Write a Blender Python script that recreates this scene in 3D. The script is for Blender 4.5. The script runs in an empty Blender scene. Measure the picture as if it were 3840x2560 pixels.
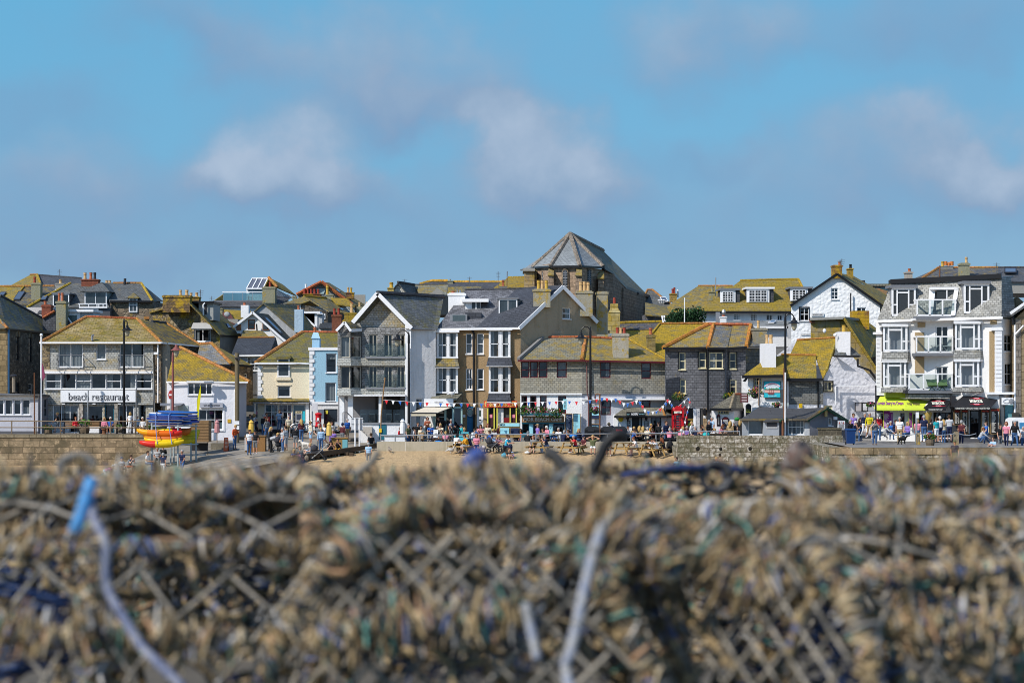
import bpy,bmesh,math,random
import numpy as np
from mathutils import Vector as V,Matrix
random.seed(7)
SC=bpy.context.scene
COL=SC.collection
F,CZ,HY=7467.0,3.9,1440.0
def Xp(px,Y):return(px-1920)/F*Y
def Zp(py,Y):return CZ+(HY-py)/F*Y
def W(px,py,Y):return V((Xp(px,Y),Y,Zp(py,Y)))
def R(a):return math.radians(a)
def tag(o,label=None,cat=None,group=None,kind=None):
 if label:o['label']=label
 if cat:o['category']=cat
 if group:o['group']=group
 if kind:o['kind']=kind
 return o
def thing(name,label,cat,loc=(0,0,0),rz=0.0,group=None):
 o=bpy.data.objects.new(name,None);COL.objects.link(o)
 o.empty_display_size=.2
 o.location=loc;o.rotation_euler=(0,0,rz)
 return tag(o,label,cat,group)
def rootloc(o):
 v=V((0,0,0))
 while o is not None:
  v=v+V(o.location);o=o.parent
 return v
def dup(root,loc,rz=0.0,label=None,group=None,sc=None):
 def rec(o,par):
  c=o.copy();COL.objects.link(c)
  if par:c.parent=par
  for ch in o.children:rec(ch,c)
  return c
 r=rec(root,None)
 r.location=loc;r.rotation_euler=(0,0,rz)
 if sc:r.scale=(sc,sc,sc)
 if label:r['label']=label
 if group:r['group']=group
 return r
class M:
 """collects faces of one mesh"""
 def __init__(s):s.v=[];s.f=[];s.m=[];s.i=0
 def add(s,vs,fs):
  b=len(s.v);s.v+=[V(p)for p in vs]
  for f in fs:s.f.append([b+k for k in f]);s.m.append(s.i)
  return s
 def poly(s,pts):return s.add(pts,[list(range(len(pts)))])
 def slab(s,pts,t=.12,down=None):
  pts=[V(p)for p in pts];n=V((0,0,0))
  for k in range(len(pts)):n+=(pts[k]-pts[0]).cross(pts[(k+1)%len(pts)]-pts[0])
  if n.length<1e-9:return s
  n.normalize()
  if n.z<-.02 or(abs(n.z)<=.02 and n.y>0):n=-n;pts.reverse()
  d=-n*t if down is None else V(down)
  q=[p+d for p in pts];N=len(pts)
  fs=[list(range(N)),list(range(2*N-1,N-1,-1))]
  for k in range(N):j=(k+1)%N;fs.append([k,k+N,j+N,j])
  return s.add(pts+q,fs)
 def box(s,x0,x1,y0,y1,z0,z1):
  x0,x1=sorted((x0,x1));y0,y1=sorted((y0,y1));z0,z1=sorted((z0,z1))
  return s.add([(x0,y0,z0),(x1,y0,z0),(x1,y1,z0),(x0,y1,z0),(x0,y0,z1),(x1,y0,z1),(x1,y1,z1),(x0,y1,z1)],[(0,3,2,1),(4,5,6,7),(0,1,5,4),(1,2,6,5),(2,3,7,6),(3,0,4,7)])
 def bp(s,x0,y0,x1,y1,Y,d):
  a,b=W(x0,y0,Y),W(x1,y1,Y)
  return s.box(a.x,b.x,Y,Y+d,a.z,b.z)
 def obox(s,c,u,v,w):
  c,u,v,w=V(c),V(u),V(v),V(w)
  P=[c+a*u+b*v+e*w for e in(-1,1)for(a,b)in((-1,-1),(1,-1),(1,1),(-1,1))]
  fs=[(0,3,2,1),(4,5,6,7),(0,1,5,4),(1,2,6,5),(2,3,7,6),(3,0,4,7)]
  if u.cross(v).dot(w)<0:fs=[f[::-1]for f in fs]
  return s.add(P,fs)
 def bar(s,p,q,w,h=None):
  p,q=V(p),V(q);d=(q-p);L=d.length
  if L<1e-6:return s
  d/=L;up=V((0,0,1))if abs(d.z)<.9 else V((0,1,0))
  a=d.cross(up).normalized();b=a.cross(d)
  return s.obox((p+q)/2,d*L/2,a*w/2,b*(h or w)/2)
 def tube(s,p,q,r,n=6,r2=None,caps=True):
  return s.path([p,q],r,n,r2,caps)
 def path(s,pts,r,n=6,r2=None,caps=True):
  pts=[V(p)for p in pts];N=len(pts);rings=[];b=len(s.v)
  a=None
  for k in range(N):
   t=(pts[min(k+1,N-1)]-pts[max(k-1,0)])
   if t.length<1e-9:t=V((0,0,1))
   t.normalize()
   if a is None or a.cross(t).length<.05:
    up=V((0,0,1))if abs(t.z)<.9 else V((1,0,0))
    a=t.cross(up)
   a=(a-t*a.dot(t)).normalized();c=t.cross(a)
   rr=r if r2 is None else r+(r2-r)*k/(N-1)
   if isinstance(r,(list,tuple)):rr=r[k]
   s.v+=[pts[k]+(a*math.cos(2*math.pi*j/n)+c*math.sin(2*math.pi*j/n))*rr for j in range(n)]
  for k in range(N-1):
   for j in range(n):
    j2=(j+1)%n
    s.f.append([b+k*n+j,b+k*n+j2,b+(k+1)*n+j2,b+(k+1)*n+j]);s.m.append(s.i)
  if caps:
   s.f.append([b+j for j in range(n)][::-1]);s.m.append(s.i)
   s.f.append([b+(N-1)*n+j for j in range(n)]);s.m.append(s.i)
  return s
 def lathe(s,c,prof,n=12):
  c=V(c);b=len(s.v);N=len(prof)
  for(r,z)in prof:
   s.v+=[c+V((r*math.cos(2*math.pi*j/n),r*math.sin(2*math.pi*j/n),z))for j in range(n)]
  for k in range(N-1):
   for j in range(n):
    j2=(j+1)%n
    s.f.append([b+k*n+j,b+k*n+j2,b+(k+1)*n+j2,b+(k+1)*n+j]);s.m.append(s.i)
  s.f.append([b+j for j in range(n)][::-1]);s.m.append(s.i)
  s.f.append([b+(N-1)*n+j for j in range(n)]);s.m.append(s.i)
  return s
 def ball(s,c,rx,ry=None,rz=None,n=10,rot=None):
  ry=ry or rx;rz=rz or rx;c=V(c);b=len(s.v);K=max(4,n//2)
  for k in range(K+1):
   th=math.pi*k/K
   for j in range(n):
    ph=2*math.pi*j/n
    p=V((rx*math.sin(th)*math.cos(ph),ry*math.sin(th)*math.sin(ph),rz*math.cos(th)))
    if rot is not None:p=rot@p
    s.v.append(c+p)
  for k in range(K):
   for j in range(n):
    j2=(j+1)%n
    s.f.append([b+k*n+j,b+(k+1)*n+j,b+(k+1)*n+j2,b+k*n+j2]);s.m.append(s.i)
  return s
 def out(s,name,mat,parent=None,smooth=False,weld=False):
  off=rootloc(parent)if parent is not None else V((0,0,0))
  me=bpy.data.meshes.new(name)
  co=np.array([tuple(p-off)for p in s.v],dtype=np.float32)if s.v else np.zeros((0,3),np.float32)
  me.from_pydata(co.tolist(),[],s.f)
  for mm in(mat if isinstance(mat,(list,tuple))else[mat]):me.materials.append(mm)
  if any(s.m):me.polygons.foreach_set('material_index',s.m)
  if smooth:me.polygons.foreach_set('use_smooth',[True]*len(me.polygons))
  uv=me.uv_layers.new(name='UVMap');d=np.zeros(len(me.loops)*2,np.float32)
  if len(me.polygons):
   for p in me.polygons:
    n=p.normal
    if abs(n.z)>.985:u=V((1,0,0));v=V((0,1,0))
    else:
     u=V((-n.y,n.x,0)).normalized()
     if abs(u.x)>.3 and u.x<0:u=-u
     v=n.cross(u)
     if v.z<0:v=-v
    for li in p.loop_indices:
     c=s.v[me.loops[li].vertex_index]
     d[li*2]=c.dot(u);d[li*2+1]=c.dot(v)
   uv.data.foreach_set('uv',d)
  if weld:
   bm=bmesh.new();bm.from_mesh(me);bmesh.ops.remove_doubles(bm,verts=bm.verts,dist=1e-4);bm.to_mesh(me);bm.free()
  me.update()
  o=bpy.data.objects.new(name,me);COL.objects.link(o)
  if parent is not None:o.parent=parent
  return o
class G:
 def __init__(s,name):
  s.m=bpy.data.materials.new(name);s.m.use_nodes=True;s.t=s.m.node_tree
  s.b=s.t.nodes['Principled BSDF'];s.b.inputs['Specular IOR Level'].default_value=.25
 def __call__(s,typ,_p=None,**inp):
  n=s.t.nodes.new('ShaderNode'+typ)
  for k,v in(_p or{}).items():setattr(n,k,v)
  for k,v in inp.items():
   key=int(k[1:])if k[0]=='i' and k[1:].isdigit()else k.replace('_',' ')
   s.set(n.inputs[key],v)
  return n
 def set(s,sock,v):
  if isinstance(v,bpy.types.NodeSocket):s.t.links.new(v,sock)
  elif isinstance(v,bpy.types.Node):s.t.links.new(v.outputs[0],sock)
  else:
   if hasattr(sock.default_value,'__len__')and len(sock.default_value)==4 and len(v)==3:v=(*v,1)
   sock.default_value=v
 def mix(s,f,a,b,mode='MIX'):
  n=s.t.nodes.new('ShaderNodeMix');n.data_type='RGBA';n.blend_type=mode
  s.set(n.inputs[0],f);s.set(n.inputs[6],a);s.set(n.inputs[7],b);return n.outputs[2]
 def ramp(s,f,stops,interp='LINEAR'):
  n=s.t.nodes.new('ShaderNodeValToRGB');s.set(n.inputs[0],f);e=n.color_ramp.elements
  n.color_ramp.interpolation=interp
  while len(e)<len(stops):e.new(.5)
  for k,(p,c)in enumerate(stops):
   e[k].position=p;e[k].color=(c,c,c,1)if isinstance(c,(int,float))else(*c,1)
  return n.outputs[0]
 def math(s,op,a,b=None,clamp=False):
  n=s.t.nodes.new('ShaderNodeMath');n.operation=op;n.use_clamp=clamp
  s.set(n.inputs[0],a)
  if b is not None:s.set(n.inputs[1],b)
  return n.outputs[0]
 def noise(s,vec,scale,detail=4,rough=.55):return s('TexNoise',Vector=vec,Scale=scale,Detail=detail,Roughness=rough).outputs[0]
 def pos(s):return s('NewGeometry').outputs['Position']
 def uv(s):return s('TexCoord').outputs['UV']
 def bump(s,h,d=.02,st=.6):
  s.set(s.b.inputs['Normal'],s('Bump',Height=h,Distance=d,Strength=st))
 def col(s,c):s.set(s.b.inputs['Base Color'],c);return s
 def rough(s,r):s.set(s.b.inputs['Roughness'],r);return s
def lin(c):return tuple(((x/255)/12.92 if x/255<=.04045 else((x/255+.055)/1.055)**2.4)for x in c)
_mc={}
def solid(c,r=.6,metal=0.0,name='paint'):
 k=('s',c,r,metal)
 if k not in _mc:
  g=G(name);n=g.noise(g.pos(),9.0,3)
  g.col(g.mix(g.ramp(n,[(.3,0.),(.7,1.)]),tuple(x*.88 for x in c),tuple(min(1,x*1.06)for x in c))).rough(r)
  g.b.inputs['Metallic'].default_value=metal
  _mc[k]=g.m
 return _mc[k]
def flat(c,r=.7,name='cloth'):
 k=('f',c,r)
 if k not in _mc:
  g=G(name);g.col((*c,1)).rough(r);_mc[k]=g.m
 return _mc[k]
LICH_A,LICH_B=(.50,.31,.012),(.23,.165,.012)
def slate(base=(.085,.09,.10),lich=.5,w=.3,h=.2,seed=0.,var=.35,name='slate',mort=.35,lc=None,grn=0.):
 k=('sl',base,lich,w,h,seed,var,lc,grn)
 if k in _mc:return _mc[k]
 g=G(name);uv=g.uv();p=g('VectorMath',{'operation':'ADD'},i0=g.pos(),i1=(seed*13.1,seed*7.3,seed*3.7)).outputs[0]
 lo=tuple(x*(1-var)for x in base);hi=tuple(x*(1+var*1.4)for x in base)
 br=g('TexBrick',{'offset':.5},Vector=uv,Color1=lo,Color2=hi,Mortar=tuple(x*mort for x in base),Scale=1.,Mortar_Size=.014,Mortar_Smooth=.3,Brick_Width=w,Row_Height=h)
 n1=g.noise(p,1.7,6,.65);n2=g.noise(p,11.,4,.6);n3=g.noise(p,.45,3)
 c=g.mix(g.ramp(n2,[(.3,0.),(.75,.55)]),br,tuple(min(1,x*1.9)for x in base))
 c=g.mix(g.ramp(n3,[(.35,0.),(.65,.4)]),c,tuple(x*.55 for x in base))
 if lich>0:
  s=g.math('ADD',g.math('MULTIPLY',n1,.6),g.math('ADD',g.math('MULTIPLY',n3,.18),g.math('MULTIPLY',n2,.22)))
  th=.668-.30*lich
  f=g.ramp(s,[(max(0,th-.07),0.),(min(1,th+.09),1.)])
  f=g.math('MULTIPLY',f,g.math('ADD',.55,g.math('MULTIPLY',br.outputs['Fac'],-.25)),True)if lich<.3 else g.math('MULTIPLY',f,.9)
  A,B=(LICH_A,LICH_B)if lc is None else lc
  l=g.mix(g.ramp(g.noise(p,5.,5,.7),[(.36,0.),(.62,1.)]),B,A)
  l=g.mix(g.ramp(g.noise(p,23.,2),[(.5,0.),(.72,.6)]),l,tuple(x*.45 for x in B))
  if grn:l=g.mix(g.ramp(g.noise(p,.8,3),[(.45,0.),(.6,grn)]),l,(.10,.135,.012))
  c=g.mix(f,c,l)
 c=g.mix(g.math('MULTIPLY',br.outputs['Fac'],.35),c,tuple(x*.3 for x in base))
 c=g.mix(g.ramp(g.noise(p,3.4,5,.75),[(.54,0.),(.7,.25)]),c,tuple(x*.6 for x in base))
 g.col(c).rough(.75);g.bump(g.math('ADD',g.math('MULTIPLY',br.outputs['Fac'],-1.),g.math('MULTIPLY',n2,.6)),.03,.8)
 _mc[k]=g.m;return g.m
def hung(base=(.26,.26,.25),lich=.2,seed=0.,w=.24,h=.17):
 return slate(base,lich,w,h,seed,.28,'hung_slate',.30,((.46,.29,.03),(.30,.23,.05)))
def stone(base=(.22,.17,.12),sc=2.6,seed=0.,mort=(.16,.14,.12),lich=0.,name='rubble_stone',pale=.5):
 k=('st',base,sc,seed,mort,lich,pale)
 if k in _mc:return _mc[k]
 g=G(name);uv=g.uv();p=g.pos()
 d=g.mix(.10,uv,g('TexNoise',Vector=uv,Scale=3.,Detail=3.).outputs['Color'])
 mp=g('Mapping',Vector=d,Scale=(sc,sc*1.55,1),Location=(seed,seed*1.7,0))
 vo=g('TexVoronoi',{'feature':'F1'},Vector=mp,Scale=1.);ve=g('TexVoronoi',{'feature':'DISTANCE_TO_EDGE'},Vector=mp,Scale=1.)
 cell=g('SeparateColor',i0=vo.outputs['Color']).outputs[0]
 c=g.ramp(cell,[(0.,tuple(x*.5 for x in base)),(.45,base),(.8,tuple(min(1,x*1.5)for x in base)),(1.,tuple(min(1,x*(1.5+pale))for x in base))])
 n=g.noise(p,7.,6,.7);c=g.mix(g.ramp(n,[(.35,0.),(.75,.7)]),c,tuple(x*.55 for x in base))
 e=g.ramp(ve.outputs['Distance'],[(0.,1.),(.09,0.)]);c=g.mix(g.math('MULTIPLY',e,.85),c,mort)
 if lich:c=g.mix(g.math('MULTIPLY',g.ramp(g.noise(p,1.1,6,.7),[(.62-.3*lich,0.),(.74-.3*lich,1.)]),.85),c,g.mix(g.ramp(n,[(.4,0.),(.6,1.)]),LICH_B,LICH_A))
 g.col(c).rough(.9);g.bump(g.math('ADD',g.math('MULTIPLY',e,-1.),n),.06,.8)
 _mc[k]=g.m;return g.m
def ashlar(base=(.27,.21,.14),w=.9,h=.42,seed=0.,name='block_stone',mort=.45,stain=.5,var=.3,lich=0.):
 k=('as',base,w,h,seed,stain,var,lich)
 if k in _mc:return _mc[k]
 g=G(name);uv=g.uv();p=g.pos()
 d=g.mix(.05,uv,g('TexNoise',Vector=uv,Scale=2.2,Detail=4.).outputs['Color'])
 br=g('TexBrick',{'offset':.43,'squash':.75,'squash_frequency':3},Vector=d,Color1=tuple(x*(1-var)for x in base),Color2=tuple(min(1,x*(1+var))for x in base),Mortar=tuple(x*mort for x in base),Scale=1.,Mortar_Size=.022,Mortar_Smooth=.4,Brick_Width=w,Row_Height=h)
 n=g.noise(p,5.,7,.7);n2=g.noise(p,.7,5,.65)
 c=g.mix(g.ramp(n,[(.3,0.),(.7,.75)]),br,tuple(x*.6 for x in base))
 c=g.mix(g.math('MULTIPLY',g.ramp(n2,[(.42,0.),(.62,1.)]),stain),c,(.07,.06,.035))
 c=g.mix(g.math('MULTIPLY',g.ramp(g.noise(p,2.6,4,.7),[(.55,0.),(.7,1.)]),.55),c,tuple(min(1,x*1.75)for x in base))
 if lich:c=g.mix(g.math('MULTIPLY',g.ramp(g.noise(p,1.3,6,.7),[(.60-.3*lich,0.),(.72-.3*lich,1.)]),.8),c,LICH_A)
 g.col(c).rough(.9);g.bump(g.math('ADD',g.math('MULTIPLY',br.outputs['Fac'],-1.),n),.05,.8)
 _mc[k]=g.m;return g.m
def render(c=(.8,.8,.79),dirt=.25,rough_=.04,sc=9.,stain=(.30,.28,.24),name='rendered_wall',lich=0.):
 k=('rd',c,dirt,rough_,sc,stain,lich)
 if k in _mc:return _mc[k]
 g=G(name);p=g.pos();n=g.noise(p,sc,6,.65);n2=g.noise(p,.8,6,.7)
 mp=g('Mapping',Vector=p,Scale=(2.2,2.2,.22));st=g.noise(mp,1.5,5,.7)
 cc=g.mix(g.math('MULTIPLY',g.ramp(n,[(.3,0.),(.75,1.)]),.25),c,tuple(x*.8 for x in c))
 cc=g.mix(g.math('MULTIPLY',g.ramp(st,[(.5,0.),(.75,1.)]),dirt),cc,stain)
 cc=g.mix(g.math('MULTIPLY',g.ramp(n2,[(.55,0.),(.75,1.)]),dirt),cc,stain)
 if lich:cc=g.mix(g.math('MULTIPLY',g.ramp(g.noise(p,1.6,6,.7),[(.66-.3*lich,0.),(.78-.3*lich,1.)]),.85),cc,g.mix(g.ramp(n,[(.4,0.),(.6,1.)]),LICH_B,LICH_A))
 g.col(cc).rough(.85);g.bump(n,rough_,.9)
 _mc[k]=g.m;return g.m
def rubblewash(c=(.78,.78,.8)):
 k=('rw',c)
 if k in _mc:return _mc[k]
 g=G('whitewashed_rubble');uv=g.uv();d=g.mix(.16,uv,g('TexNoise',Vector=uv,Scale=2.5,Detail=4.).outputs['Color'])
 ve=g('TexVoronoi',{'feature':'SMOOTH_F1'},Vector=d,Scale=4.6,Smoothness=.5);n=g.noise(g.pos(),6.,6,.7)
 g.col(g.mix(g.ramp(n,[(.55,0.),(.8,.35)]),c,tuple(x*.6 for x in c))).rough(.85)
 g.bump(g.math('ADD',g.math('MULTIPLY',ve.outputs['Distance'],-1.2),g.math('MULTIPLY',n,.5)),.05,.9)
 _mc[k]=g.m;return g.m
def brick(base=(.30,.12,.07),seed=0.,w=.22,h=.075,lich=0.):
 return ashlar(base,w,h,seed,'brick',.8,.3,.25,lich)
def wood(c=(.32,.19,.09),sc=18.,name='timber'):
 k=('wd',c,sc)
 if k in _mc:return _mc[k]
 g=G(name);mp=g('Mapping',Vector=g.pos(),Scale=(1,1,5.));n=g.noise(mp,sc*.4,5,.7)
 g.col(g.mix(g.ramp(n,[(.3,0.),(.7,1.)]),tuple(x*.55 for x in c),c)).rough(.8);g.bump(n,.01,.5)
 _mc[k]=g.m;return g.m
def glass(name='window_glass',tint=(.50,.53,.55),refl=.09):
 k=('gl',tint,refl)
 if k in _mc:return _mc[k]
 g=G(name);t=g.t;o=t.nodes['Material Output'];t.nodes.remove(g.b)
 tr=g('BsdfTransparent',Color=(*tint,1));gl=g('BsdfGlossy',Color=(.9,.95,1,1),Roughness=.03)
 lw=g('LayerWeight',Blend=.35)
 n=g.noise(g.pos(),1.3,2)
 f=g.math('ADD',refl,g.math('MULTIPLY',lw.outputs['Facing'],.35),True)
 f=g.math('MULTIPLY',f,g.ramp(n,[(.3,.55),(.7,1.)]),True)
 ms=g('MixShader',i0=f,i1=tr.outputs[0],i2=gl.outputs[0]);t.links.new(ms.outputs[0],o.inputs[0])
 _mc[k]=g.m;return g.m
GLASS=glass()
GLASSG=glass('balustrade_glass',(.80,.84,.83),.05)
WHITE=solid((.80,.80,.81),.4);BLACK=solid((.012,.012,.014),.4);DARK=solid((.03,.03,.035),.5)
CREAM=solid((.74,.66,.42),.5);MAROON=solid((.10,.012,.018),.5);GREIGE=solid((.45,.42,.35),.5)
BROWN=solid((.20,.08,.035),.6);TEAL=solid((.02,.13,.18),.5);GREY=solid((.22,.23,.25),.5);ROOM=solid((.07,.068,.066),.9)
NAVY=solid((.02,.03,.07),.5);PALEB=solid((.33,.66,.74),.5);STEEL=solid((.42,.43,.44),.35,.7);RUST=solid((.16,.07,.035),.8)
REDT=slate((.33,.09,.035),.22,.3,.4,3.,.3,'ridge_tile',.5);ORNT=slate((.34,.14,.045),.5,.3,.4,4.,.4,'ridge_tile',.5,((.44,.24,.025),(.28,.14,.02)))
DRKT=slate((.05,.05,.055),.1,.4,.4,5.,.3,'ridge_tile',.5);LICT=slate((.30,.20,.05),.8,.3,.4,6.,.3,'ridge_tile')
TERRA=solid((.42,.13,.06),.8,name='terracotta');BUFF=solid((.55,.36,.17),.8,name='buff_clay');REDC=solid((.30,.05,.03),.7,name='red_clay');YELC=solid((.52,.33,.06),.8,name='yellow_clay')
LEAD=solid((.16,.17,.19),.6,name='lead');CURT=solid((.62,.63,.62),.9,name='curtain');TIMB=wood();TIMD=wood((.10,.07,.045));TIMY=wood((.42,.27,.10))
FR={'w':WHITE,'k':BLACK,'c':CREAM,'m':MAROON,'g':GREIGE,'b':BROWN,'t':TEAL,'d':DARK,'y':GREY,'p':PALEB}
def text(s,parent,name,mat,p,width,height,u=None,shear=0.,bold=0.,depth=.015,nrm=None,vert=False):
 """lettering whose lower left corner is p, running along u, with outward normal nrm"""
 cu=bpy.data.curves.new('lettering','FONT');cu.body=s;cu.shear=shear;cu.offset=bold;cu.resolution_u=2
 ob=bpy.data.objects.new('lettering',cu);COL.objects.link(ob)
 bpy.context.view_layer.update()
 dg=bpy.context.evaluated_depsgraph_get()
 me=bpy.data.meshes.new_from_object(ob.evaluated_get(dg))
 bpy.data.objects.remove(ob)
 if not len(me.vertices):return None
 xs=[v.co.x for v in me.vertices];ys=[v.co.y for v in me.vertices]
 x0,x1,y0,y1=min(xs),max(xs),min(ys),max(ys)
 u=V(u or(1,0,0)).normalized();n=V(nrm or(0,-1,0)).normalized();up=n.cross(u).normalized()
 if up.z<0:up=-up
 sx=width/(x1-x0);sy=height/(y1-y0);m=M()
 off=p
 vs=[V(off)+u*((v.co.x-x0)*sx)+up*((v.co.y-y0)*sy)+n*depth for v in me.vertices]
 m.add(vs,[list(f.vertices)for f in me.polygons])
 bpy.data.meshes.remove(me)
 return m.out(name,mat,parent)
def textpx(s,parent,mat,x0,y0,x1,y1,Y,name='lettering',**k):
 a,b=W(x0,y1,Y),W(x1,y0,Y)
 return text(s,parent,name,mat,a,b.x-a.x,b.z-a.z,**k)
class H:
 def __init__(s,name,label,cat,Y,px,yb,group=None):
  s.Y=Y;s.o=thing(name,label,cat,W(px,yb,Y),0,group);s.lw=None;s.lr=None
 def P(s,t):
  return W(t[0],t[1],s.Y+(t[2]if len(t)>2 else 0))
 def wall(s,x0,x1,yb,yt,mat,d0=0.,d1=None,apex=None,yt1=None,wins=(),name='wall',back=0.,jamb=.16,fill=True):
  Y0=s.Y+d0;Y1=s.Y+(d0 if d1 is None else d1)
  A=V((Xp(x0,Y0),Y0));B=V((Xp(x1,Y1),Y1));L=(B-A).length;u=(B-A)/L
  n=V((u.y,-u.x))
  s.pl=(A,u,n)
  zb=Zp(yb,Y0);zt=Zp(yt,Y0);zt1=zt if yt1 is None else Zp(yt1,Y1)
  def loc(px,py):
   k=(px-1920)/F
   t=(k*A.y-A.x)/(u.x-k*u.y);return t,Zp(py,A.y+u.y*t)
  s.loc=loc
  def P3(t,z,d=0.):return V((A.x+u.x*t-n.x*d,A.y+u.y*t-n.y*d,z))
  s.P3=P3
  ap=loc(*apex)if apex else None
  ztop=max(zt,zt1,ap[1]if ap else-99)
  holes=[]
  for w in wins:
   t0,za=loc(w[0],w[1]);t1,zc=loc(w[2],w[1]);_,zd=loc((w[0]+w[2])/2,w[3]);_,zu=loc((w[0]+w[2])/2,w[1])
   holes.append((max(.02,t0),min(L-.02,t1),zd,zu))
  ss=sorted(set([0.,L]+[h[0]for h in holes]+[h[1]for h in holes]));zs=sorted(set([zb,ztop]+[min(max(z,zb),ztop)for h in holes for z in h[2:]]))
  bm=bmesh.new()
  def q(ps):
   try:bm.faces.new([bm.verts.new(p)for p in ps])
   except ValueError:pass
  for i in range(len(ss)-1):
   for j in range(len(zs)-1):
    a,b,c,d=ss[i],ss[i+1],zs[j],zs[j+1]
    if b-a<1e-4 or d-c<1e-4:continue
    mx,mz=(a+b)/2,(c+d)/2
    if any(h[0]<mx<h[1]and h[2]<mz<h[3]for h in holes):continue
    q([P3(a,c),P3(b,c),P3(b,d),P3(a,d)])
  for(a,b,c,d)in holes:
   for(p,r)in(((a,c),(b,c)),((b,c),(b,d)),((b,d),(a,d)),((a,d),(a,c))):
    q([P3(*r),P3(*p),P3(*p,jamb),P3(*r,jamb)])
  if ap or abs(zt-zt1)>1e-3:
   lines=[((0,zt),ap),(ap,(L,zt1))]if ap else[((0,zt),(L,zt1))]
   for(p,r)in lines:
    e=V((u.x*(r[0]-p[0]),u.y*(r[0]-p[0]),r[1]-p[1]));nn=e.cross(V((n.x,n.y,0)))
    if nn.z<0:nn=-nn
    bmesh.ops.bisect_plane(bm,geom=bm.verts[:]+bm.edges[:]+bm.faces[:],plane_co=P3(*p),plane_no=nn,clear_outer=True)
  m=M()
  bm.verts.index_update()
  for f in bm.faces:m.poly([v.co.copy()for v in f.verts])
  bm.free()
  if back:
   q4=[P3(0,zb,back),P3(L,zb,back),P3(L,zt1,back),P3(0,zt,back)]
   m.poly([q4[1],q4[0],q4[3],q4[2]])
   m.poly([P3(0,zb,back),P3(0,zb),P3(0,zt),P3(0,zt,back)]);m.poly([P3(L,zb),P3(L,zb,back),P3(L,zt1,back),P3(L,zt1)])
   m.poly([P3(0,zt,back),P3(0,zt),P3(L,zt1),P3(L,zt1,back)][::-1])
   if ap:m.poly([P3(0,zt,back),P3(L,zt1,back),P3(ap[0],ap[1],back)][::-1])
  wo=m.out(name,mat,s.o);s.lw=wo
  for w,h in zip(wins,holes):
   w=list(w[4:])+[1,2,'w'][max(0,len(w)-4):]
   if len(w)==3 and w[2]in 'wmc':w.append(random.choice((0,1,3,4,5,5,2)))
   s.window(h,*w,jamb=jamb)
  return wo
 def window(s,h,nx=1,ny=2,fr='w',cur=0,fw=.07,jamb=.16,nm='window'):
  a,b,c,d=h;P3=s.P3;u=V((s.pl[1].x,s.pl[1].y,0));n=V((s.pl[2].x,s.pl[2].y,0));up=V((0,0,1))
  m=M();dd=jamb*.62
  def bar(t0,t1,z0,z1,th=.05,out=0.):
   m.obox(P3((t0+t1)/2,(z0+z1)/2,dd-out),u*(t1-t0)/2,n*th/2,up*(z1-z0)/2)
  bar(a,a+fw,c,d);bar(b-fw,b,c,d);bar(a+fw,b-fw,c,c+fw);bar(a+fw,b-fw,d-fw,d)
  bw=fw*.55 if nx*ny>4 else fw*.8
  for k in range(1,nx):
   t=a+(b-a)*k/nx;bar(t-bw/2,t+bw/2,c+fw,d-fw,.04)
  for k in range(1,ny):
   z=c+(d-c)*k/ny;bar(a+fw,b-fw,z-bw/2,z+bw/2,.045,.002)
  fo=m.out(nm,FR[fr]if isinstance(fr,str)else fr,s.o)
  if fr in('w','c')and(d-c)>.5:
   sm=M();sm.obox(P3((a+b)/2,c-.03,-.03),u*((b-a)/2+.04),n*.07,up*.03);sm.out('sill',FR[fr],fo)
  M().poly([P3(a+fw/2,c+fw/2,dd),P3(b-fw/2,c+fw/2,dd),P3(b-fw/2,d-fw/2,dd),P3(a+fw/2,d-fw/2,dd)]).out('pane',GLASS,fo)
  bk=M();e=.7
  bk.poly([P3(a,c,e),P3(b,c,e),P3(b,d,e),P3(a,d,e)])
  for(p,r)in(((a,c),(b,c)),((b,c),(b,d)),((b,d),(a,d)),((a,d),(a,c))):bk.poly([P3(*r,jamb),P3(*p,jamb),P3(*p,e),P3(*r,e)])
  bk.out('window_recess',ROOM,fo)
  if cur:
   cm=M();w=b-a
   def fold(t0,t1,z0,z1):
    k=max(3,int((t1-t0)/.12));
    for i in range(k):
     p,r=t0+(t1-t0)*i/k,t0+(t1-t0)*(i+1)/k;e0,e1=(.24,.29)if i%2 else(.29,.24)
     cm.poly([P3(p,z0,e0),P3(r,z0,e1),P3(r,z1,e1),P3(p,z1,e0)])
   if cur==1:fold(a+.04,a+w*.24,c,d);fold(b-w*.24,b-.04,c,d)
   elif cur==2:fold(a+.04,b-.04,c,d)
   elif cur==3:fold(a+.04,a+w*.42,c,d)
   elif cur==4:fold(b-w*.42,b-.04,c,d)
   elif cur==5:fold(a+.04,b-.04,d-(d-c)*.3,d)
   elif cur==6:fold(a+.04,b-.04,c,c+(d-c)*.5)
   cm.out('curtain',CURT,fo)
  return fo
 def roof(s,polys,mat,t=.1,name='roof'):
  m=M()
  for p in polys:m.slab([s.P(q)for q in p],t)
  s.lr=m.out(name,mat,s.o);return s.lr
 def hip(s,L,Rr,R0,R1,run,mat,dY=0.,ends='hh',wallmat=None,over=.22,ridge=REDT,hipt=None,back=True,t=.1,gut=None):
  Y=s.Y+dY;A,B=W(*L,Y),W(*Rr,Y);C0,C1=W(*R0,Y+run),W(*R1,Y+run)
  D,E=V((A.x,A.y+2*run,A.z)),V((B.x,B.y+2*run,B.z))
  sl=V((0,-over,-over*(C0.z-A.z)/max(run,.1)))
  m=M();m.slab([A+sl,B+sl,C1,C0],t)
  if back:m.slab([E-V((sl.x,sl.y,-sl.z)),D-V((sl.x,sl.y,-sl.z)),C0,C1],t)
  if ends[0]=='h':m.slab([D,A+sl,C0],t)
  if ends[1]=='h':m.slab([B+sl,E,C1],t)
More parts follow.
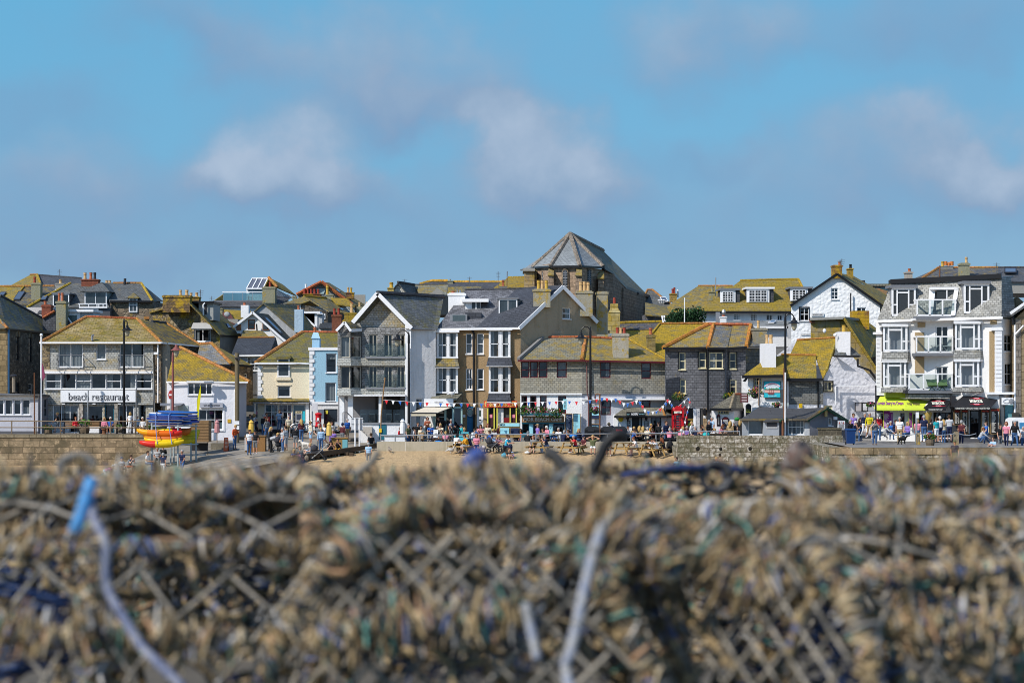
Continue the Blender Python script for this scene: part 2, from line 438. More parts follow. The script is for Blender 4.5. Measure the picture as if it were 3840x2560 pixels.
  s.lr=m.out('roof',mat,s.o)
  g=M()
  if ends[0]=='g':g.poly([D,A,V((A.x,C0.y,C0.z))if abs(C0.x-A.x)<.8 else C0])
  if ends[1]=='g':g.poly([B,E,C1])
  if g.f:g.out('gable',wallmat,s.o)
  if ridge:s.ridge([(C0,C1)],ridge)
  if hipt:
   e=[]
   if ends[0]=='h':e.append((A+sl,C0))
   if ends[1]=='h':e.append((B+sl,C1))
   s.ridge(e,hipt,nm='hip_tile')
  if gut:M().bar(A+sl+V((0,-.05,-.06)),B+sl+V((0,-.05,-.06)),.11,.13).out('gutter',gut,s.o)
  return s.lr
 def ridge(s,segs,mat,r=.13,nm='ridge_tile'):
  for(p,q)in segs:
   m=M();p=p if isinstance(p,V)else s.P(p);q=q if isinstance(q,V)else s.P(q)
   n=max(1,int((q-p).length/.5))
   for k in range(n):
    a,b=p.lerp(q,k/n),p.lerp(q,(k+.97)/n);m.tube(a,b,r*(1 if k%2 else.94),6)
   m.out(nm,mat,s.lr or s.o)
 def line(s,nm,segs,mat,w=.12,h=None,par=None):
  m=M()
  for(p,q)in segs:m.bar(s.P(p),s.P(q),w,h or w)
  return m.out(nm,mat,par or s.o)
 def pipe(s,nm,pts,mat,r=.05,n=6):
  return M().path([s.P(p)for p in pts],r,n).out(nm,mat,s.o)
 def box(s,nm,x0,y0,x1,y1,dY,d,mat,par=None):
  return M().bp(x0,y0,x1,y1,s.Y+dY,d).out(nm,mat,par or s.o)
 def poly(s,nm,polys,mat,t=.06,par=None):
  m=M()
  for p in polys:m.slab([s.P(q)for q in p],t)
  return m.out(nm,mat,par or s.o)
 def chimney(s,x0,x1,yt,yb,dY,d,mat,pots=(),cap=True,nm='chimney'):
  Y=s.Y+dY;a,b=W(x0,yt,Y),W(x1,yb,Y);m=M();w=b.x-a.x;hh=min(.22,(a.z-b.z)*.15)
  m.box(a.x,b.x,Y,Y+d,b.z,a.z-(hh if cap else 0))
  if cap:m.box(a.x-.06,b.x+.06,Y-.06,Y+d+.06,a.z-hh,a.z-hh*.25);m.box(a.x+.04,b.x-.04,Y+.04,Y+d-.04,a.z-hh*.25,a.z)
  o=m.out(nm,mat,s.o);k=0
  for(p0,p1,py,pm)in pots:
   Yc=Y+d/2+(k%2)*.02;k+=1
   c=W((p0+p1)/2,yt,Yc);r=(p1-p0)/2/F*Yc;h=Zp(py,Yc)-a.z
   c.z=a.z-.02
   M().lathe(c,[(r*1.05,0),(r*.95,h*.25),(r*.85,h*.55),(r*.85,h*.68),(r*1.08,h*.72),(r*1.08,h*.8),(r*.88,h*.82),(r*.9,h*.93),(r*1.05,h*.94),(r*1.05,h),(r*.7,h),(r*.7,h*.9)],10).out('chimney_pot',pm,o)
  return o
 def dormer(s,x0,y0,x1,y1,dY,d,nx,ny,fr='w',side=LEAD,roofmat=LEAD,cur=0,pitched=None,over=.1,nm='dormer'):
  """box dormer: window front, cheeks, roof"""
  Y=s.Y+dY;a,b=W(x0,y0,Y),W(x1,y1,Y);m=M()
  m.box(a.x+.03,b.x-.03,Y+.05,Y+d,b.z-.05,a.z)
  o=m.out(nm,side,s.o)
  f=M();fw=.09
  f.box(a.x,a.x+fw,Y,Y+.1,b.z,a.z);f.box(b.x-fw,b.x,Y,Y+.1,b.z,a.z);f.box(a.x+fw,b.x-fw,Y,Y+.1,b.z,b.z+fw);f.box(a.x+fw,b.x-fw,Y,Y+.1,a.z-fw,a.z)
  bw=.05
  for k in range(1,nx):t=a.x+(b.x-a.x)*k/nx;f.box(t-bw/2,t+bw/2,Y+.01,Y+.09,b.z+fw,a.z-fw)
  for k in range(1,ny):z=b.z+(a.z-b.z)*k/ny;f.box(a.x+fw,b.x-fw,Y+.015,Y+.085,z-bw/2,z+bw/2)
  f.out('window',FR[fr],o)
  M().poly([(a.x+fw,Y+.045,b.z+fw),(b.x-fw,Y+.045,b.z+fw),(b.x-fw,Y+.045,a.z-fw),(a.x+fw,Y+.045,a.z-fw)]).out('pane',glass('dormer_glass',(.25,.28,.30),.08),o)
  if cur:
   c=M();w=b.x-a.x
   for(p,q)in(((a.x+fw,a.x+w*.3),(b.x-w*.3,b.x-fw))if cur==1 else((a.x+fw,b.x-fw),)):c.poly([(p,Y+.047,b.z+fw),(q,Y+.047,b.z+fw),(q,Y+.047,a.z-fw),(p,Y+.047,a.z-fw)])
   c.out('curtain',CURT,o)
  r=M()
  if pitched is None:r.box(a.x-over,b.x+over,Y-over,Y+d,a.z,a.z+.12)
  else:
   ap=W(pitched[0],pitched[1],Y+min(d*.6,1.2));l,q=a+V((-over,-over,0)),V((b.x+over,Y-over,a.z));bk=V((ap.x,Y+d+1.2,ap.z))
   r.slab([l,q,ap],.06);r.slab([q,q+V((0,d,0)),bk,ap],.06);r.slab([l+V((0,d,0)),l,ap,bk],.06)
  r.out('dormer_roof',roofmat,o)
  return o
 def aerial(s,px,y0,y1,dY,lean=0.,r=.025):
  Y=s.Y+dY;m=M();a,b=W(px,y1,Y),W(px+lean,y0,Y);m.tube(a,b,r,5)
  for k in range(4):z=b.z-.12-.16*k;m.bar((b.x-.28+.03*k,Y,z),(b.x+.28-.03*k,Y,z),.02)
  m.bar((b.x-.05,Y-.3,b.z-.2),(b.x-.05,Y+.3,b.z-.2),.02)
  return m.out('aerial',solid((.15,.15,.16),.5,.5),s.o)
 def skylight(s,pts,mat=DARK):
  ps=[s.P(p)for p in pts];n=(ps[1]-ps[0]).cross(ps[3]-ps[0]).normalized()
  if n.z<0:n=-n
  m=M();c=sum(ps,V((0,0,0)))/4
  m.slab([p+n*.10 for p in ps],.1);o=m.out('skylight',mat,s.o)
  M().poly([(c+(p-c)*.82)+n*.105 for p in ps]).out('pane',solid((.10,.14,.20),.08,.3),o)
cam=bpy.data.objects.new('camera',bpy.data.cameras.new('camera'));COL.objects.link(cam);SC.camera=cam
cam.location=(0,0,CZ);cam.rotation_euler=(R(90),0,0)
cam.data.sensor_width=36;cam.data.lens=F/3840*36;cam.data.shift_y=(HY-1280)/3840
cam.data.clip_start=.05;cam.data.clip_end=6000
cam.data.dof.use_dof=True;cam.data.dof.focus_distance=142;cam.data.dof.aperture_fstop=4.8;cam.data.dof.aperture_blades=9
SAZ,SEL=228,40
sl=bpy.data.lights.new('sun','SUN');so=bpy.data.objects.new('sun',sl);COL.objects.link(so)
sd=V((math.sin(R(SAZ))*math.cos(R(SEL)),math.cos(R(SAZ))*math.cos(R(SEL)),math.sin(R(SEL))))
so.rotation_euler=sd.to_track_quat('Z','Y').to_euler();so.location=(-40,-40,60)
sl.energy=3.1;sl.angle=R(.5);sl.color=(1.,.95,.87)
vs=SC.view_settings;SC.display_settings.display_device='sRGB'
vs.view_transform='Standard';vs.look='None';vs.exposure=.6;vs.gamma=1.;vs.use_curve_mapping=False
SC.cycles.use_denoising=True;SC.cycles.filter_width=.95;SC.cycles.max_bounces=6;SC.cycles.transparent_max_bounces=10
SC.cycles.caustics_reflective=False;SC.cycles.caustics_refractive=False
try:SC.cycles.denoising_prefilter='ACCURATE'
except Exception:pass
wd=bpy.data.worlds.new('World');SC.world=wd;wd.use_nodes=True
class GW(G):
 def __init__(s,w):s.m=w;s.t=w.node_tree
g=GW(wd);bgn=wd.node_tree.nodes['Background']
sky=g('TexSky',{'sky_type':'NISHITA','sun_disc':False,'sun_elevation':R(SEL),'sun_rotation':R(SAZ),'air_density':1.0,'dust_density':.3,'ozone_density':1.5})
bgn.inputs[1].default_value=.15
tc=g('TexCoord').outputs['Generated']
sx=g('SeparateXYZ',i0=tc)
az=g.math('ARCTAN2',sx.outputs[0],sx.outputs[1]);el=g.math('ARCSINE',sx.outputs[2])
base=g('CombineXYZ',i0=az,i1=el,i2=0.)
nz=g('TexNoise',Vector=base,Scale=18.,Detail=5.,Roughness=.52)
nv=g('VectorMath',{'operation':'SUBTRACT'},i0=nz.outputs['Color'],i1=(.5,.5,.5))
warp=g('VectorMath',{'operation':'MULTIPLY_ADD'},i0=nv.outputs[0],i1=(.105,.075,0),i2=base.outputs[0])
fine=g.noise(base,30.,5,.5)
blue=g.ramp(el,[(0.,(0.99,1.78,2.87)),(.05,(0.90,1.89,3.02)),(.11,(0.70,2.05,3.32)),(.19,(0.58,2.13,3.50)),(.6,(.8,2.4,5.2))])
blue=g.mix(g.ramp(el,[(.2,.92),(.6,.1)]),sky.outputs[0],blue)
cl=[(1420,210,680,280,.9,.32),(1060,600,360,240,.92,.52),(1160,720,480,150,.6,.2),(1980,565,380,210,.92,.52),(2120,690,430,150,.6,.2),(2620,130,420,220,.8,.34),(3420,640,800,230,.9,.30),(3500,470,300,130,.5,.45),(3760,640,240,160,.6,.5),(120,700,420,230,.6,.3),(60,400,420,150,.5,-.1),(720,110,420,170,.6,.05),(1750,900,2600,230,.45,.02),(520,660,420,150,.5,.2),(3560,110,760,240,.65,.08),(2600,560,340,90,.4,-.1),(400,960,420,120,.45,.25),(1720,400,520,150,.6,.12)]
dens=None;bri=None
for(px,py,ax,ay,st,br)in cl:
 a,e=math.atan((px-1920)/F),math.atan((HY-py)/F)
 d=g('VectorMath',{'operation':'SUBTRACT'},i0=warp.outputs[0],i1=(a,e,0))
 d=g('VectorMath',{'operation':'MULTIPLY'},i0=d.outputs[0],i1=(F/ax,F/ay,0))
 l=g('VectorMath',{'operation':'LENGTH'},i0=d.outputs[0]).outputs['Value']
 f=g('MapRange',{'interpolation_type':'SMOOTHSTEP'},i0=l,i1=1.4 if br<.48 else 1.3,i2=.05 if br<.48 else.28,i3=0.,i4=st).outputs[0]
 dy=g('SeparateXYZ',i0=d.outputs[0]);lit=g.math('ADD',br,g.math('MULTIPLY',dy.outputs[1],.35))
 b=g.math('MULTIPLY',f,lit)
 dens=f if dens is None else g.math('ADD',dens,f);bri=b if bri is None else g.math('ADD',bri,b)
dens=g.math('MULTIPLY',dens,g.ramp(fine,[(.25,.72),(.7,1.12)]),True)
bri=g.math('MULTIPLY',bri,g.ramp(fine,[(.3,.6),(.65,1.25)]),True)
ccol=g.ramp(bri,[(0.,(1.06,1.80,2.87)),(.3,(1.46,2.13,3.05)),(.9,(2.34,2.91,3.72))])
fin=g.mix(1.,g.mix(dens,blue,ccol),(.86,.85,.84),'MULTIPLY')
g.set(bgn.inputs[0],fin)
def lerp_tab(tab,x):
 if x<=tab[0][0]:return tab[0][1]
 for(a,b),(c,d)in zip(tab,tab[1:]):
  if x<=c:return b+(d-b)*(x-a)/(c-a)
 return tab[-1][1]
BEACH=[(14,-4.5),(20,-3.5),(100,-2.6),(126,-2.0),(133,-1.52),(136.5,-1.2),(137.5,-1.06),(139,-.88),(141,-.72)]
SLIP=[(122,-2.4),(126,-2.05),(132,-1.35),(136,-.88),(143,-.7),(152,-.2),(158,.05),(162,.1)]
TERR=[(140,-.6),(145.5,-.55),(149.5,.15),(158,.3),(175,1.5)]
def sheet(name,mat,xs,ys,zf,kind='structure',smooth=True):
 m=M();nx=len(xs)if not callable(xs)else None
 rows=[]
 for y in ys:
  X=xs(y)if callable(xs)else xs;rows.append([(x,y,zf(x,y))for x in X])
 n=len(rows[0]);vs=[p for r in rows for p in r]
 m.add(vs,[(j*n+i,j*n+i+1,(j+1)*n+i+1,(j+1)*n+i)for j in range(len(rows)-1)for i in range(n-1)])
 o=m.out(name,mat,None,smooth);tag(o,kind=kind);return o
def fr(a,b,n):return[a+(b-a)*k/n for k in range(n+1)]
gg=G('sand');p=gg.pos();n=gg.noise(p,6.,8,.7);n2=gg.noise(p,.35,5,.6)
c=gg.mix(gg.ramp(n,[(.35,0.),(.7,1.)]),(.45,.30,.15),(.66,.47,.26))
c=gg.mix(gg.ramp(n2,[(.45,0.),(.7,.5)]),c,(.50,.36,.21))
c=gg.mix(gg.ramp(gg.noise(p,2.2,3),[(.60,0.),(.68,.6)]),c,(.28,.19,.10))
gg.col(c).rough(.95);gg.bump(gg.math('ADD',n,gg.noise(p,1.6,4)),.16,1.);SAND=gg.m
gg=G('concrete_slip');p=gg.pos();n=gg.noise(p,5.,8,.7);n2=gg.noise(p,.5,6,.7)
c=gg.mix(gg.ramp(n,[(.3,0.),(.7,1.)]),(.20,.18,.155),(.32,.29,.25));c=gg.mix(gg.ramp(n2,[(.42,0.),(.62,.85)]),c,(.135,.115,.085))
c=gg.mix(gg.ramp(gg.noise(gg('Mapping',Vector=p,Scale=(.25,1.6,1.)),1.2,5),[(.56,0.),(.66,.8)]),c,(.40,.31,.20))
gg.col(c).rough(.9);gg.bump(n,.04,.8);SLIPM=gg.m
gg=G('asphalt');p=gg.pos();n=gg.noise(p,14.,6,.7);n2=gg.noise(p,.5,5,.6)
c=gg.mix(gg.ramp(n,[(.3,0.),(.7,1.)]),(.15,.145,.14),(.23,.22,.21));c=gg.mix(gg.ramp(n2,[(.45,0.),(.65,.6)]),c,(.27,.24,.20))
gg.col(c).rough(.9);gg.bump(n,.02,.5);ASPH=gg.m
def bz(x,y):return lerp_tab(BEACH,y)-1.7*min(1,max(0,(-14.5-x)/7))*(1 if y>122 else 0)+.05*math.sin(x*.7+y*.5)*(1 if y<140 else 0)
sheet('beach_sand',SAND,fr(-70,70,100),[14,20,40,70,100]+fr(110,124,7)[:-1]+fr(124,142,36)+[148,155.6],bz)
def slipx(y):
 r=-9.4 if y>=141 else-9.54-(141-y)*.72
 l=-25.7 if y>146 else-25.7-(146-y)*.35
 return fr(l,r,24)
def slz(x,y):
 z=lerp_tab(SLIP,y)
 z-=max(0,-17.6-x)*.18*min(1,max(0,(147-y)/12))
 return z
sheet('slipway',SLIPM,slipx,fr(122,155,33)+[155.2,158,162,170],slz)
sheet('promenade',ASPH,fr(-60,-25.7,10),[155.3,157,159,165,180],lambda x,y:0.)
sheet('terrace',ASPH,fr(-9.5,21.0,12),[140.35,142,144,145.5,147,149.5,153,158,175],lambda x,y:lerp_tab(TERR,y))
sheet('street',ASPH,fr(21.0,62,16),[122.95,126,130,134,138,145,160,175],lambda x,y:0. if y<145 else(y-145)*.05)
gg=G('town_ground');gg.col(gg.mix(gg.noise(gg.pos(),.6,5),(.09,.085,.075),(.17,.15,.12))).rough(.95)
sheet('hillside',gg.m,fr(-90,90,24),[161,170,180,200,225,260,320,600,2500],lambda x,y:lerp_tab([(161,-.1),(170,.7),(200,4.),(230,8.),(262,10.5),(600,12),(2500,3)],y))
OLDW=ashlar((.34,.255,.16),1.15,.46,1.,stain=.65,var=.42)
def wallbox(name,label,mat,x0,x1,Y,th,yt,zb,cap=None,cat='wall',capm=None):
 a,b=Xp(x0,Y),Xp(x1,Y);zt=Zp(yt,Y)
 o=thing(name,label,cat,(a,Y,zb))
 M().box(a,b,Y,Y+th,zb,zt-(cap or 0)).out('wall_face',mat,o)
 if cap:
  m=M();n=int((b-a)/1.3)+1
  for k in range(n):
   x=a+(b-a)*k/n;x2=a+(b-a)*(k+1)/n-.02;m.box(x,x2,Y-.06-.02*random.random(),Y+th+.02,zt-cap+.002,zt-.01*random.random())
  m.out('coping',capm or mat,o)
 return o
ha=wallbox('harbour_wall','tan block stone harbour wall under the beach restaurant railing',OLDW,-300,640,155.3,.8,1627,-4.,.28,'harbour wall',ashlar((.30,.25,.17),1.6,.6,2.))
M().box(-26.55,-25.75,149.9,155.35,-4.,-.0).out('return_wall',OLDW,ha)
CONC=render((.42,.37,.28),.5,.02,6.,(.22,.20,.12),'concrete_wall')
sw=wallbox('sea_wall','low smooth concrete sea wall behind the picnic tables on the sand',CONC,1413,2560,140.,.35,1655,-1.2)
m=M()
for px in(1521,1676,1835,1990,2150,2310,2450):a=Xp(px,140.);m.box(a-.02,a+.02,139.985,140.1,-1.15,-.16)
m.out('joint',solid((.58,.54,.46),.8),sw)
gg=G('pale_rubble');uv=gg.uv();d=gg.mix(.12,uv,gg('TexNoise',Vector=uv,Scale=3.,Detail=4.).outputs['Color'])
br=gg('TexBrick',{'offset':.4,'squash':.6,'squash_frequency':2},Vector=d,Color1=(.30,.26,.20),Color2=(.60,.56,.50),Mortar=(.22,.19,.14),Scale=1.,Mortar_Size=.02,Mortar_Smooth=.6,Brick_Width=.62,Row_Height=.27)
n=gg.noise(gg.pos(),4.5,8,.72);n2=gg.noise(gg.pos(),1.1,5,.7)
c=gg.mix(gg.ramp(n,[(.42,0.),(.56,1.)]),br,(.17,.145,.095));c=gg.mix(gg.ramp(n2,[(.46,0.),(.6,.75)]),c,(.10,.095,.05))
gg.col(c).rough(.9);gg.bump(gg.math('ADD',n,gg.math('MULTIPLY',br.outputs['Fac'],-.8)),.10,1.);PALER=gg.m
pw=wallbox('pier_wall','pale weathered rubble stone wall carrying the grey watch hut',PALER,2541,3160,134.,.9,1633,-3.)
M().box(Xp(2541,134),Xp(3160,134),134.9,140.2,-3.,-.36).out('wall_fill',PALER,pw)
m=M()
for(x,y,r)in((2617,1682,.16),(2703,1683,.13),(2813,1682,.14),(2700,1706,.11)):
 c=W(x,y,134.);m.ball((c.x,134.02,c.z),r,.05,r*1.1,10)
m.out('drain_hole',solid((.015,.013,.01),.9),pw)
m=M();c=W(3040,1605,134.3)
bw=thing('parapet_block','square mossy brown block parapet standing on the pier wall end','parapet',(c.x,134.3,.4))
m.bp(3072,1608,3156,1633,134.25,.5).out('block_course',ashlar((.10,.085,.06),.42,.24,3.,mort=2.4,stain=.3),bw)
M().bp(3068,1604,3158,1609,134.2,.6).out('coping',ashlar((.20,.17,.11),.5,.3,4.),bw)
qw=wallbox('quay_wall','long granite coped quay wall below the bakery street',PALER,3118,4300,122.95,1.0,1677,-3.2,.42,'quay wall',ashlar((.36,.275,.17),1.9,.9,6.))
M().box(Xp(3118,122.95),Xp(3118,122.95)+.9,123.95,135.,-3.,-.02).out('return_wall',PALER,qw)
tk=thing('timber_kerb','dark weathered timber beam edging the slipway beside the sand','timber kerb',(-12,137,-1))
m=M()
pts=[(1060,1722,133.),(1105,1714,133.9),(1190,1700,135.9),(1260,1690,137.5),(1330,1680,139.),(1413,1668,140.9)]
for a,b in zip(pts,pts[1:]):m.bar(W(*a)+V((0,0,-.05)),W(*b)+V((0,0,-.05)),.32,.30)
m.out('beam',TIMD,tk)
m=M()
for(x,y,Y)in((1105,1722,133.9),(1190,1712,135.9),(1300,1695,138.2),(1318,1697,138.)):c=W(x,y,Y);m.box(c.x-.14,c.x+.14,c.y-.25,c.y+.25,c.z-.5,c.z+.02)
m.out('post',TIMD,tk)
CH=stone((.20,.155,.10),2.2,3.,(.13,.11,.085),.25)
h=H('stone_chapel','dark rubble stone chapel with two lancet windows at the left edge','chapel',166.,20,1622)
h.wall(-120,28,1622,1230,ashlar((.30,.215,.11),.8,.4,9.,stain=.25))
h.wall(28,192,1622,1231,stone((.12,.10,.075),2.6,3.,(.05,.045,.04)),0,11.5,yt1=1246,wins=[(60,1262,73,1352,1,3,'d'),(107,1266,120,1360,1,3,'d'),(58,1432,74,1480,1,2,'d'),(107,1437,121,1484,1,2,'w')])
m=M()
for x,y in((66,1262),(113,1266)):
 t,z=h.loc(x,y);m.path([h.P3(t+.35*math.cos(a),z+.5*math.sin(a),-.02)for a in fr(0,math.pi,8)],.07,5)
m.out('lancet_arch',ashlar((.26,.2,.13)),h.o)
SL1=slate((.135,.13,.115),.40,.34,.2,1.)
h.roof([[(28,1232,-.3),(200,1249,11.8),(232,1233,14.),(0,1108,5.),(-60,1108,2)],[(28,1232,-.3),(-150,1232,-.3),(-60,1108,4.)]],SL1)
h.ridge([((28,1230,-.3),(-35,1165,2.))],ORNT,nm='hip_tile');h.ridge([((0,1107,5.),(232,1232,14.))],DRKT,.12)
h.line('gutter',[((20,1233,-.5),(200,1250,11.6))],BLACK,.14);h.pipe('drainpipe',[(33,1236,-.1),(33,1615,-.1)],solid((.03,.09,.18),.5),.09)
h.box('rear_wall',-120,1240,30,1620,11.8,.2,CH)
WG=render((.47,.47,.52),.12);WH=render((.78,.78,.79),.15)
h=H('kiosk','low flat roofed white kiosk with four windows behind the railing','kiosk',157.6,70,1626)
h.wall(-60,143,1626,1478,WG,back=3.6,wins=[(-38,1497,-14,1555,1,1),(-13,1497,14,1555,1,1),(18,1497,47,1555,1,1),(51,1497,79,1555,1,1),(83,1497,113,1555,1,1,'w',6)])
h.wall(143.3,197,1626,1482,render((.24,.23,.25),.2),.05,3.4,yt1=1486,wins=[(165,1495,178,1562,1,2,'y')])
h.box('fascia',-60,1481,143,1496,-.1,.1,WHITE)
h.poly('roof',[[(-70,1479,-.4),(148,1477,-.4),(204,1482,3.8),(-70,1470,4.2)]],slate((.07,.07,.07),.12,2.,2.,4.),.14)
h.box('plinth',-60,1616,143,1626,-.06,.06,solid((.10,.10,.11),.8))
h.pipe('flue',[(51,1470,2.),(51,1412,2.)],solid((.30,.24,.17),.5,.4),.13,8);M().lathe(h.P((51,1412,2.)),[(.12,0),(.3,.05),(.3,.12),(.05,.2)]).out('cowl',DARK,h.o)
h.box('camera_box',126,1484,138,1492,-.35,.3,DARK)
MOSS=slate((.26,.20,.10),.60,.44,.30,2.,.4,mort=.12,grn=.35,lc=((.34,.22,.015),(.07,.06,.006)))
HUNG1=hung((.33,.33,.31),.34,1.)
h=H('beach_restaurant','slate hung beach restaurant with mossy hipped roof and long white sign','restaurant',160.,365,1623)
h.wall(163,574,1622,1284,HUNG1,back=9.5,wins=[(219,1286,311,1376,2,1,'w'),(361,1286,398,1347,1,1,'w',2),(448,1286,541,1376,2,1,'w',6),(170,1400,229,1458,1,2),(229,1400,285,1458,1,1),(285,1400,342,1458,1,2),(342,1400,398,1458,1,1),(398,1400,454,1458,1,2),(454,1400,510,1458,1,1),(510,1400,569,1458,1,2),(198,1518,294,1622,3,1,'w'),(330,1520,386,1600,1,1,'g'),(392,1518,428,1622,1,1,'t'),(444,1518,503,1600,2,1,'w'),(520,1516,549,1618,1,1,'g')])
h.box('corner_stone',155,1286,186,1390,-.06,.06,stone((.24,.18,.10),2.2,5.));h.box('corner_stone',567,1286,604,1510,.12,.2,stone((.20,.15,.10),2.4,6.))
h.box('string_course',163,1384,575,1400,-.22,.22,render((.55,.47,.36),.3));h.box('string_course',166,1391,573,1400,-.3,.12,WH)
h.box('sill_board',165,1457,572,1461,-.2,.25,WHITE)
for a,b in((296,311),(428,442)):h.box('pier',a,1514,b,1622,-.25,.3,ashlar((.40,.36,.31),.3,.3,4.))
h.box('lintel',163,1511,574,1517,-.18,.2,HUNG1);h.box('stall_riser',163,1582,260,1622,-.1,.1,hung((.55,.55,.54),0.,2.));h.box('stall_riser',330,1600,392,1622,-.08,.1,WH);h.box('stall_riser',443,1600,520,1622,-.08,.1,WH)
sg=h.box('sign',227,1463,508,1507,-.34,.3,solid((.80,.81,.83),.4))
textpx('beach restaurant',sg,solid((.05,.05,.06),.5),259,1473,484,1501,159.66,bold=.006);textpx('beach restaurant',sg,solid((.33,.34,.36),.5),257,1472,482,1500,159.66,depth=.05)  # dark offset copy of the letters paints their shadow on the board
for x in(237,352,447):h.box('spotlight',x-5,1512,x+6,1516,-.4,.2,WHITE)
h.roof([[(152,1284,-.35),(604,1284,-.35),(513,1195,4.),(325,1188,4.)],[(152,1284,-.35),(325,1188,4.),(159,1284,9.)]],MOSS,.16)
h.roof([[(604,1283,-.35),(755,1297,8.),(622,1211,9.),(570,1204,6.8),(513,1195,4.)]],slate((.05,.055,.065),.62,.3,.2,3.),name='side_roof')
h.ridge([((325,1187,4.),(513,1194,4.))],REDT);h.ridge([((152,1283,-.4),(325,1187,4.)),((513,1194,4.),(604,1283,-.4)),((622,1211,9.),(755,1296,8.))],ORNT,.14,'hip_tile');h.ridge([((570,1204,6.8),(622,1211,9.))],DRKT)
h.line('gutter',[((148,1285,-.5),(606,1285,-.5)),((606,1285,-.5),(753,1299,7.8))],WHITE,.13);h.pipe('drainpipe',[(592,1290,-.25),(592,1510,-.25)],WHITE,.06)
h.wall(604,752,1560,1290,stone((.19,.145,.10),2.2,7.),.15,8.,yt1=1299,name='side_wall');h.box('flue',605,1283,628,1560,.4,1.2,render((.30,.27,.22),.5))
for(a,b)in((214,312),(443,541)):
 m=M()
 for q in(1331,1384):m.bar(h.P((a,q,-.75)),h.P((b,q,-.75)),.05)
 for x in(a,(a+b)/2,b):m.bar(h.P((x,1331,-.75)),h.P((x,1384,-.75)),.045)
 for x in(a,b):m.bar(h.P((x,1331,-.75)),h.P((x,1331,.0)),.04);m.bar(h.P((x,1384,-.75)),h.P((x,1384,.0)),.04);m.path([h.P((x,1340,-.75)),h.P((x+6,1362,-.6)),h.P((x+3,1384,-.3))],.025,4)
 m.out('balconet',solid((.20,.20,.21),.4,.6),h.o)
h.pipe('roof_vent',[(346,1277,-.1),(346,1258,-.1),(350,1256,-.3)],solid((.22,.23,.26),.5),.09)
h.box('security_camera',576,1320,592,1329,-.5,.4,WHITE)
GAL=render((.60,.60,.64),.10,.05,3.)
h=H('gallery','small white gallery shop with yellow lichened roof behind the kayak rack','shop',150.,790,1635)
h.wall(626,701,1650,1430,GAL,.5,.0,back=.1);
h.wall(701,893,1650,1431,render((.66,.66,.70),.10,.05,3.),0,.0,wins=[(704,1435,796,1480,4,1,'w',5),(744,1535,836,1611,3,2,'w')])
h.wall(893,924,1650,1432,render((.50,.50,.55),.10),0,2.2,yt1=1433)
h.poly('rear_wall',[[(626,1430,6.5),(640,1640,6.5),(920,1640,6.5),(924,1432,6.5)]],GAL)
m=M()
for a in((700,1428,800,1433),(735,1526,845,1534),(735,1611,842,1617)):m.bp(*a,149.93,.07)
for a in((836,1534,842,1611),(738,1534,743,1611)):m.bp(*a,149.94,.06)
m.out('surround',WHITE,h.o)
h.box('plinth',890,1638,930,1652,-.05,1.,BLACK)
sg=h.box('sign',750,1510,835,1528,-.25,.2,solid((.36,.37,.42),.5));textpx('WHISTLEFISH',sg,DARK,763,1516,824,1523,149.74,bold=.01)
h.box('notice',853,1571,866,1585,-.05,.05,solid((.50,.30,.02),.5))
GR=slate((.085,.088,.08),.72,.25,.14,6.)
h.roof([[(626,1431,.2),(936,1431,-.3),(675,1302,4.),(655,1300,4.5)],[(936,1431,-.3),(930,1428,7.),(675,1302,4.)],[(626,1431,.2),(655,1300,4.5),(626,1430,7.)],[(626,1430,7.),(655,1300,4.5),(675,1302,4.),(930,1428,7.)]],GR)
h.ridge([((675,1302,4.),(937,1431,-.3))],ORNT,.15,'hip_tile');h.line('gutter',[((624,1432,.1),(700,1432,-.35)),((700,1432,-.35),(930,1433,-.35))],WHITE,.11)
h.pipe('drainpipe',[(886,1436,-.05),(880,1470,-.05),(880,1640,-.05)],WHITE,.05)
h.poly('awning_roof',[[(600,1519,-1.1),(676,1519,-1.1),(690,1511,.1),(600,1511,.1)]],LEAD,.05);h.box('side_door',668,1520,705,1560,-.05,.05,solid((.35,.42,.42),.4))
for k,(x0,y0,x1,y1,c)in enumerate(((782,1582,800,1608,(.5,.6,.6)),(818,1582,836,1608,(.45,.6,.62)),(748,1586,776,1608,(.35,.42,.45)),(784,1542,800,1552,(.35,.1,.25)),(806,1568,826,1578,(.5,.12,.2)))):h.box('picture',x0,y0,x1,y1,.22,.03,flat(c))
CRM=render((.76,.66,.48),.08,.05,12.,(.5,.42,.3))
h=H('post_office','cream rendered post office with white quoins and packed shop window','shop',158.,1060,1616)
h.wall(966,1162,1618,1362,CRM,back=9.,wins=[(1040,1347+16,1086,1412,1,1),(1041,1446,1089,1488,1,1),(994,1515,1042,1601,2,3,'w'),(1044,1515,1094,1601,3,3,'w'),(1097,1515,1145,1601,1,1,'w')])
m=M()
m2=M()
for k in range(9):m.bp(966,1368+k*14,984-(k%2)*6,1381+k*14,157.93,.07);m2.bp(1160-(k%2)*-4,1368+k*14,1180-(k%2)*8,1381+k*14,157.9,.1)
m.out('quoin',WHITE,h.o);m2.out('quoin',WHITE,h.o)
h.box('window_surround',1036,1441,1093,1446,-.05,.05,CRM);h.box('sill',1034,1414,1090,1425,-.16,.16,CRM)
POR=slate((.10,.10,.085),.70,.26,.15,8.,lc=((.27,.20,.02),(.15,.14,.02)))
h.roof([[(958,1360,-.3),(1276,1360,-.3),(1276,1247,5.),(1135,1245,5.)],[(958,1360,-.3),(1135,1245,5.),(966,1360,10.)],[(966,1360,10.),(1135,1245,5.),(1276,1247,5.),(1270,1360,10.)]],POR)
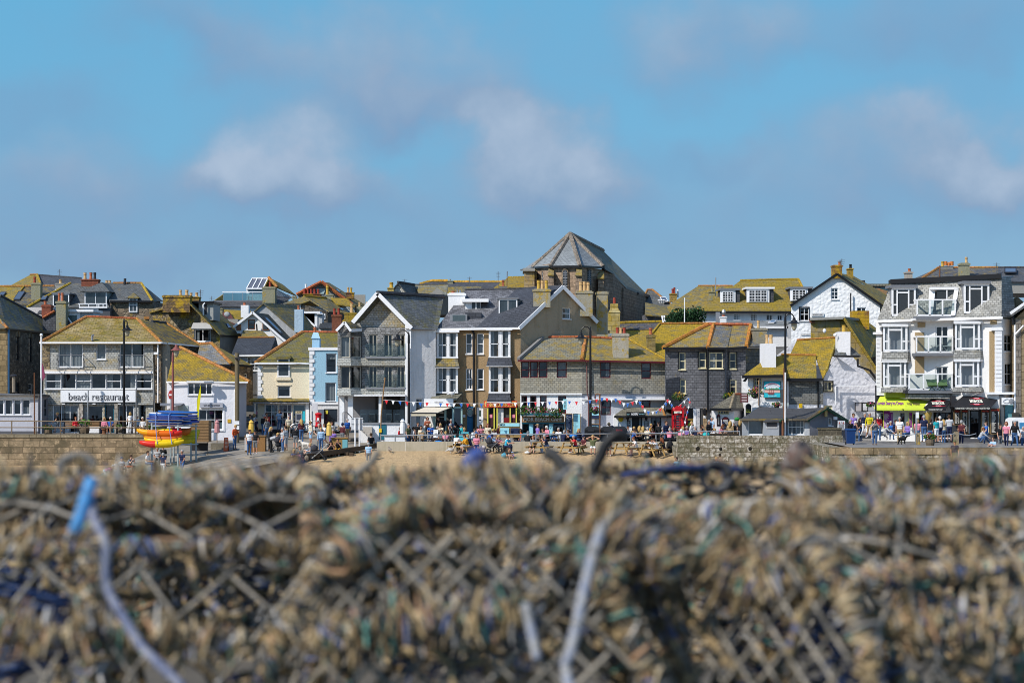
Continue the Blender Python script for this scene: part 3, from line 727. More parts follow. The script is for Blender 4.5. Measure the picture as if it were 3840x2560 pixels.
h.ridge([((1135,1244,5.),(1276,1246,5.))],REDT);h.ridge([((957,1360,-.35),(1135,1244,5.))],ORNT,.16,'hip_tile');h.line('gutter',[((955,1362,-.45),(1160,1362,-.45))],WHITE,.13)
h.dormer(1040,1343,1086,1412,-.12,3.,1,1,'w',POR,POR,4,pitched=None)
h.poly('dormer_roof',[[(1034,1343,-.3),(1086,1343,-.3),(1096,1318,2.6),(1046,1320,2.6)]],POR)
h.poly('canopy',[[(932,1502,-.6),(1166,1502,-.6),(1166,1493,.1),(944,1493,.1)]],slate((.07,.07,.04),.6,.4,.3,2.),.08)
fs=h.box('fascia',950,1500,1166,1513,-.5,.5,solid((.38,.37,.38),.6));textpx('The Wharf   Post Office',fs,DARK,1018,1503,1116,1511,157.49,shear=.15,bold=.012)
h.box('stall_riser',990,1601,1150,1608,-.1,.1,WHITE);h.box('plinth',960,1608,1150,1618,-.08,.1,DARK);h.box('pilaster',1146,1513,1170,1612,-.12,.2,WHITE);h.box('pilaster',952,1513,958,1615,-.12,.2,WHITE)
h.box('pilaster',992,1513,996,1601,-.12,.1,WHITE)
rnd=random.Random(3);cs=[flat(c)for c in((.6,.6,.62),(.10,.35,.42),(.5,.08,.12),(.55,.4,.1),(.12,.14,.3),(.7,.5,.5),(.25,.5,.55),(.5,.2,.3),(.03,.03,.04))]
for(x0,x1,y0,y1,n)in((997,1038,1518,1599,26),(1048,1092,1518,1599,26),(1100,1106,1518,1599,6),(960,990,1520,1598,18)):
 for k in range(n):
  x=rnd.uniform(x0,x1-8);y=rnd.uniform(y0,y1-10);w=rnd.uniform(5,12);h.box('goods',x,y,min(x1,x+w),min(y1,y+rnd.uniform(6,14)),.115+rnd.random()*.05,.02,rnd.choice(cs))
h.box('poster',997,1517,1028,1537,.112,.01,flat((.35,.55,.68)));h.box('poster',1047,1517,1092,1537,.112,.01,flat((.16,.02,.05)));h.box('poster',1098,1517,1142,1550,.112,.01,flat((.42,.55,.55)))
am=h.box('cash_machine',1108,1541,1133,1590,-.06,.1,solid((.30,.31,.33),.5));h.box('screen',1112,1553,1129,1573,-.08,.02,solid((.05,.06,.09),.2),par=am);h.box('header',1108,1541,1133,1549,-.09,.03,solid((.55,.47,.3),.5),par=am)
textpx('ATM',am,DARK,1113,1542,1128,1548,157.9);h.box('side_panel',1134,1541,1144,1600,-.05,.1,solid((.03,.4,.5),.5),par=am)
BLU=render((.30,.50,.63),.08,.03,12.)
h=H('blue_house','narrow pale blue house with white quoins and dark garage door','house',157.,1215,1608)
h.wall(1160,1272,1508,1303,BLU,back=8.,wins=[(1222,1324,1262,1397,1,1,'w'),(1220,1434,1260,1506,1,1,'w')])
h.wall(1163,1272,1612,1508,render((.72,.72,.73),.15),back=6.,wins=[(1214,1533,1266,1612,1,1,'d')],name='ground_floor');h.box('garage_door',1216,1535,1264,1611,.1,.03,solid((.035,.037,.045),.6));h.box('notice',1221,1538,1230,1551,.05,.03,solid((.6,.5,.05),.5))
h.box('parapet',1156,1302,1276,1313,-.1,.5,WHITE);h.box('string_course',1163,1506,1272,1516,-.1,.1,WHITE)
m=M()
for k in range(13):m.bp(1160,1316+k*15,1179-(k%2)*7,1330+k*15,156.93,.07)
m.out('quoin',WHITE,h.o)
bl=render((.33,.52,.66),.15);ck=h.chimney(1170,1198,1268,1302,1.,1.,bl,[],False)
h.poly('chimney_shoulder',[[(1167,1268,.9),(1200,1268,.9),(1193,1246,1.3),(1175,1246,1.3)],[(1167,1268,2.1),(1200,1268,2.1),(1193,1246,1.7),(1175,1246,1.7)],[(1200,1268,.9),(1200,1268,2.1),(1193,1246,1.7),(1193,1246,1.3)],[(1167,1268,.9),(1167,1268,2.1),(1175,1246,1.7),(1175,1246,1.3)]],bl,.05,ck)
M().lathe(h.P((1181,1248,1.5)),[(.12,0),(.10,.3),(.13,.33),(.12,.45)]).out('chimney_pot',TERRA,ck)
h.pipe('drainpipe',[(1160,1500,-.2),(1160,1605,-.2)],DARK,.04)
h.box('sign',1169,1511,1191,1541,-.5,.1,solid((.62,.62,.66),.5))
HG=hung((.34,.34,.33),.45,3.);HG2=ashlar((.30,.30,.30),.35,.13,7.,'slate_walling',.35,.25,.5);SK=hung((.36,.36,.33),.2,4.,.26,.13)
WR=render((.66,.645,.64),.40,.04,5.,(.25,.23,.2))
h=H('slate_gable_house','tall modern slate clad house with white bargeboards and glass balustrades','house',148.,1400,1655)
h.wall(1345,1520,1484,1228,HG2,wins=[(1383,1254,1415,1336,2,1,'g',6),(1440,1254,1472,1336,2,1,'g',6),(1488,1254,1518,1336,2,1,'g',6),(1383,1372,1415,1453,2,1,'g'),(1440,1372,1472,1453,2,1,'g'),(1488,1372,1518,1453,2,1,'g')])
h.wall(1330,1540,1240,1226,HG,.35,apex=(1416,1112),yt1=1236,name='gable')
h.wall(1268,1314,1484,1236,HG2,-.9,-.9,apex=(1291,1209),wins=[(1277,1260,1313,1340,1,1,'g',2),(1277,1372,1312,1456,1,1,'g')],name='bay')
h.wall(1314,1358,1484,1236,ashlar((.15,.15,.15),.35,.11,8.),-.9,.0,wins=[(1318,1260,1356,1340,1,1,'g'),(1318,1372,1356,1456,1,1,'g')],name='bay')  # right bay face in darker walling, its shade put into the colour
h.wall(1266,1268,1484,1236,HG2,.6,-.9,name='bay')
h.poly('bay_roof',[[(1258,1241,-1.2),(1291,1206,-.9),(1342,1206,1.),(1325,1238,1.)],[(1291,1206,-1.2),(1316,1240,-1.2),(1362,1238,.2),(1340,1206,1.)]],slate((.10,.10,.09),.5,seed=9.),.06)
h.line('bargeboard',[((1261,1240,-1.25),(1291,1208,-1.25)),((1291,1208,-1.25),(1316,1241,-1.25))],WHITE,.06,.18);h.line('fascia',[((1316,1239,-1.2),(1358,1237,.05))],WHITE,.05,.22)
h.box('skirt',1345,1342,1520,1371,-.25,.25,SK);h.box('skirt',1345,1456,1520,1482,-.25,.25,SK)
for a,b in((1342,1371),(1456,1481)):h.poly('bay_skirt',[[(1266,a,-.95),(1314,a,-.95),(1316,b,-1.2),(1262,b,-1.2)],[(1314,a,-.95),(1358,a,0),(1360,b,-.25),(1316,b,-1.2)]],SK,.05)
h.box('ledge',1372,1337,1520,1343,-.4,.4,GREY);h.box('ledge',1372,1452,1520,1458,-.4,.4,GREY)
m=M();m.bp(1368,1288,1520,1338,147.62,.02);m.out('glass_balustrade',GLASSG,h.o);m=M();m.bp(1368,1403,1520,1453,147.62,.02);m.out('glass_balustrade',GLASSG,h.o)
h.box('pilaster',1519,1228,1541,1658,-.35,.6,WHITE)
h.wall(1541,1634,1658,1229,WR,.0,.8,yt1=1232,name='side_wall',wins=[(1559,1492,1586,1600,1,1,'w')])
RF=slate((.105,.11,.112),.42,.3,.2,10.,lc=((.20,.17,.03),(.12,.12,.03)))
h.roof([[(1541,1232,-.45),(1642,1234,.9),(1664,1113,6.2),(1415,1099,-.45)],[(1325,1208,-.45),(1415,1099,-.45),(1664,1113,6.2),(1560,1200,9.2)]],RF)
h.poly('rear_wall',[[(1345,1228,9.),(1345,1600,9.),(1640,1600,9.),(1640,1236,9.),(1560,1120,9.1)]],WR)
h.ridge([((1415,1097,-.5),(1664,1112,6.2))],DRKT,.17);h.line('bargeboard',[((1322,1209,-.5),(1415,1100,-.5)),((1415,1100,-.5),(1543,1231,-.5))],WHITE,.08,.3)
h.box('soffit_return',1519,1218,1543,1232,-.5,.5,WHITE);h.line('eaves_board',[((1541,1231,-.45),(1640,1235,.8))],GREY,.08)
h.box('porch_ceiling',1266,1480,1520,1485,-.95,4.,WH);h.box('porch_back',1268,1484,1520,1600,3.,.1,render((.25,.25,.27),.2));h.box('opening',1408,1484,1420,1590,2.8,.2,ROOM);h.box('opening',1448,1484,1498,1590,2.8,.2,ROOM)
for x0,x1 in((1273,1291),(1304,1323),(1420,1430)):h.box('column',x0,1484,x1,1600,-.5,.45,WHITE)
h.box('plinth_wall',1345,1588,1519,1660,-.5,.4,WH);h.box('plinth_wall',1268,1596,1345,1612,-.3,3.,stone((.30,.22,.14),2.4,8.));h.box('sill',1345,1584,1519,1590,-.6,.5,GREY)
dr=h.box('cellar_door',1421,1592,1449,1648,-.54,.05,TEAL);M().bp(1350,1535,1516,1585,147.6,.02).out('glass_balustrade',GLASSG,h.o)
h.line('handrail',[((1286,1546,-.6),(1302,1546,-.6)),((1302,1546,-.6),(1320,1565,-.6)),((1286,1546,-.6),(1286,1600,-.6))],DARK,.05)
for k in range(5):x=1362+k*32;m=M();c=W(x,1578,149.);m.lathe(c+V((0,0,-.1)),[(.2,0),(.22,.05),(.22,.1)],8);m.tube(c+V((-.2,.2,0)),c+V((-.2,.2,.55)),.02,4);m.tube(c+V((.2,.2,0)),c+V((.2,.2,.55)),.02,4);m.bar(c+V((-.2,.2,.5)),c+V((.2,.2,.5)),.06);m.tube(c+V((0,0,-.6)),c,.03,5);m.out('cafe_seat',STEEL,h.o)
m=M()
for k in range(6):m.bp(1330+k*9+20,1600+k*9,1395,1610+k*9,147.3-k*.35,.6)
m.out('steps',render((.42,.38,.33),.3),h.o)
h.box('notice',1421,1606,1431,1621,-.62,.03,solid((.65,.42,.02),.5))
h.pipe('drainpipe',[(1533,1300,-.5),(1533,1640,-.5)],BLACK,.06)
BR=render((.33,.225,.12),.30,.05,14.,(.12,.085,.05),'pebbledash');BRG=render((.36,.29,.20),.5,.04,9.,(.20,.15,.08),'weathered_render',.12)
h=H('brown_house','three storey brown pebbledash house with white bays and dark slate roof','house',150.,1790,1625)
h.wall(1633,1952,1640,1234,BR,.0,-.5,yt1=1232,wins=[(1747,1250,1771,1327,1,2,'w',6),(1789,1250,1814,1327,1,2,'w',2),(1747,1382,1771,1460,2,2,'w'),(1789,1382,1814,1460,1,2,'w',1),(1752,1523,1775,1620,1,1,'t'),(1788,1526,1812,1605,1,1,'w')])
h.wall(1952,2238,1640,1232,BRG,-.5,4.,apex=(2112,1078),yt1=1208,wins=[(2109,1154,2140,1196,1,2,'w')],name='gable_wall')
h.box('rear_wall',1640,1210,2236,1600,11.,.3,BRG);h.poly('party_wall',[[(1633,1234,0),(1640,1600,0),(1640,1600,11.),(1640,1230,11.),(1745,1090,5.5)]],BRG)
RD=slate((.05,.054,.066),.0,.5,.25,11.,.18);RL=slate((.12,.12,.13),.0,.3,.2,12.,.6)
h.roof([[(1632,1236,-.35),(1782,1232,-.5),(1936,1084,5.),(1745,1087,5.2)]],RL);h.roof([[(1782,1231,-.52),(1952,1229,-.85),(2112,1072,1.9),(1936,1083,5.)]],RD,name='roof')
h.roof([[(2112,1072,1.9),(2242,1206,3.8),(2230,1206,12.),(1745,1200,12.),(1745,1087,5.2),(1936,1084,5.)]],RD,name='roof')
h.ridge([((1745,1086,5.2),(1936,1083,5.)),((1936,1083,5.),(2112,1072,2.1))],DRKT,.1)
h.line('bargeboard',[((1947,1232,-.95),(2112,1075,1.75)),((2112,1075,1.75),(2241,1209,3.6))],WHITE,.08,.28);h.line('gutter',[((1630,1235,-.5),(1950,1231,-1.))],WHITE,.12,.16)
SC1=render((.30,.28,.22),.5,.05,8.,(.2,.15,.03),'mossy_render',.62)
h.chimney(2000,2064,1083,1152,.6,1.1,SC1,[(2013,2026,1050,YELC),(2027,2039,1050,BUFF),(2042,2055,1050,YELC)])
h.chimney(2162,2222,1090,1185,2.9,1.2,SC1,[(2171,2185,1056,BUFF),(2185,2198,1055,BUFF),(2199,2212,1057,BUFF)]);h.chimney(2238,2279,1092,1265,4.,1.2,SC1,[])
h.chimney(1681,1744,1098,1172,3.0,1.2,WHITE,[(1692,1706,1090,TERRA),(1712,1718,1086,STEEL),(1722,1729,1086,STEEL)])
for(x0,y0,x1,y1,nx,nm)in((1637,1248,1717,1340,2,1),(1833,1240,1914,1338,2,2),(1637,1379,1717,1471,2,1),(1833,1376,1914,1471,2,2)):
 Yb=149.25;a,b=W(x0,y0,Yb),W(x1,y1,Yb);m=M()
 m.box(a.x,b.x,Yb+.0,Yb+.8,a.z-.02,a.z+.14);m.box(a.x-.02,b.x+.02,Yb-.03,Yb+.8,b.z-.06,b.z+.05)
 fw=.12;mid=a.x+(b.x-a.x)*.54
 for(p,q)in((a.x,a.x+fw),(b.x-fw,b.x),(mid-fw*.8,mid+fw*.8)):m.box(p,q,Yb,Yb+.1,b.z,a.z)
 for(p,q)in((a.x+fw,mid-fw),(mid+fw,b.x-fw)):
  z=(a.z+b.z)/2;m.box(p,q,Yb+.02,Yb+.08,z-.03,z+.03)
  m.box(p,p+.04,Yb+.02,Yb+.08,b.z,a.z);m.box(q-.04,q,Yb+.02,Yb+.08,b.z,a.z)
 if nm==1:x=(a.x+fw+mid-fw)/2;m.box(x-.02,x+.02,Yb+.03,Yb+.07,b.z,a.z)
 for x in(a.x,b.x-.06):m.box(x,x+.06,Yb+.1,Yb+.8,b.z,a.z)
 o=m.out('bay_window',WHITE,h.o)
 M().poly([(a.x,Yb+.05,b.z),(b.x,Yb+.05,b.z),(b.x,Yb+.05,a.z),(a.x,Yb+.05,a.z)]).out('pane',GLASS,o)
 k=M()
 for(p,q)in((a.x+fw,a.x+fw+.28),(mid+fw+.25,b.x-fw)):k.poly([(p,Yb+.2,b.z),(q,Yb+.2,b.z),(q,Yb+.2,a.z),(p,Yb+.2,a.z)])
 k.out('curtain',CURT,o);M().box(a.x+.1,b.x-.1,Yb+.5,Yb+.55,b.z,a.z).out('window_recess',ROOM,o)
for(x0,x1,y0,y1,mt,sp)in((1629,1722,1343,1374,slate((.13,.12,.09),.5,.3,.25,3.),0),(1824,1922,1341,1369,RD,0),(1826,1917,1473,1503,RD,0)):
 h.poly('bay_roof',[[(x0,y1,-1.25),(x1,y1,-1.25),(x1-7,y0,-.7),(x0+7,y0,-.7)]],mt,.06);h.box('cornice',x0,y1,x1,y1+5,-1.2,.6,WHITE)
for(x0,x1,y)in((1628,1722,1242),(1823,1921,1234)):h.box('cornice',x0,y-5,x1,y+4,-1.,.9,WHITE)
for(x0,x1)in((1741,1776),(1783,1818)):
 for y in(1328,1462):h.box('sill',x0,y,x1,y+6,-.25,.2,BR)
h.pipe('drainpipe',[(1768,1234,-.5),(1777,1250,-.45),(1777,1640,-.45)],BLACK,.09)
h.dormer(1870,1121,1940,1186,.9,3.2,2,1,'w',WHITE,LEAD,1);h.poly('dormer_glass',[[(1942,1125,1.),(1995,1125,3.6),(1942,1172,1.)]],solid((.10,.13,.14),.2,.2),.04)
dm=h.box('balcony_dormer',1745,1132,1802,1172,2.4,2.,WHITE);h.box('dormer_roof',1732,1120,1832,1132,2.0,2.6,WHITE,dm);h.box('window',1770,1134,1800,1170,2.36,.05,solid((.06,.07,.08),.1),dm);h.box('frame',1783,1134,1787,1170,2.33,.05,WHITE,dm)
h.box('balcony_front',1688,1178,1752,1204,.7,.1,GREY);M().bp(1697,1181,1744,1203,150.65,.03).out('glass_balustrade',GLASSG,h.o);h.box('balcony_cheek',1745,1172,1805,1200,.9,1.6,RD)
sg=h.box('shop_sign',1590,1495,1700,1524,-2.,.12,WHITE);textpx('THE SLIPWAY',sg,DARK,1629,1505,1661,1511,147.97,bold=.008)
h.poly('lean_to_roof',[[(1612,1497,-2.),(1712,1497,-2.),(1735,1472,-.3),(1630,1472,-.3)],[(1712,1508,-2.),(1735,1472,-.3),(1735,1508,-.3)]],slate((.17,.16,.12),.15,.4,.3,13.),.08)
h.box('shop_wall',1546,1524,1632,1560,-.4,.2,WH)
SG=solid((.33,.48,.45),.5)
m=M()
for a in((1546,1555,1556,1625),(1625,1540,1633,1620),(1666,1526,1674,1620),(1695,1524,1703,1620),(1728,1510,1734,1618),(1633,1524,1734,1530)):m.bp(*a,148.2,.12)
m.out('shopfront_frame',SG,h.o);M().bp(1700,1530,1730,1600,148.28,.02).out('pane',GLASS,h.o);h.box('menu_panel',1553,1560,1628,1608,-1.6,.05,WH);h.box('shop_interior',1633,1528,1732,1622,-.6,.05,ROOM);h.box('counter',1630,1595,1700,1625,-1.4,.4,TIMB)
h.box('shelf',1634,1545,1665,1548,-.9,.3,STEEL);h.box('shelf',1634,1562,1665,1565,-.9,.3,STEEL)
h.poly('awning',[[(1540,1547,-3.4),(1636,1548,-3.4),(1692,1526,-1.9),(1594,1526,-1.9)]],solid((.62,.55,.44),.8),.04);h.box('awning_valance',1542,1550,1635,1559,-3.42,.03,solid((.66,.58,.42),.8));h.box('awning_bar',1538,1546,1638,1550,-3.45,.1,DARK)
ic=h.box('shop_sign',1815,1503,1938,1527,-1.15,.12,solid((.62,.05,.015),.5));M().bp(1818,1506,1935,1524,148.83,.05).out('sign_face',solid((.85,.50,.12),.5),ic)
textpx('ICE CREAM MILKSHAKES',ic,flat((.35,.02,.02)),1822,1508,1932,1522,148.82,bold=.015)
YL=solid((.74,.66,.10),.5)
m=M()
for x in(1827,1851,1862,1911,1934):m.bp(x,1528,x+4,1612,148.9,.12)
m.bp(1827,1608,1858,1614,148.9,.12);m.out('shopfront_frame',YL,h.o)
h.box('shop_interior',1831,1528,1934,1615,-.7,.1,ROOM);h.box('red_counter',1890,1566,1911,1612,-.8,.3,solid((.18,.01,.015),.5));h.box('white_panel',1866,1530,1888,1612,-.85,.1,WH)
for x in(1833,1918):h.box('poster',x,1550,x+15,1600,-.95,.03,flat((.05,.015,.02)));h.box('poster_art',x+2,1554,x+13,1566,-.97,.02,flat((.75,.25,.35)))
M().bp(1831,1528,1851,1608,149.1,.02).out('pane',GLASS,h.o)
bd=h.box('blue_door',1752,1524,1774,1620,-.2,.05,solid((.015,.14,.30),.4));c=W(1763,1545,149.75);M().lathe(c,[(.001,0),(.001,.001)],3).out('latch',STEEL,bd)
m=M();m.path([c+V((.24*math.cos(a),-.03,.30*math.sin(a)))for a in fr(0,2*math.pi,20)],.045,6);m.out('porthole',STEEL,bd);m=M();m.ball(c,.22,.03,.27,14);m.out('porthole_glass',solid((.25,.33,.3),.2),bd)
wdr=h.box('white_door',1788,1527,1812,1605,-.2,.05,WHITE);h.box('door_glass',1797,1537,1803,1560,-.22,.03,solid((.04,.07,.05),.2),wdr);h.box('letter_plate',1796,1572,1804,1576,-.23,.03,DARK,wdr)
h.box('name_plate',1735,1554,1745,1564,-.25,.03,WHITE)
HC=hung((.31,.29,.235),.24,5.,.3,.165)
h=H('beach_cafe','slate hung corner cafe with maroon windows and brown sign under flowers','cafe',147.,2060,1635)
h.wall(1951,2182,1476,1350,HC,wins=[(1954,1356,1985,1416,1,2,'m'),(1988,1356,2017,1416,1,2,'m'),(2020,1356,2053,1416,1,2,'m'),(2088,1356,2125,1416,1,2,'m',2)])
h.wall(2182,2503,1476,1351,hung((.245,.235,.20),.2,6.,.3,.165),0,.8,yt1=1354,wins=[(2251,1357,2290,1417,1,2,'m'),(2405,1360,2441,1420,1,2,'m',5)])
h.wall(1951,2182,1640,1474,render((.80,.80,.80),.12),.12,wins=[(1955,1484,1977,1545,1,1,'m'),(1988,1484,2012,1545,1,1,'m'),(2025,1484,2050,1545,1,1,'m'),(2093,1484,2123,1550,1,1,'m'),(1958,1586,1984,1625,1,1,'t'),(2000,1586,2058,1625,2,1,'t'),(2075,1586,2116,1625,1,1,'t')],name='ground_floor')
h.wall(2182,2503,1640,1474,render((.50,.51,.56),.15),.12,.95,wins=[(2254,1498,2291,1556,1,2,'m'),(2406,1500,2440,1527,1,1,'m')],name='ground_floor')
h.poly('rear_wall',[[(1951,1351,9.),(1951,1600,9.),(2503,1600,9.),(2503,1352,9.)],[(2503,1354,.8),(2503,1640,.8),(2503,1600,9.),(2503,1352,9.)]],HC)
h.box('string_course',2182,1494,2503,1499,-.0,.9,WHITE);h.box('string_course',1951,1474,2183,1480,-.05,.2,WHITE)
RC=slate((.18,.175,.14),.45,.26,.16,14.);RC2=slate((.15,.145,.11),.66,.26,.16,15.)
h.roof([[(1945,1350,-.4),(2184,1350,-.4),(2196,1265,4.2),(2040,1266,4.2)]],RC);h.roof([[(2184,1350,-.4),(2512,1357,.4),(2362,1274,4.6),(2196,1265,4.2)],[(2512,1357,.4),(2505,1352,9.),(2362,1274,4.6)],[(1951,1351,9.),(2040,1266,4.2),(2362,1274,4.6),(2505,1352,9.)]],RC2,name='roof')
h.ridge([((2040,1264,4.2),(2196,1263,4.2)),((2196,1263,4.2),(2362,1272,4.6))],REDT,.12);h.ridge([((2196,1264,4.1),(2183,1348,-.45))],ORNT,.17,'hip_tile');h.ridge([((2362,1273,4.5),(2513,1357,.3))],LICT,.08,'hip_tile')
h.line('verge_coping',[((1944,1348,-.45),(2042,1262,4.2))],solid((.22,.21,.20),.8),.22,.3);h.line('gutter',[((1942,1352,-.55),(2184,1352,-.55)),((2184,1352,-.55),(2514,1359,.25))],MAROON,.12)
SCC=render((.36,.33,.27),.6,.05,8.,(.24,.18,.05),'mossy_render',.40);h.chimney(2299,2357,1249,1342,.6,1.2,SCC,[(2309,2321,1227,REDC),(2322,2334,1227,BUFF),(2335,2347,1227,REDC)])
h.pipe('drainpipe',[(2200,1354,-.3),(2202,1474,-.3),(2207,1490,-.3),(2207,1600,-.3)],solid((.14,.06,.055),.6),.05);h.aerial(2096,1240,1264,4.2)
sg=h.box('sign',1957,1559,2116,1583,-.5,.2,wood((.36,.19,.09)));textpx('MOR BEACH CAFE',sg,solid((.75,.70,.60),.5),1963,1564,2106,1578,146.49,bold=.02)
h.box('lintel',1957,1582,2118,1588,-.45,.5,TEAL);h.box('stall_riser',1957,1624,2118,1640,-.1,.3,TEAL)
for x0,x1 in((1985,1998),(2059,2072)):h.box('menu_panel',x0,1588,x1,1632,-.3,.1,PALEB)
h.box('counter_header',2076,1588,2116,1596,-.2,.05,NAVY)
for(x0,x1,mt,tl)in((2119,2147,NAVY,(.45,.5,.6)),(2149,2177,PALEB,(.10,.2,.25))):
 o=h.box('menu_board',x0,1550,x1,1634,-.25,.08,TIMY);h.box('board_face',x0+2,1552,x1-2,1632,-.27,.03,mt,o);m=M()
 for k in range(20):y=1558+k*3.6;m.bp(x0+4,y,x0+4+rnd.uniform(6,18),y+1.3,146.72,.01)
 m.out('lettering',flat(tl),o)
hs=h.box('hanging_sign',2111,1496,2127,1535,-1.0,.08,PALEB);text('MOR',hs,'lettering',DARK,W(2122.5,1528,145.98),.50,.16,u=(0,0,1),nrm=(0,-1,0))
for(y0,y1,m1)in((1518,1571,PALEB),(1588,1616,NAVY)):o=h.box('wall_sign',2214,y0,2249,y1,-.1,.06,TIMY);h.box('sign_face',2216,y0+2,2247,y1-2,-.12,.03,m1,o)
h.box('wave_band',2216,1557,2247,1569,-.135,.02,NAVY,o);textpx('MOR CAFE',o,PALEB,2220,1595,2244,1601,146.86)
h=H('servery','low white bar servery with stone slate roof and black sign','bar',144.6,2400,1632)
h.wall(2308,2400,1640,1556,render((.80,.80,.80),.1),back=4.,wins=[(2370,1562,2400,1640,1,1,'k')]);h.wall(2400,2500,1640,1556,render((.78,.78,.79),.1),wins=[(2401,1562,2409,1640,1,1,'k'),(2440,1563,2480,1640,2,1,'k')],back=4.)
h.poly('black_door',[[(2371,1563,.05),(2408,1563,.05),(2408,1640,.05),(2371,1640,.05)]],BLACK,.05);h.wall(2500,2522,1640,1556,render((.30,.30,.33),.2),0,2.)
h.roof([[(2303,1560,-.4),(2502,1560,-.4),(2470,1527,2.2),(2345,1527,2.2)],[(2502,1560,-.4),(2525,1557,2.2),(2470,1527,2.2)],[(2303,1560,-.4),(2345,1527,2.2),(2310,1550,4.4)],[(2310,1550,4.4),(2345,1527,2.2),(2470,1527,2.2),(2520,1550,4.4)]],slate((.17,.155,.115),.05,.35,.22,16.,.6))
h.ridge([((2482,1528,2.),(2494,1560,-.4))],ORNT,.09,'hip_tile');h.line('gutter',[((2303,1562,-.5),(2502,1562,-.5)),((2502,1562,-.5),(2525,1560,2.))],BLACK,.14)
sg=h.box('sign',2349,1544,2421,1561,-.7,.08,BLACK);textpx('HUERS',sg,WHITE,2367,1548,2394,1556,143.89,shear=.25,bold=.02);textpx('bar',sg,PALEB,2351,1550,2361,1555,143.89);textpx('servery',sg,PALEB,2397,1550,2417,1556,143.89)
c=W(2328,1571,144.5);M().ball(c,.18,.05,.19,14).out('round_badge',solid((.72,.48,.01),.4),h.o)
for(a)in((2351,1577,2364,1597),(2415,1578,2432,1610)):o=h.box('chalk_board',*a,-.05,.05,BLACK);m=M();[m.bp(a[0]+2,a[1]+3+k*3,a[2]-2-(k%3),a[1]+4.2+k*3,144.53,.01)for k in range(int((a[3]-a[1]-4)/3))];m.out('lettering',WH,o)
for x in(2354,2423):M().lathe(W(x,1572,144.4),[(.03,-.1),(.09,0),(.11,.2),(.02,.3)],6).out('lantern',BLACK,h.o)
HP=hung((.125,.125,.135),.03,7.,.32,.19);HPD=hung((.075,.078,.088),.0,8.,.32,.19)
h=H('slate_house','dark slate hung pub building with cream sash windows and golden hipped roof','pub',146.5,2640,1620)
h.wall(2497,2652,1530,1306,HP,wins=[(2546,1322,2571,1386,1,2,'c',4),(2620,1320,2647,1380,1,2,'c'),(2550,1421,2572,1475,1,2,'c')])
h.wall(2655,2717,1535,1306,HPD,-.5,wins=[(2660,1321,2711,1382,2,2,'c')],back=.7,name='bay')
h.wall(2717,2796,1530,1306,HP,0,wins=[(2735,1322,2762,1383,1,2,'c'),(2736,1422,2762,1476,1,2,'c',5)])
h.box('corner_board',2651,1306,2657,1545,-.55,.2,BLACK)
for(a,b,c,d)in((2543,1319,2547,1388),(2543,1386,2573,1390),(2616,1318,2621,1382),(2647,1318,2651,1382),(2732,1318,2736,1385),(2761,1318,2765,1385),(2732,1383,2765,1387),(2546,1418,2551,1478),(2733,1418,2737,1480)):h.box('window_trim',a,b,c,d,-.05,.08,BLACK)
h.box('bay_trim',2655,1382,2716,1387,-.56,.1,BLACK);h.box('bay_trim',2655,1306,2717,1320,-.55,.1,BLACK)
h.poly('lower_wing',[[(2497,1422,-.9),(2549,1412,-.2),(2549,1535,-.2),(2497,1535,-.9)]],HPD,.1)
h.box('ground_wall',2600,1528,2800,1632,.15,.2,render((.46,.46,.48),.2));h.box('white_pier',2600,1532,2609,1632,-.1,.3,WHITE);h.box('rough_pier',2609,1532,2624,1632,-.05,.3,render((.5,.5,.52),.2,.12,5.));h.box('doorway',2580,1530,2600,1632,.1,.1,BLACK);h.box('doorway',2626,1530,2636,1632,.05,.2,ROOM);h.box('stone_pier',2637,1530,2652,1632,-.05,.3,ashlar((.34,.24,.14),.5,.35,5.))
h.box('yellow_rail',2579,1571,2600,1574,.0,.1,YELC);m=M();m.lathe(W(2642,1552,146.2),[(.05,-.12),(.13,0),(.17,.3),(.04,.42)],6);m.out('lantern',BLACK,h.o);h.box('notice',2638,1558,2649,1567,-.1,.03,WH)
h.poly('rear_wall',[[(2497,1306,9.),(2497,1600,9.),(2796,1600,9.),(2796,1306,9.)],[(2796,1306,0),(2796,1600,0),(2796,1600,9.),(2796,1306,9.)],[(2497,1306,0),(2497,1600,0),(2497,1600,9.),(2497,1306,9.)]],HPD)
RY=slate((.14,.14,.12),.74,.3,.2,17.);RG=slate((.11,.115,.12),.42,.3,.2,18.)
h.roof([[(2489,1304,-.3),(2652,1302,-.3),(2676,1218,4.2),(2655,1217,4.4)],[(2489,1304,-.3),(2655,1217,4.4),(2492,1300,9.)]],RY)
h.roof([[(2652,1302,-.8),(2728,1304,-.8),(2745,1224,3.8),(2676,1218,4.2)]],RG,name='roof');h.roof([[(2728,1304,-.6),(2799,1299,-.3),(2816,1219,4.),(2745,1222,4.)]],slate((.13,.13,.125),.55,.3,.2,19.),name='roof')
h.roof([[(2799,1299,-.3),(2862,1296,.6),(2850,1240,5.),(2816,1219,4.)],[(2862,1296,.6),(2850,1240,5.),(2816,1219,4.),(2655,1217,4.4),(2492,1300,9.),(2870,1296,9.)]],RG,name='roof')
h.ridge([((2655,1216,4.3),(2676,1216,4.2)),((2676,1216,4.2),(2816,1217,4.))],REDT,.15);h.ridge([((2487,1303,-.4),(2655,1216,4.3)),((2676,1217,4.1),(2655,1302,-.7)),((2816,1218,3.9),(2799,1299,-.4))],slate((.45,.17,.035),.45,.3,.4,4.,.3,'ridge_tile',.5,((.50,.30,.03),(.36,.16,.02))),.17,'hip_tile')
h.line('gutter',[((2486,1306,-.45),(2652,1304,-.45)),((2652,1305,-.95),(2728,1307,-.95)),((2728,1306,-.7),(2800,1302,-.45))],BLACK,.15)
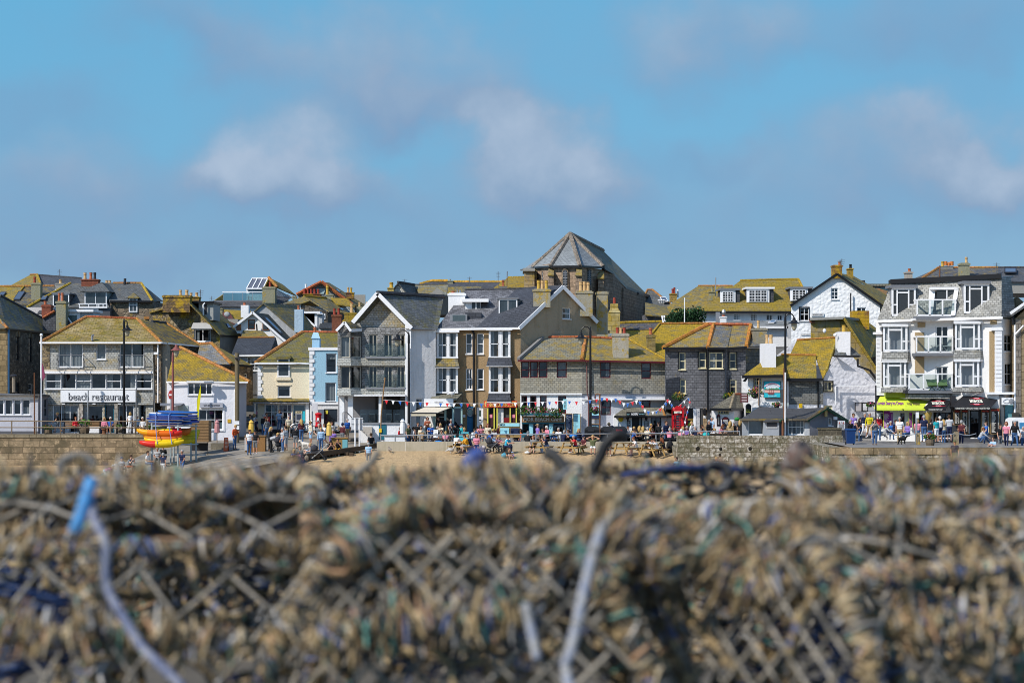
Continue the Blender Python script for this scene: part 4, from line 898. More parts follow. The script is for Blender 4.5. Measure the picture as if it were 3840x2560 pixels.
h.pipe('drainpipe',[(2722,1308,-.35),(2720,1480,-.35)],LEAD,.05);SCD=render((.24,.22,.17),.6,.06,8.,(.2,.15,.03),'mossy_render',.45)
h.chimney(2826,2876,1229,1292,1.,1.6,SCD,[(2838,2849,1200,BUFF)])
h.wall(2796,2862,1420,1306,hung((.095,.10,.095),.35,9.,.32,.26),.2,1.2,name='annex_wall')
h=H('pub_porch','small pub porch with hipped dark slate roof and white walls','porch',143.,2730,1632)
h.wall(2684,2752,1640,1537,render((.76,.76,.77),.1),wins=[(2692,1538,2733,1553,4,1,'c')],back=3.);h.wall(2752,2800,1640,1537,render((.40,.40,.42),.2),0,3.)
h.roof([[(2664,1531,-.4),(2738,1532,-.4),(2752,1477,2.4)],[(2664,1531,-.4),(2752,1477,2.4),(2670,1529,3.6)],[(2738,1532,-.4),(2806,1531,2.4),(2778,1478,3.2),(2752,1477,2.4)]],slate((.12,.11,.085),.2,.32,.2,20.))
h.ridge([((2753,1476,2.3),(2738,1531,-.45))],slate((.22,.18,.12),.2),.1,'hip_tile');h.ridge([((2752,1477,2.4),(2778,1477,3.2))],REDT,.1);h.line('fascia',[((2662,1534,-.45),(2739,1535,-.45)),((2739,1535,-.45),(2804,1534,2.2))],BLACK,.12,.18)
for a in((2688,1558,2701,1596),(2707,1568,2734,1600)):
 o=h.box('menu_board',*a,-.06,.05,MAROON);h.box('board_face',a[0]+1.5,a[1]+1.5,a[2]-1.5,a[3]-1.5,-.08,.03,BLACK,o);c=W((a[0]+a[2])/2,a[1],142.94);M().ball(c,(a[2]-a[0])/2/F*143*.8,.03,.12,12).out('board_top',MAROON,o);m=M();[m.bp(a[0]+4,a[1]+6+k*4,a[2]-4,a[1]+7.2+k*4,142.91,.01)for k in range(int((a[3]-a[1]-8)/4))];m.out('lettering',WH,o)
WI=rubblewash((.74,.74,.75));WI2=rubblewash((.60,.60,.64))
RI=slate((.15,.135,.07),.82,.26,.15,21.);RI2=slate((.13,.12,.07),.72,.26,.17,22.,grn=.3)
h=H('inn','old whitewashed inn with golden lichen roofs and painted ship sign','inn',142.5,2940,1600)
h.wall(2805,2942,1632,1408,WI,-.5,wins=[(2828,1415,2858,1470,3,4,'c')],back=4.);h.wall(2942,2958,1632,1422,WI2,-.5,0)
h.wall(2958,3087,1515,1426,hung((.165,.165,.155),.15,10.,.32,.15),0.);h.wall(2950,3087,1632,1513,WI2,.05,name='ground_floor')
h.wall(3086,3289,1632,1418,rubblewash((.60,.60,.64)),.2,1.2,apex=(3136,1336),yt1=1446,wins=[(3089,1430,3123,1466,2,1,'c'),(3090,1520,3122,1540,4,2,'c')],name='gable_wall')
h.poly('rear_wall',[[(2805,1410,9.),(2805,1600,9.),(3288,1600,9.),(3288,1440,9.),(3138,1270,9.),(2990,1276,9.)],[(3288,1446,1.2),(3288,1620,1.2),(3288,1600,9.),(3288,1440,9.)]],WI2)
h.box('black_window_frame',2826,1412,2829,1472,-.56,.1,BLACK)
for(a,b,c,d)in((3086,1427,3126,1431),(3086,1465,3126,1469),(3086,1427,3090,1469),(3122,1427,3126,1469)):h.box('window_trim',a,b,c,d,.12,.1,BLACK)
h.roof([[(2783,1410,-.9),(2950,1408,-.9),(2932,1332,1.8),(2872,1345,1.8)]],RI);h.roof([[(2920,1420,-.3),(3062,1420,-.5),(3060,1332,2.2),(2930,1331,2.2)]],RI2,name='roof')
h.roof([[(2955,1345,2.),(3062,1345,2.),(3086,1420,.0),(3100,1390,.1),(3138,1266,4.6),(2988,1276,4.6)]],RI,name='roof')
h.roof([[(2988,1276,4.6),(3138,1266,4.6),(3150,1330,8.5),(2985,1340,8.5)]],RI,name='roof')
h.roof([[(3128,1332,0.),(3168,1333,.0),(3180,1290,1.4),(3138,1288,2.)],[(3190,1335,.3),(3228,1333,.5),(3190,1298,1.6)]],slate((.085,.09,.09),.2,seed=23.),name='roof')
h.ridge([((2988,1275,4.6),(3138,1265,4.6))],ORNT,.11);h.ridge([((2930,1330,2.2),(3060,1331,2.2))],ORNT,.11);h.ridge([((3138,1265,4.6),(3100,1388,.0))],slate((.30,.24,.06),.6),.1,'verge_tile')
h.line('gutter',[((2783,1412,-1.),(2952,1410,-1.)),((2940,1423,-.6),(3088,1423,-.6))],BLACK,.2,.22);h.box('black_post',3066,1426,3071,1535,-.1,.1,BLACK);h.pipe('drainpipe',[(3216,1345,.3),(3217,1372,.3),(3262,1388,.8),(3285,1420,1.)],BLACK,.09)
h.line('fascia',[((3128,1335,-.1),(3222,1336,.3))],BLACK,.14)
h.poly('barge_curve',[[(2785,1428,-.7),(2805,1408,-.7),(2812,1408,-.7),(2795,1432,-.7)],[(2938,1408,-.6),(2945,1408,-.6),(2962,1428,-.6),(2955,1428,-.6)]],BLACK,.08)
CW=render((.72,.72,.74),.12,.03,7.);h.chimney(2858,2910,1288,1402,.2,1.4,CW,[(2870,2882,1253,BUFF),(2884,2898,1254,BUFF)],False);h.chimney(3143,3189,1244,1334,.4,1.2,CW,[(3157,3171,1218,YELC)],False)
M().ball(W(3132,1256,142.8),.14,.14,.14,10).out('security_camera',WHITE,h.o)
o=h.box('pub_sign',2864,1429,2928,1491,-.7,.1,BLACK);Ys=141.79
for(a,mt)in(((2866,1431,2926,1489),solid((.03,.50,.60),.5)),((2872,1440,2920,1468),flat((.62,.70,.76))),((2867,1460,2925,1472),flat((.70,.42,.36)))):h.box('sign_panel',*a,Ys-142.5,.03,mt,o);Ys-=.01
m=M();m.add([W(x,y,141.74)for x,y in((2867,1460),(2867,1456),(2880,1458),(2893,1455),(2905,1456),(2913,1453),(2925,1459),(2925,1461))],[list(range(8))]);m.out('painted_hill',flat((.05,.25,.13)),o)
m=M();m.add([W(x,y,141.73)for x,y in((2877,1473),(2905,1473),(2902,1477),(2881,1477))],[[0,1,2,3]]);[m.bp(x,1452,x+.9,1473,141.73,.01)for x in(2885,2892,2899)];m.out('painted_ship',flat((.30,.06,.05)),o)
m=M();N=10;m.add([W(2867+58*k/N,1446-12*math.sin(math.pi*k/N)+q,141.75)for k in range(N+1)for q in(0,5)],[[2*k,2*k+1,2*k+3,2*k+2]for k in range(N)]);m.out('painted_ribbon',flat((.75,.50,.58)),o)
textpx('SLOOP INN',o,flat((.6,.65,.7)),2881,1481,2911,1487,141.74,bold=.01);textpx('CIRCA 1312',o,flat((.25,.1,.12)),2880,1438,2912,1443,141.73)
o=h.box('bracket_sign',2777,1476,2805,1509,-1.4,.06,MAROON);m=M();[m.bp(2781,1480+k*6,2801,1482+k*6,141.08,.01)for k in range(5)];m.out('lettering',flat((.7,.6,.6)),o);h.line('bracket',[((2777,1474,-1.35),(2808,1474,-1.35))],BLACK,.04)
o=h.box('pub_board',2796,1520,2817,1560,-.9,.05,BLACK);c=W(2806.5,1520,141.62);M().ball(c,.18,.03,.14,12).out('board_top',BLACK,o);textpx('Quality',o,flat((.6,.7,.1)),2799,1534,2813,1538,141.59);textpx('Bar Meals',o,flat((.6,.7,.1)),2799,1541,2814,1545,141.59)
h.box('dark_cabinet',2927,1459,2950,1510,-.75,.25,solid((.06,.07,.08),.5));h.box('notice',2996,1513,3009,1529,-.1,.04,solid((.62,.40,.01),.5));h.box('slate_plaque',2927,1510,2958,1522,-.75,.1,solid((.35,.40,.40),.5))
o=h.box('menu_case',3206,1508,3284,1543,.2,.1,BLACK);h.box('case_panel',3209,1511,3230,1541,.18,.03,flat((.35,.33,.34)),o);h.box('case_panel',3256,1516,3282,1541,.18,.03,flat((.30,.31,.34)),o);m=M();[m.bp(3236,1513+k*4,3252,1515+k*4,142.69,.01)for k in range(7)];m.out('lettering',WH,o)
h.box('plinth',3170,1582,3245,1606,.3,.1,BLACK);h.line('wall_pipe',[((3135,1447,.1),(3260,1447,.7)),((3133,1447,.1),(3133,1515,.1))],WH,.07)
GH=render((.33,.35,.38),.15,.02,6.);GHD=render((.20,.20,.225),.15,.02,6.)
h=H('watch_hut','grey single storey watch hut with felt roof and green bargeboards on the wall','hut',135.4,2960,1633)
h.wall(2783,3030,1634,1572,GH,wins=[(2806,1575,2866,1630,1,1,'w'),(2955,1572,3017,1630,4,2,'w')]);
h.wall(3036,3178,1660,1574,GHD,-.3,1.2,apex=(3100,1531),yt1=1580,wins=[(3106,1566,3121,1596,1,1,'w',2)],name='gable_wall');h.box('corner_panel',3017,1582,3037,1634,-.12,.15,render((.50,.52,.55),.1))
h.box('lobby',2865,1578,2922,1634,-.8,.8,GH);h.box('lobby_window',2876,1584,2914,1602,-.84,.05,solid((.03,.03,.035),.15));h.box('lobby_frame',2874,1601,2916,1604,-.86,.06,WHITE)
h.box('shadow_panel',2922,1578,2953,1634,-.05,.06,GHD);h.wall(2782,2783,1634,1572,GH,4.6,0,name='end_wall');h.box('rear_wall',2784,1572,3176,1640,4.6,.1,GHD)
FELT=slate((.055,.055,.058),.10,3.2,.9,24.,.1,mort=.7)
h.roof([[(2776,1572,-.45),(3032,1572,-.45),(3100,1527,2.3),(2980,1532,2.4),(2848,1524,2.3)],[(2776,1572,-.45),(2848,1524,2.3),(2782,1568,5.)]],FELT,.12)
h.roof([[(3100,1527,2.3),(3180,1576,2.0),(3176,1572,5.),(2782,1568,5.),(2848,1524,2.3),(2980,1532,2.4)]],FELT,.1,'roof');h.roof([[(2862,1579,-1.),(2925,1576,-1.),(2925,1567,.0),(2880,1567,.0)]],FELT,.08,'lobby_roof');h.line('lobby_verge',[((2925,1578,-1.05),(2952,1568,-.1))],solid((.02,.10,.055),.5),.06,.12)
h.line('bargeboard',[((3029,1575,-.4),(3101,1530,-.25)),((3101,1530,-.25),(3180,1579,1.1))],solid((.01,.14,.065),.5),.08,.17);h.line('roof_edge',[((2774,1573,-.5),(3030,1573,-.5)),((3028,1571,-.5),(3100,1526,-.35))],slate((.10,.085,.06),.3,2.,2.),.1,.14);h.roof([[(3100,1527,2.3),(3100,1526,-.4),(3032,1572,-.45)],[(3100,1526,-.4),(3180,1576,1.),(3180,1576,2.0),(3100,1527,2.3)]],FELT,.08,'roof')
o=h.box('plaque',3093,1537,3103,1562,-.1,.25,solid((.40,.30,.12),.6));h.box('notice',3126,1562,3140,1573,.35,.2,WH)
o=h.box('warning_sign',3142,1577,3169,1611,.3,.35,solid((.60,.61,.64),.5));m=M();[m.add([W(x-4,1589,135.68),W(x+4,1589,135.68),W(x,1580,135.68)],[[0,1,2]])for x in(3148,3163)];m.out('warning_triangle',flat((.35,.10,.08)),o);m=M();[m.bp(3146,1593+k*4,3165,1594.6+k*4,135.68,.01)for k in range(4)];m.out('lettering',DARK,o)
textpx('3',o,DARK,3153,1581,3158,1588,135.68);h.pipe('vent_pipe',[(2935,1634,-.9),(2935,1575,-.9)],RUST,.08);h.aerial(2848,1440,1526,2.2,r=.06)
h=H('apartment_block','white four storey apartment block with slate mansard and glass balconies','apartment block',137.,3550,1656)
WA=render((.73,.725,.72),.22,.02,9.);TN=render((.40,.29,.16),.2,.05,16.)
dY1=-3.0
def AY(px):return dY1*(px-3288)/(3756-3288)
h.wall(3288,3756,1660,1204,WA,0,dY1,yt1=1190,wins=[(3508,1222,3556,1320,2,1,'w'),(3508,1374,3556,1458,2,1,'w'),(3300,1545,3352,1622,2,1,'w'),(3376,1548,3392,1640,1,1,'d'),(3420,1548,3490,1610,3,1,'w'),(3500,1545,3568,1640,3,1,'k'),(3576,1538,3600,1592,1,1,'k'),(3607,1538,3632,1625,1,1,'k'),(3636,1538,3672,1640,1,1,'k'),(3680,1538,3712,1625,1,1,'k'),(3716,1536,3748,1625,1,1,'k')])
h.wall(3756,3806,1660,1195,WA,dY1,dY1+1.8,wins=[(3766,1255,3796,1318,2,2,'w'),(3768,1362,3794,1442,2,2,'w')],name='end_wall')
h.poly('rear_wall',[[(3288,1204,10.),(3288,1640,10.),(3830,1640,8.),(3830,1190,8.)],[(3288,1204,0),(3288,1650,0),(3288,1640,10.),(3288,1204,10.)]],WA)
MS=slate((.26,.255,.235),.16,.26,.17,25.,.45,lc=((.36,.26,.04),(.27,.2,.05)))
h.poly('mansard',[[(3288,1204,-.3),(3756,1189,dY1-.3),(3756,1040,dY1+1.2),(3344,1062,1.0)],[(3756,1189,dY1-.3),(3810,1188,dY1+1.6),(3790,1036,dY1+2.6),(3756,1040,dY1+1.2)],[(3288,1204,-.3),(3344,1062,1.0),(3360,1062,9.),(3288,1204,10.)]],MS,.15)
h.poly('flat_roof',[[(3340,1060,.9),(3756,1038,dY1+1.1),(3800,1034,8.),(3350,1052,9.)]],LEAD,.12);h.line('parapet',[((3340,1056,.8),(3756,1035,dY1+1.))],BLACK,.2,.32);h.box('parapet_end',3342,1048,3368,1062,.7,1.,BLACK)
h.line('eaves_gutter',[((3280,1205,-.5),(3760,1191,dY1-.5))],WHITE,.16);m=M();m2=M()
for k in range(16):m.bp(3287,1262+k*14.5,3308,1275+k*14.5,136.9,.1);m2.bp(3731,1232+k*15.5,3757,1246+k*15.5,133.95-.05,.1)
m.out('quoin',WHITE,h.o);m2.out('quoin',WHITE,h.o);h.box('cornice',3276,1245,3309,1254,-.25,.3,WHITE);h.box('cornice',3718,1229,3760,1239,dY1-.15,.3,WHITE);h.box('cornice',3700,1470,3805,1478,dY1-.2,.4,WHITE);h.box('cornice',3287,1468,3325,1482,-.3,.4,WHITE)
for(x0,x1,y0,y1)in((3712,1731,1242,1470),(3443,3470,1209,1226),(3433,3466,1246,1322),(3433,3466,1338,1404),(3716,3738,1200,1215)):
 if x1<x0:x1=3731
 h.box('render_panel',x0,y0,x1,y1,AY(x1)-.04,.2,TN)
def bay(x0,x1,xs,y0,y1,d,sk=True):
 Y=137.+AY(x0)-d;a,b,c=W(x0,y0,Y),W(x1,y1,Y),W(xs,y0,Y+d);m=M();fw=.11
 def col(x,w,y=Y,dd=.1):m.box(x-w/2,x+w/2,y,y+dd,b.z,a.z)
 w=b.x-a.x;t1,t2=a.x+w*.22,a.x+w*.76
 col(a.x+.06,.12);col(b.x-.07,.14);col(t1,.1);col(t2,.1)
 for z in(a.z-.05,b.z+.05):m.box(a.x,b.x,Y+.005,Y+.1,z-.06,z+.06)
 z=a.z-(a.z-b.z)*.18;m.box(t1,t2,Y+.01,Y+.09,z-.06,z+.06);z=a.z-(a.z-b.z)*.62
 for(p,q)in((a.x,t1),(t2,b.x)):m.box(p,q,Y+.01,Y+.09,z-.05,z+.05)
 e=V((c.x,Y+d,0));f=V((b.x,Y,0))
 for zz in(a.z-.05,b.z+.05,z):m.bar((f.x,f.y+.05,zz),(e.x,e.y+.05,zz),.1)
 m.bar((e.x,e.y,b.z),(e.x,e.y,a.z),.12)
 o=m.out('bay_window',WHITE,h.o);M().poly([(a.x,Y+.05,b.z),(b.x,Y+.05,b.z),(b.x,Y+.05,a.z),(a.x,Y+.05,a.z)]).out('pane',GLASS,o);M().poly([(f.x,f.y+.05,b.z),(e.x,e.y+.05,b.z),(e.x,e.y+.05,a.z),(f.x,f.y+.05,a.z)]).out('pane',GLASS,o)
 k=M();k.poly([(a.x+.1,Y+.25,b.z),(a.x+w*.16,Y+.25,b.z),(a.x+w*.16,Y+.25,a.z),(a.x+.1,Y+.25,a.z)]);k.poly([(f.x+.1,f.y+.3,b.z),(e.x-.1,e.y+.1,b.z),(e.x-.1,e.y+.1,a.z),(f.x+.1,f.y+.3,a.z)]);k.out('curtain',CURT,o)
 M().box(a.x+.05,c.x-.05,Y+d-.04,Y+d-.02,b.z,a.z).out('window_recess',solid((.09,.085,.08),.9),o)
 M().slab([W(x0-6,y0-4,Y-.12),W(x1+3,y0-4,Y-.12),W(xs+6,y0-6,Y+d),W(x0-6,y0-6,Y+d)],.18).out('bay_cornice',WHITE,o)
 if sk:
  q=y1+4;z2=33;M().slab([W(x0-3,q,Y),W(x1+2,q,Y),W(x1+2,q+z2,Y-.12),W(x0-7,q+z2,Y-.12)],.1).slab([W(x1+2,q,Y),W(xs+4,q,Y+d),W(xs+6,q+z2,Y+d-.1),W(x1+2,q+z2,Y-.12)],.1).out('bay_skirt',MS,o)
bay(3312,3403,3428,1219,1316,.9);bay(3582,3675,3703,1208,1309,.9);bay(3312,3398,3426,1353,1449,.9,False);bay(3582,3672,3702,1350,1448,.9,False)
for(x0,x1,xs,y0,y1)in((3305,3396,3425,1453,1470),(3574,3680,3708,1452,1468)):h.poly('bay_skirt',[[(x0,y0,AY(x0)-.95),(x1,y0,AY(x0)-.95),(x1,y1,AY(x0)-1.15),(x0-2,y1,AY(x0)-1.15)],[(x1,y0,AY(x0)-.95),(xs,y0,AY(x0)),(xs,y1,AY(x0)),(x1,y1,AY(x0)-1.15)]],MS,.1)
for(x0,y0,x1,y1,k)in((3344,1079,3434,1185,0),(3615,1064,3710,1175,1)):
 dY=AY(x0)-.25;d=h.box('dormer',x0+2,y0-2,x1,y1,dY+.12,1.6,GREY);m=M();Y=137+dY;a,b=W(x0,y0,Y),W(x1,y1,Y);w=b.x-a.x
 for(p,q)in((0,.12),(w-.12,w),(w*.2,w*.2+.09),(w*.68,w*.68+.09)):m.box(a.x+p,a.x+q,Y,Y+.12,b.z,a.z)
 for z in(a.z-.07,b.z+.07):m.box(a.x,b.x,Y+.01,Y+.12,z-.07,z+.07)
 for(p,q,t)in((.2,.72,.17),(0,.22,.6),(.7,1,.6)):z=a.z-(a.z-b.z)*t;m.box(a.x+w*p,a.x+w*q,Y+.015,Y+.11,z-.05,z+.05)
 m.out('window',WHITE,d);M().poly([(a.x,Y+.06,b.z),(b.x,Y+.06,b.z),(b.x,Y+.06,a.z),(a.x,Y+.06,a.z)]).out('pane',solid((.045,.05,.055),.05,.1),d);h.box('dormer_roof',x0-4,y0-11,x1+8,y0-1,dY-.15,2.,LEAD,d);h.box('dormer_cornice',x0-2,y0-4,x1+4,y0+1,dY-.1,.3,WHITE,d)
M().bp(3633,1135,3660,1172,137+AY(3615)+.0,.05).out('yellow_coat',flat((.65,.50,.02)),h.o)
def balcony(x0,x1,yt,yb,n,d):
 Y=137.+AY(x0)-d;a,b=W(x0,yt,Y),W(x1,yb,Y);m=M()
 for k in range(n+1):x=a.x+(b.x-a.x)*k/n;m.box(x-.05,x+.05,Y,Y+.08,b.z,a.z)
 m.box(a.x,b.x,Y-.01,Y+.09,a.z-.04,a.z+.05);m.box(a.x,b.x,Y,Y+.08,b.z-.05,b.z+.06)
 m.bar((b.x,Y,a.z),(b.x+.5,Y+d,a.z),.09);m.bar((a.x,Y,a.z),(a.x,Y+d,a.z),.09)
 o=m.out('balcony_rail',WHITE,h.o);M().box(a.x,b.x,Y+.03,Y+.045,b.z+.06,a.z-.04).out('glass_balustrade',GLASSG,o);M().box(a.x-.1,b.x+.5,Y-.05,Y+d,b.z-.26,b.z-.06).out('balcony_slab',LEAD,o)
balcony(3440,3582,1124,1182,3,1.1);balcony(3437,3572,1262,1320,3,1.1);balcony(3410,3570,1402,1460,3,1.3)
h.box('balcony_soffit',3425,1194,3580,1200,-2.0,1.,WHITE);h.box('mansard_recess',3514,1085,3580,1182,-1.5+.3,.6,solid((.04,.045,.05),.15));h.poly('recess_cheek',[[(3482,1182,-1.9),(3497,1182,-1.9),(3508,1082,-.9),(3486,1082,-.9)],[(3566,1182,-2.2),(3580,1182,-2.2),(3596,1078,-1.2),(3580,1078,-1.2)]],WHITE,.2);h.box('recess_lintel',3490,1076,3592,1086,-1.3,.5,WHITE);h.box('frame',3549,1086,3553,1182,-1.26,.06,WHITE)
h.box('deep_recess',3484,1212,3562,1322,AY(3484)+.02-.05,.04,render((.60,.60,.62),.1))if False else None
m=M()
for(x,y)in((3505,1310),(3550,1312)):c=W(x,y,135.2);m.bar(c+V((-.22,0,-.35)),c+V((.22,0,.25)),.04);m.bar(c+V((.22,0,-.35)),c+V((-.22,0,.25)),.04);m.box(c.x-.3,c.x+.3,c.y-.2,c.y+.2,c.z+.25,c.z+.29)
m.out('folding_table',WH,h.o)
for x in(3495,3534):c=W(x,1440,134.9);m=M();m.slab([c+V((-.3,-.1,-.1)),c+V((.3,-.15,-.1)),c+V((.34,.2,.36)),c+V((0,.26,.30)),c+V((-.36,.2,.33))],.05);m.slab([c+V((-.3,-.3,-.06)),c+V((.3,-.3,-.04)),c+V((.3,0,-.12)),c+V((-.3,0,-.12))],.05);m.bar(c+V((-.3,0,-.5)),c+V((.3,0,.1)),.04);m.bar(c+V((.3,0,-.5)),c+V((-.3,0,.1)),.04);m.out('garden_chair',flat((.07,.13,.05)),h.o)
h.box('slate_canopy',3406,1477,3570,1494,-1.9,1.2,MS);h.box('black_soffit',3395,1462,3574,1475,-2.1,1.4,DARK)
SCE=render((.34,.30,.25),.4);h.chimney(3399,3422,1018,1060,6.,.8,SCE,[(3404,3416,1006,TERRA)])
LIME=solid((.56,.66,.06),.55,name='lime_canvas');BLKC=solid((.016,.016,.019),.6,name='black_canvas');PUR=solid((.28,.03,.30),.5)
def awning(x0,x1,xt0,xt1,yt,yb,d,mt,val=6,nm='awning'):
 Y=137.+AY((x0+x1)/2);a,b,c,e=W(x0,yb-val,Y-d),W(x1,yb-val,Y-d),W(xt1,yt,Y-.1),W(xt0,yt,Y-.1);m=M();m.slab([a,b,c,e],.03)
 m.box(a.x,b.x,Y-d-.02,Y-d+.0,Zp(yb,Y-d),a.z);m.slab([b,V((b.x,Y-.1,b.z)),c],.03);m.slab([a,e,V((a.x,Y-.1,a.z))],.03);return m.out(nm,mt,h.o),Y-d
def slope_text(s,o,mt,x0,x1,f0,f1,A,sh=0.,bold=.0):
 """lettering lying on an awning slope; A = (xt0.. geometry)"""
 (yb,Yb,yt,Yt)=A;p0,p1=W(x0,yb,Yb),W(x0,yt,Yt);q=p0.lerp(p1,f0);u=V((1,0,0));sl=(p1-p0);sl.x=0
 n=V((0,-sl.z,sl.y)).normalized()
 if n.y>0:n=-n
 text(s,o,'lettering',mt,q+n*.02,Xp(x1,Yb)-Xp(x0,Yb),sl.length*(f1-f0),u=u,nrm=n,shear=sh,bold=bold)
o,Ya=awning(3287,3392,3300,3405,1486,1539,1.2,LIME);slope_text('Cornish Dairy ice Cream',o,PUR,3289,3390,.22,.58,(1533,Ya,1486,Ya+1.1),.2,.02);h.box('fascia',3322,1472,3410,1490,-.9,.7,solid((.30,.36,.03),.5));h.box('fascia_end',3288,1482,3312,1545,-.2,.15,DARK)
o2,Ya=awning(3390,3470,3404,3490,1496,1539,1.5,LIME);slope_text("Willy Wallers",o2,flat((.12,.07,.06)),3404,3452,.28,.62,(1533,Ya,1496,Ya+1.4),.1,.02)
o3,Ya=awning(3470,3547,3492,3571,1495,1540,1.5,BLKC,10)
def bake(o,x0,x1,Y,yb,yt,d):
 w=x1-x0;A=(yb,Y,yt,Y+d);mid=(x0+x1)/2
 slope_text('BAKEHOUSE',o,flat((.80,.78,.66)),x0+w*.05,x1-w*.05,.36,.64,A,.2,.03)
 for(f,s)in((.76,'CORNISH'),(.22,'SINCE 1949')):
  p0,p1=W(mid,yb,Y),W(mid,yt,Y+d);c=p0.lerp(p1,f);u=V((1,0,0));sl=(p1-p0);sl.x=0;sl.normalize();n=V((0,-sl.z,sl.y))
  if n.y>0:n=-n
  m=M();r=w*.27/F*Y;m.add([c+n*.015+u*r*math.cos(t)+sl*.12*math.sin(t)for t in fr(0,2*math.pi,17)[:-1]],[list(range(17))]);m.add([c+n*.014+u*a+sl*b for a,b in((-r*1.8,-.02),(r*1.8,-.02),(r*1.8,.01),(-r*1.8,.01))],[[0,1,2,3]]);m.out('badge',flat((.62,.02,.05)),o)
  slope_text(s,o,WHITE,mid-w*.18,mid+w*.18,f-.045,f+.045,(yb,Y-.012,yt,Y+d-.012),.1,.01)
bake(o3,3494,3546,Ya,1530,1495,1.4);textpx('THE CORNISH PASTY SHOP',o3,flat((.8,.8,.75)),3482,1532.5,3534,1537.5,Ya-.03,bold=.012)
o4,Ya=awning(3578,3716,3612,3752,1484,1536,1.6,BLKC,11);bake(o4,3636,3690,Ya,1525,1484,1.5);textpx('CORNISH PASTIES + CAPPUCCINO + PANINIS + BAGUETTES + PIZZA',o4,flat((.8,.78,.7)),3583,1527,3712,1533.5,Ya-.03,bold=.01)
h.box('awning_box',3570,1484,3584,1532,-2.5,.6,DARK)
h.box('stall_riser',3287,1600,3352,1625,-.12,.12,WH);h.box('stall_riser',3418,1610,3492,1645,-.2,.2,solid((.5,.5,.5),.5));h.box('stall_riser',3496,1645,3756,1660,dY1-.25,.5,solid((.08,.08,.09),.6));h.box('shop_pier',3570,1530,3600,1650,-2.15,.3,solid((.05,.05,.055),.5));h.box('shop_pier',3600,1625,3636,1650,-2.3,.3,solid((.07,.07,.078),.5));h.box('shop_pier',3672,1530,3680,1650,-2.6,.3,solid((.06,.06,.066),.5));h.box('shop_pier',3680,1625,3756,1650,-2.9,.3,solid((.07,.07,.078),.5));h.box('shop_pier',3750,1480,3766,1655,-3.1,.3,solid((.09,.10,.11),.5))
def board(x0,y0,x1,y1,dY,face,frm,top,rows,cols=((.75,.72,.65),),nm='menu_board'):
 o=h.box(nm,x0,y0,x1,y1,dY,.06,frm);h.box('board_face',x0+2,y0+2,x1-2,y1-2,dY-.02,.03,face,o);Y=137+dY-.025
 if top:textpx(top,o,flat((.75,.06,.02)),x0+3,y0+4,x1-3,y0+10,Y,bold=.01)
 m=M();n=int((y1-y0-18)/3.4)
 for k in range(n):
  y=y0+14+k*3.4;m.bp(x0+4,y,x0+4+(x1-x0)*rnd.uniform(.25,.5),y+1.4,Y,.01);m.bp(x1-8,y,x1-4,y+1.4,Y,.01)
 m.out('menu_line',flat(cols[0]),o);return o
board(3312,1538,3351,1605,-.3,PUR,solid((.55,.70,.02),.5),None,1,((.75,.65,.7),));board(3408,1545,3422,1603,-1.2,PUR,solid((.55,.70,.02),.5),None,1,((.75,.65,.1),))
board(3577,1534,3601,1593,-2.35,BLACK,TIMY,'PIZZA',1);board(3606,1534,3631,1626,-2.5,BLACK,TIMY,'PANINIS',1);o=board(3679,1534,3712,1626,-2.95,BLACK,TIMY,'PASTIES',1);h.box('price_card',3682,1598,3709,1623,-2.99,.02,flat((.72,.66,.45)),o);board(3715,1530,3750,1627,-3.2,BLACK,TIMY,'BAGUETTES',1)
for k,(x,y)in enumerate(((3440,1555),(3455,1560),(3470,1552),(3512,1560),(3530,1575),(3548,1562),(3520,1595))):h.box('goods',x,y,x+9,y+11,-1.3,.05,flat(((.6,.55,.1),(.5,.1,.3),(.55,.5,.4))[k%3]))
c=W(3480,1592,134.9);m=M();m.i=1;m.lathe(c+V((0,0,-.1)),[(.05,0),(.30,.95),(.32,1.0)],10);m.i=0;m.ball(c+V((0,0,1.0)),.36,.34,.30,12);m.ball(c+V((.02,0,1.25)),.24,.22,.2,10)
o=m.out('giant_cone',[solid((.72,.68,.58),.5),solid((.60,.42,.12),.6)],None,True);tag(o,'giant ice cream cone model standing by the kiosk window','cone model')
fs=h.box('fish_sign',3757,1491,3800,1517,dY1-.3,.1,WHITE);m=M();Yq=137+dY1-.32;m.path([W(3762+30*t,1503-7*math.sin(t*3.0),Yq)for t in fr(0,1,10)],.02,4);m.path([W(3762+30*t,1507-14*t+7*math.sin(t*3.0)+8*t,Yq)for t in fr(0,1,10)],.02,4);m.out('fish_outline',GREY,fs);M().ball(W(3792,1504,Yq),.17,.05,.19,12).out('fish_head',GREY,fs)
h.box('teal_door',3770,1517,3800,1640,dY1+.2,.1,solid((.13,.32,.35),.5));h.pipe('drainpipe',[(3806,1218,dY1),(3806,1550,dY1)],WHITE,.08);h.pipe('drainpipe',[(3797,1170,dY1),(3800,1218,dY1)],BLACK,.1)
h=H('stone_gable_house','buff stone house with white bargeboard cut off by the right edge','house',134.,3825,1655)
SB=ashlar((.32,.24,.14),.9,.5,11.,stain=.15,var=.15);h.wall(3806,4050,1660,1195,SB,back=8.,apex=(3925,1090));h.box('quoin_strip',3807,1196,3828,1560,-.06,.06,ashlar((.22,.19,.16),.6,.42,12.,stain=.1,var=.1))
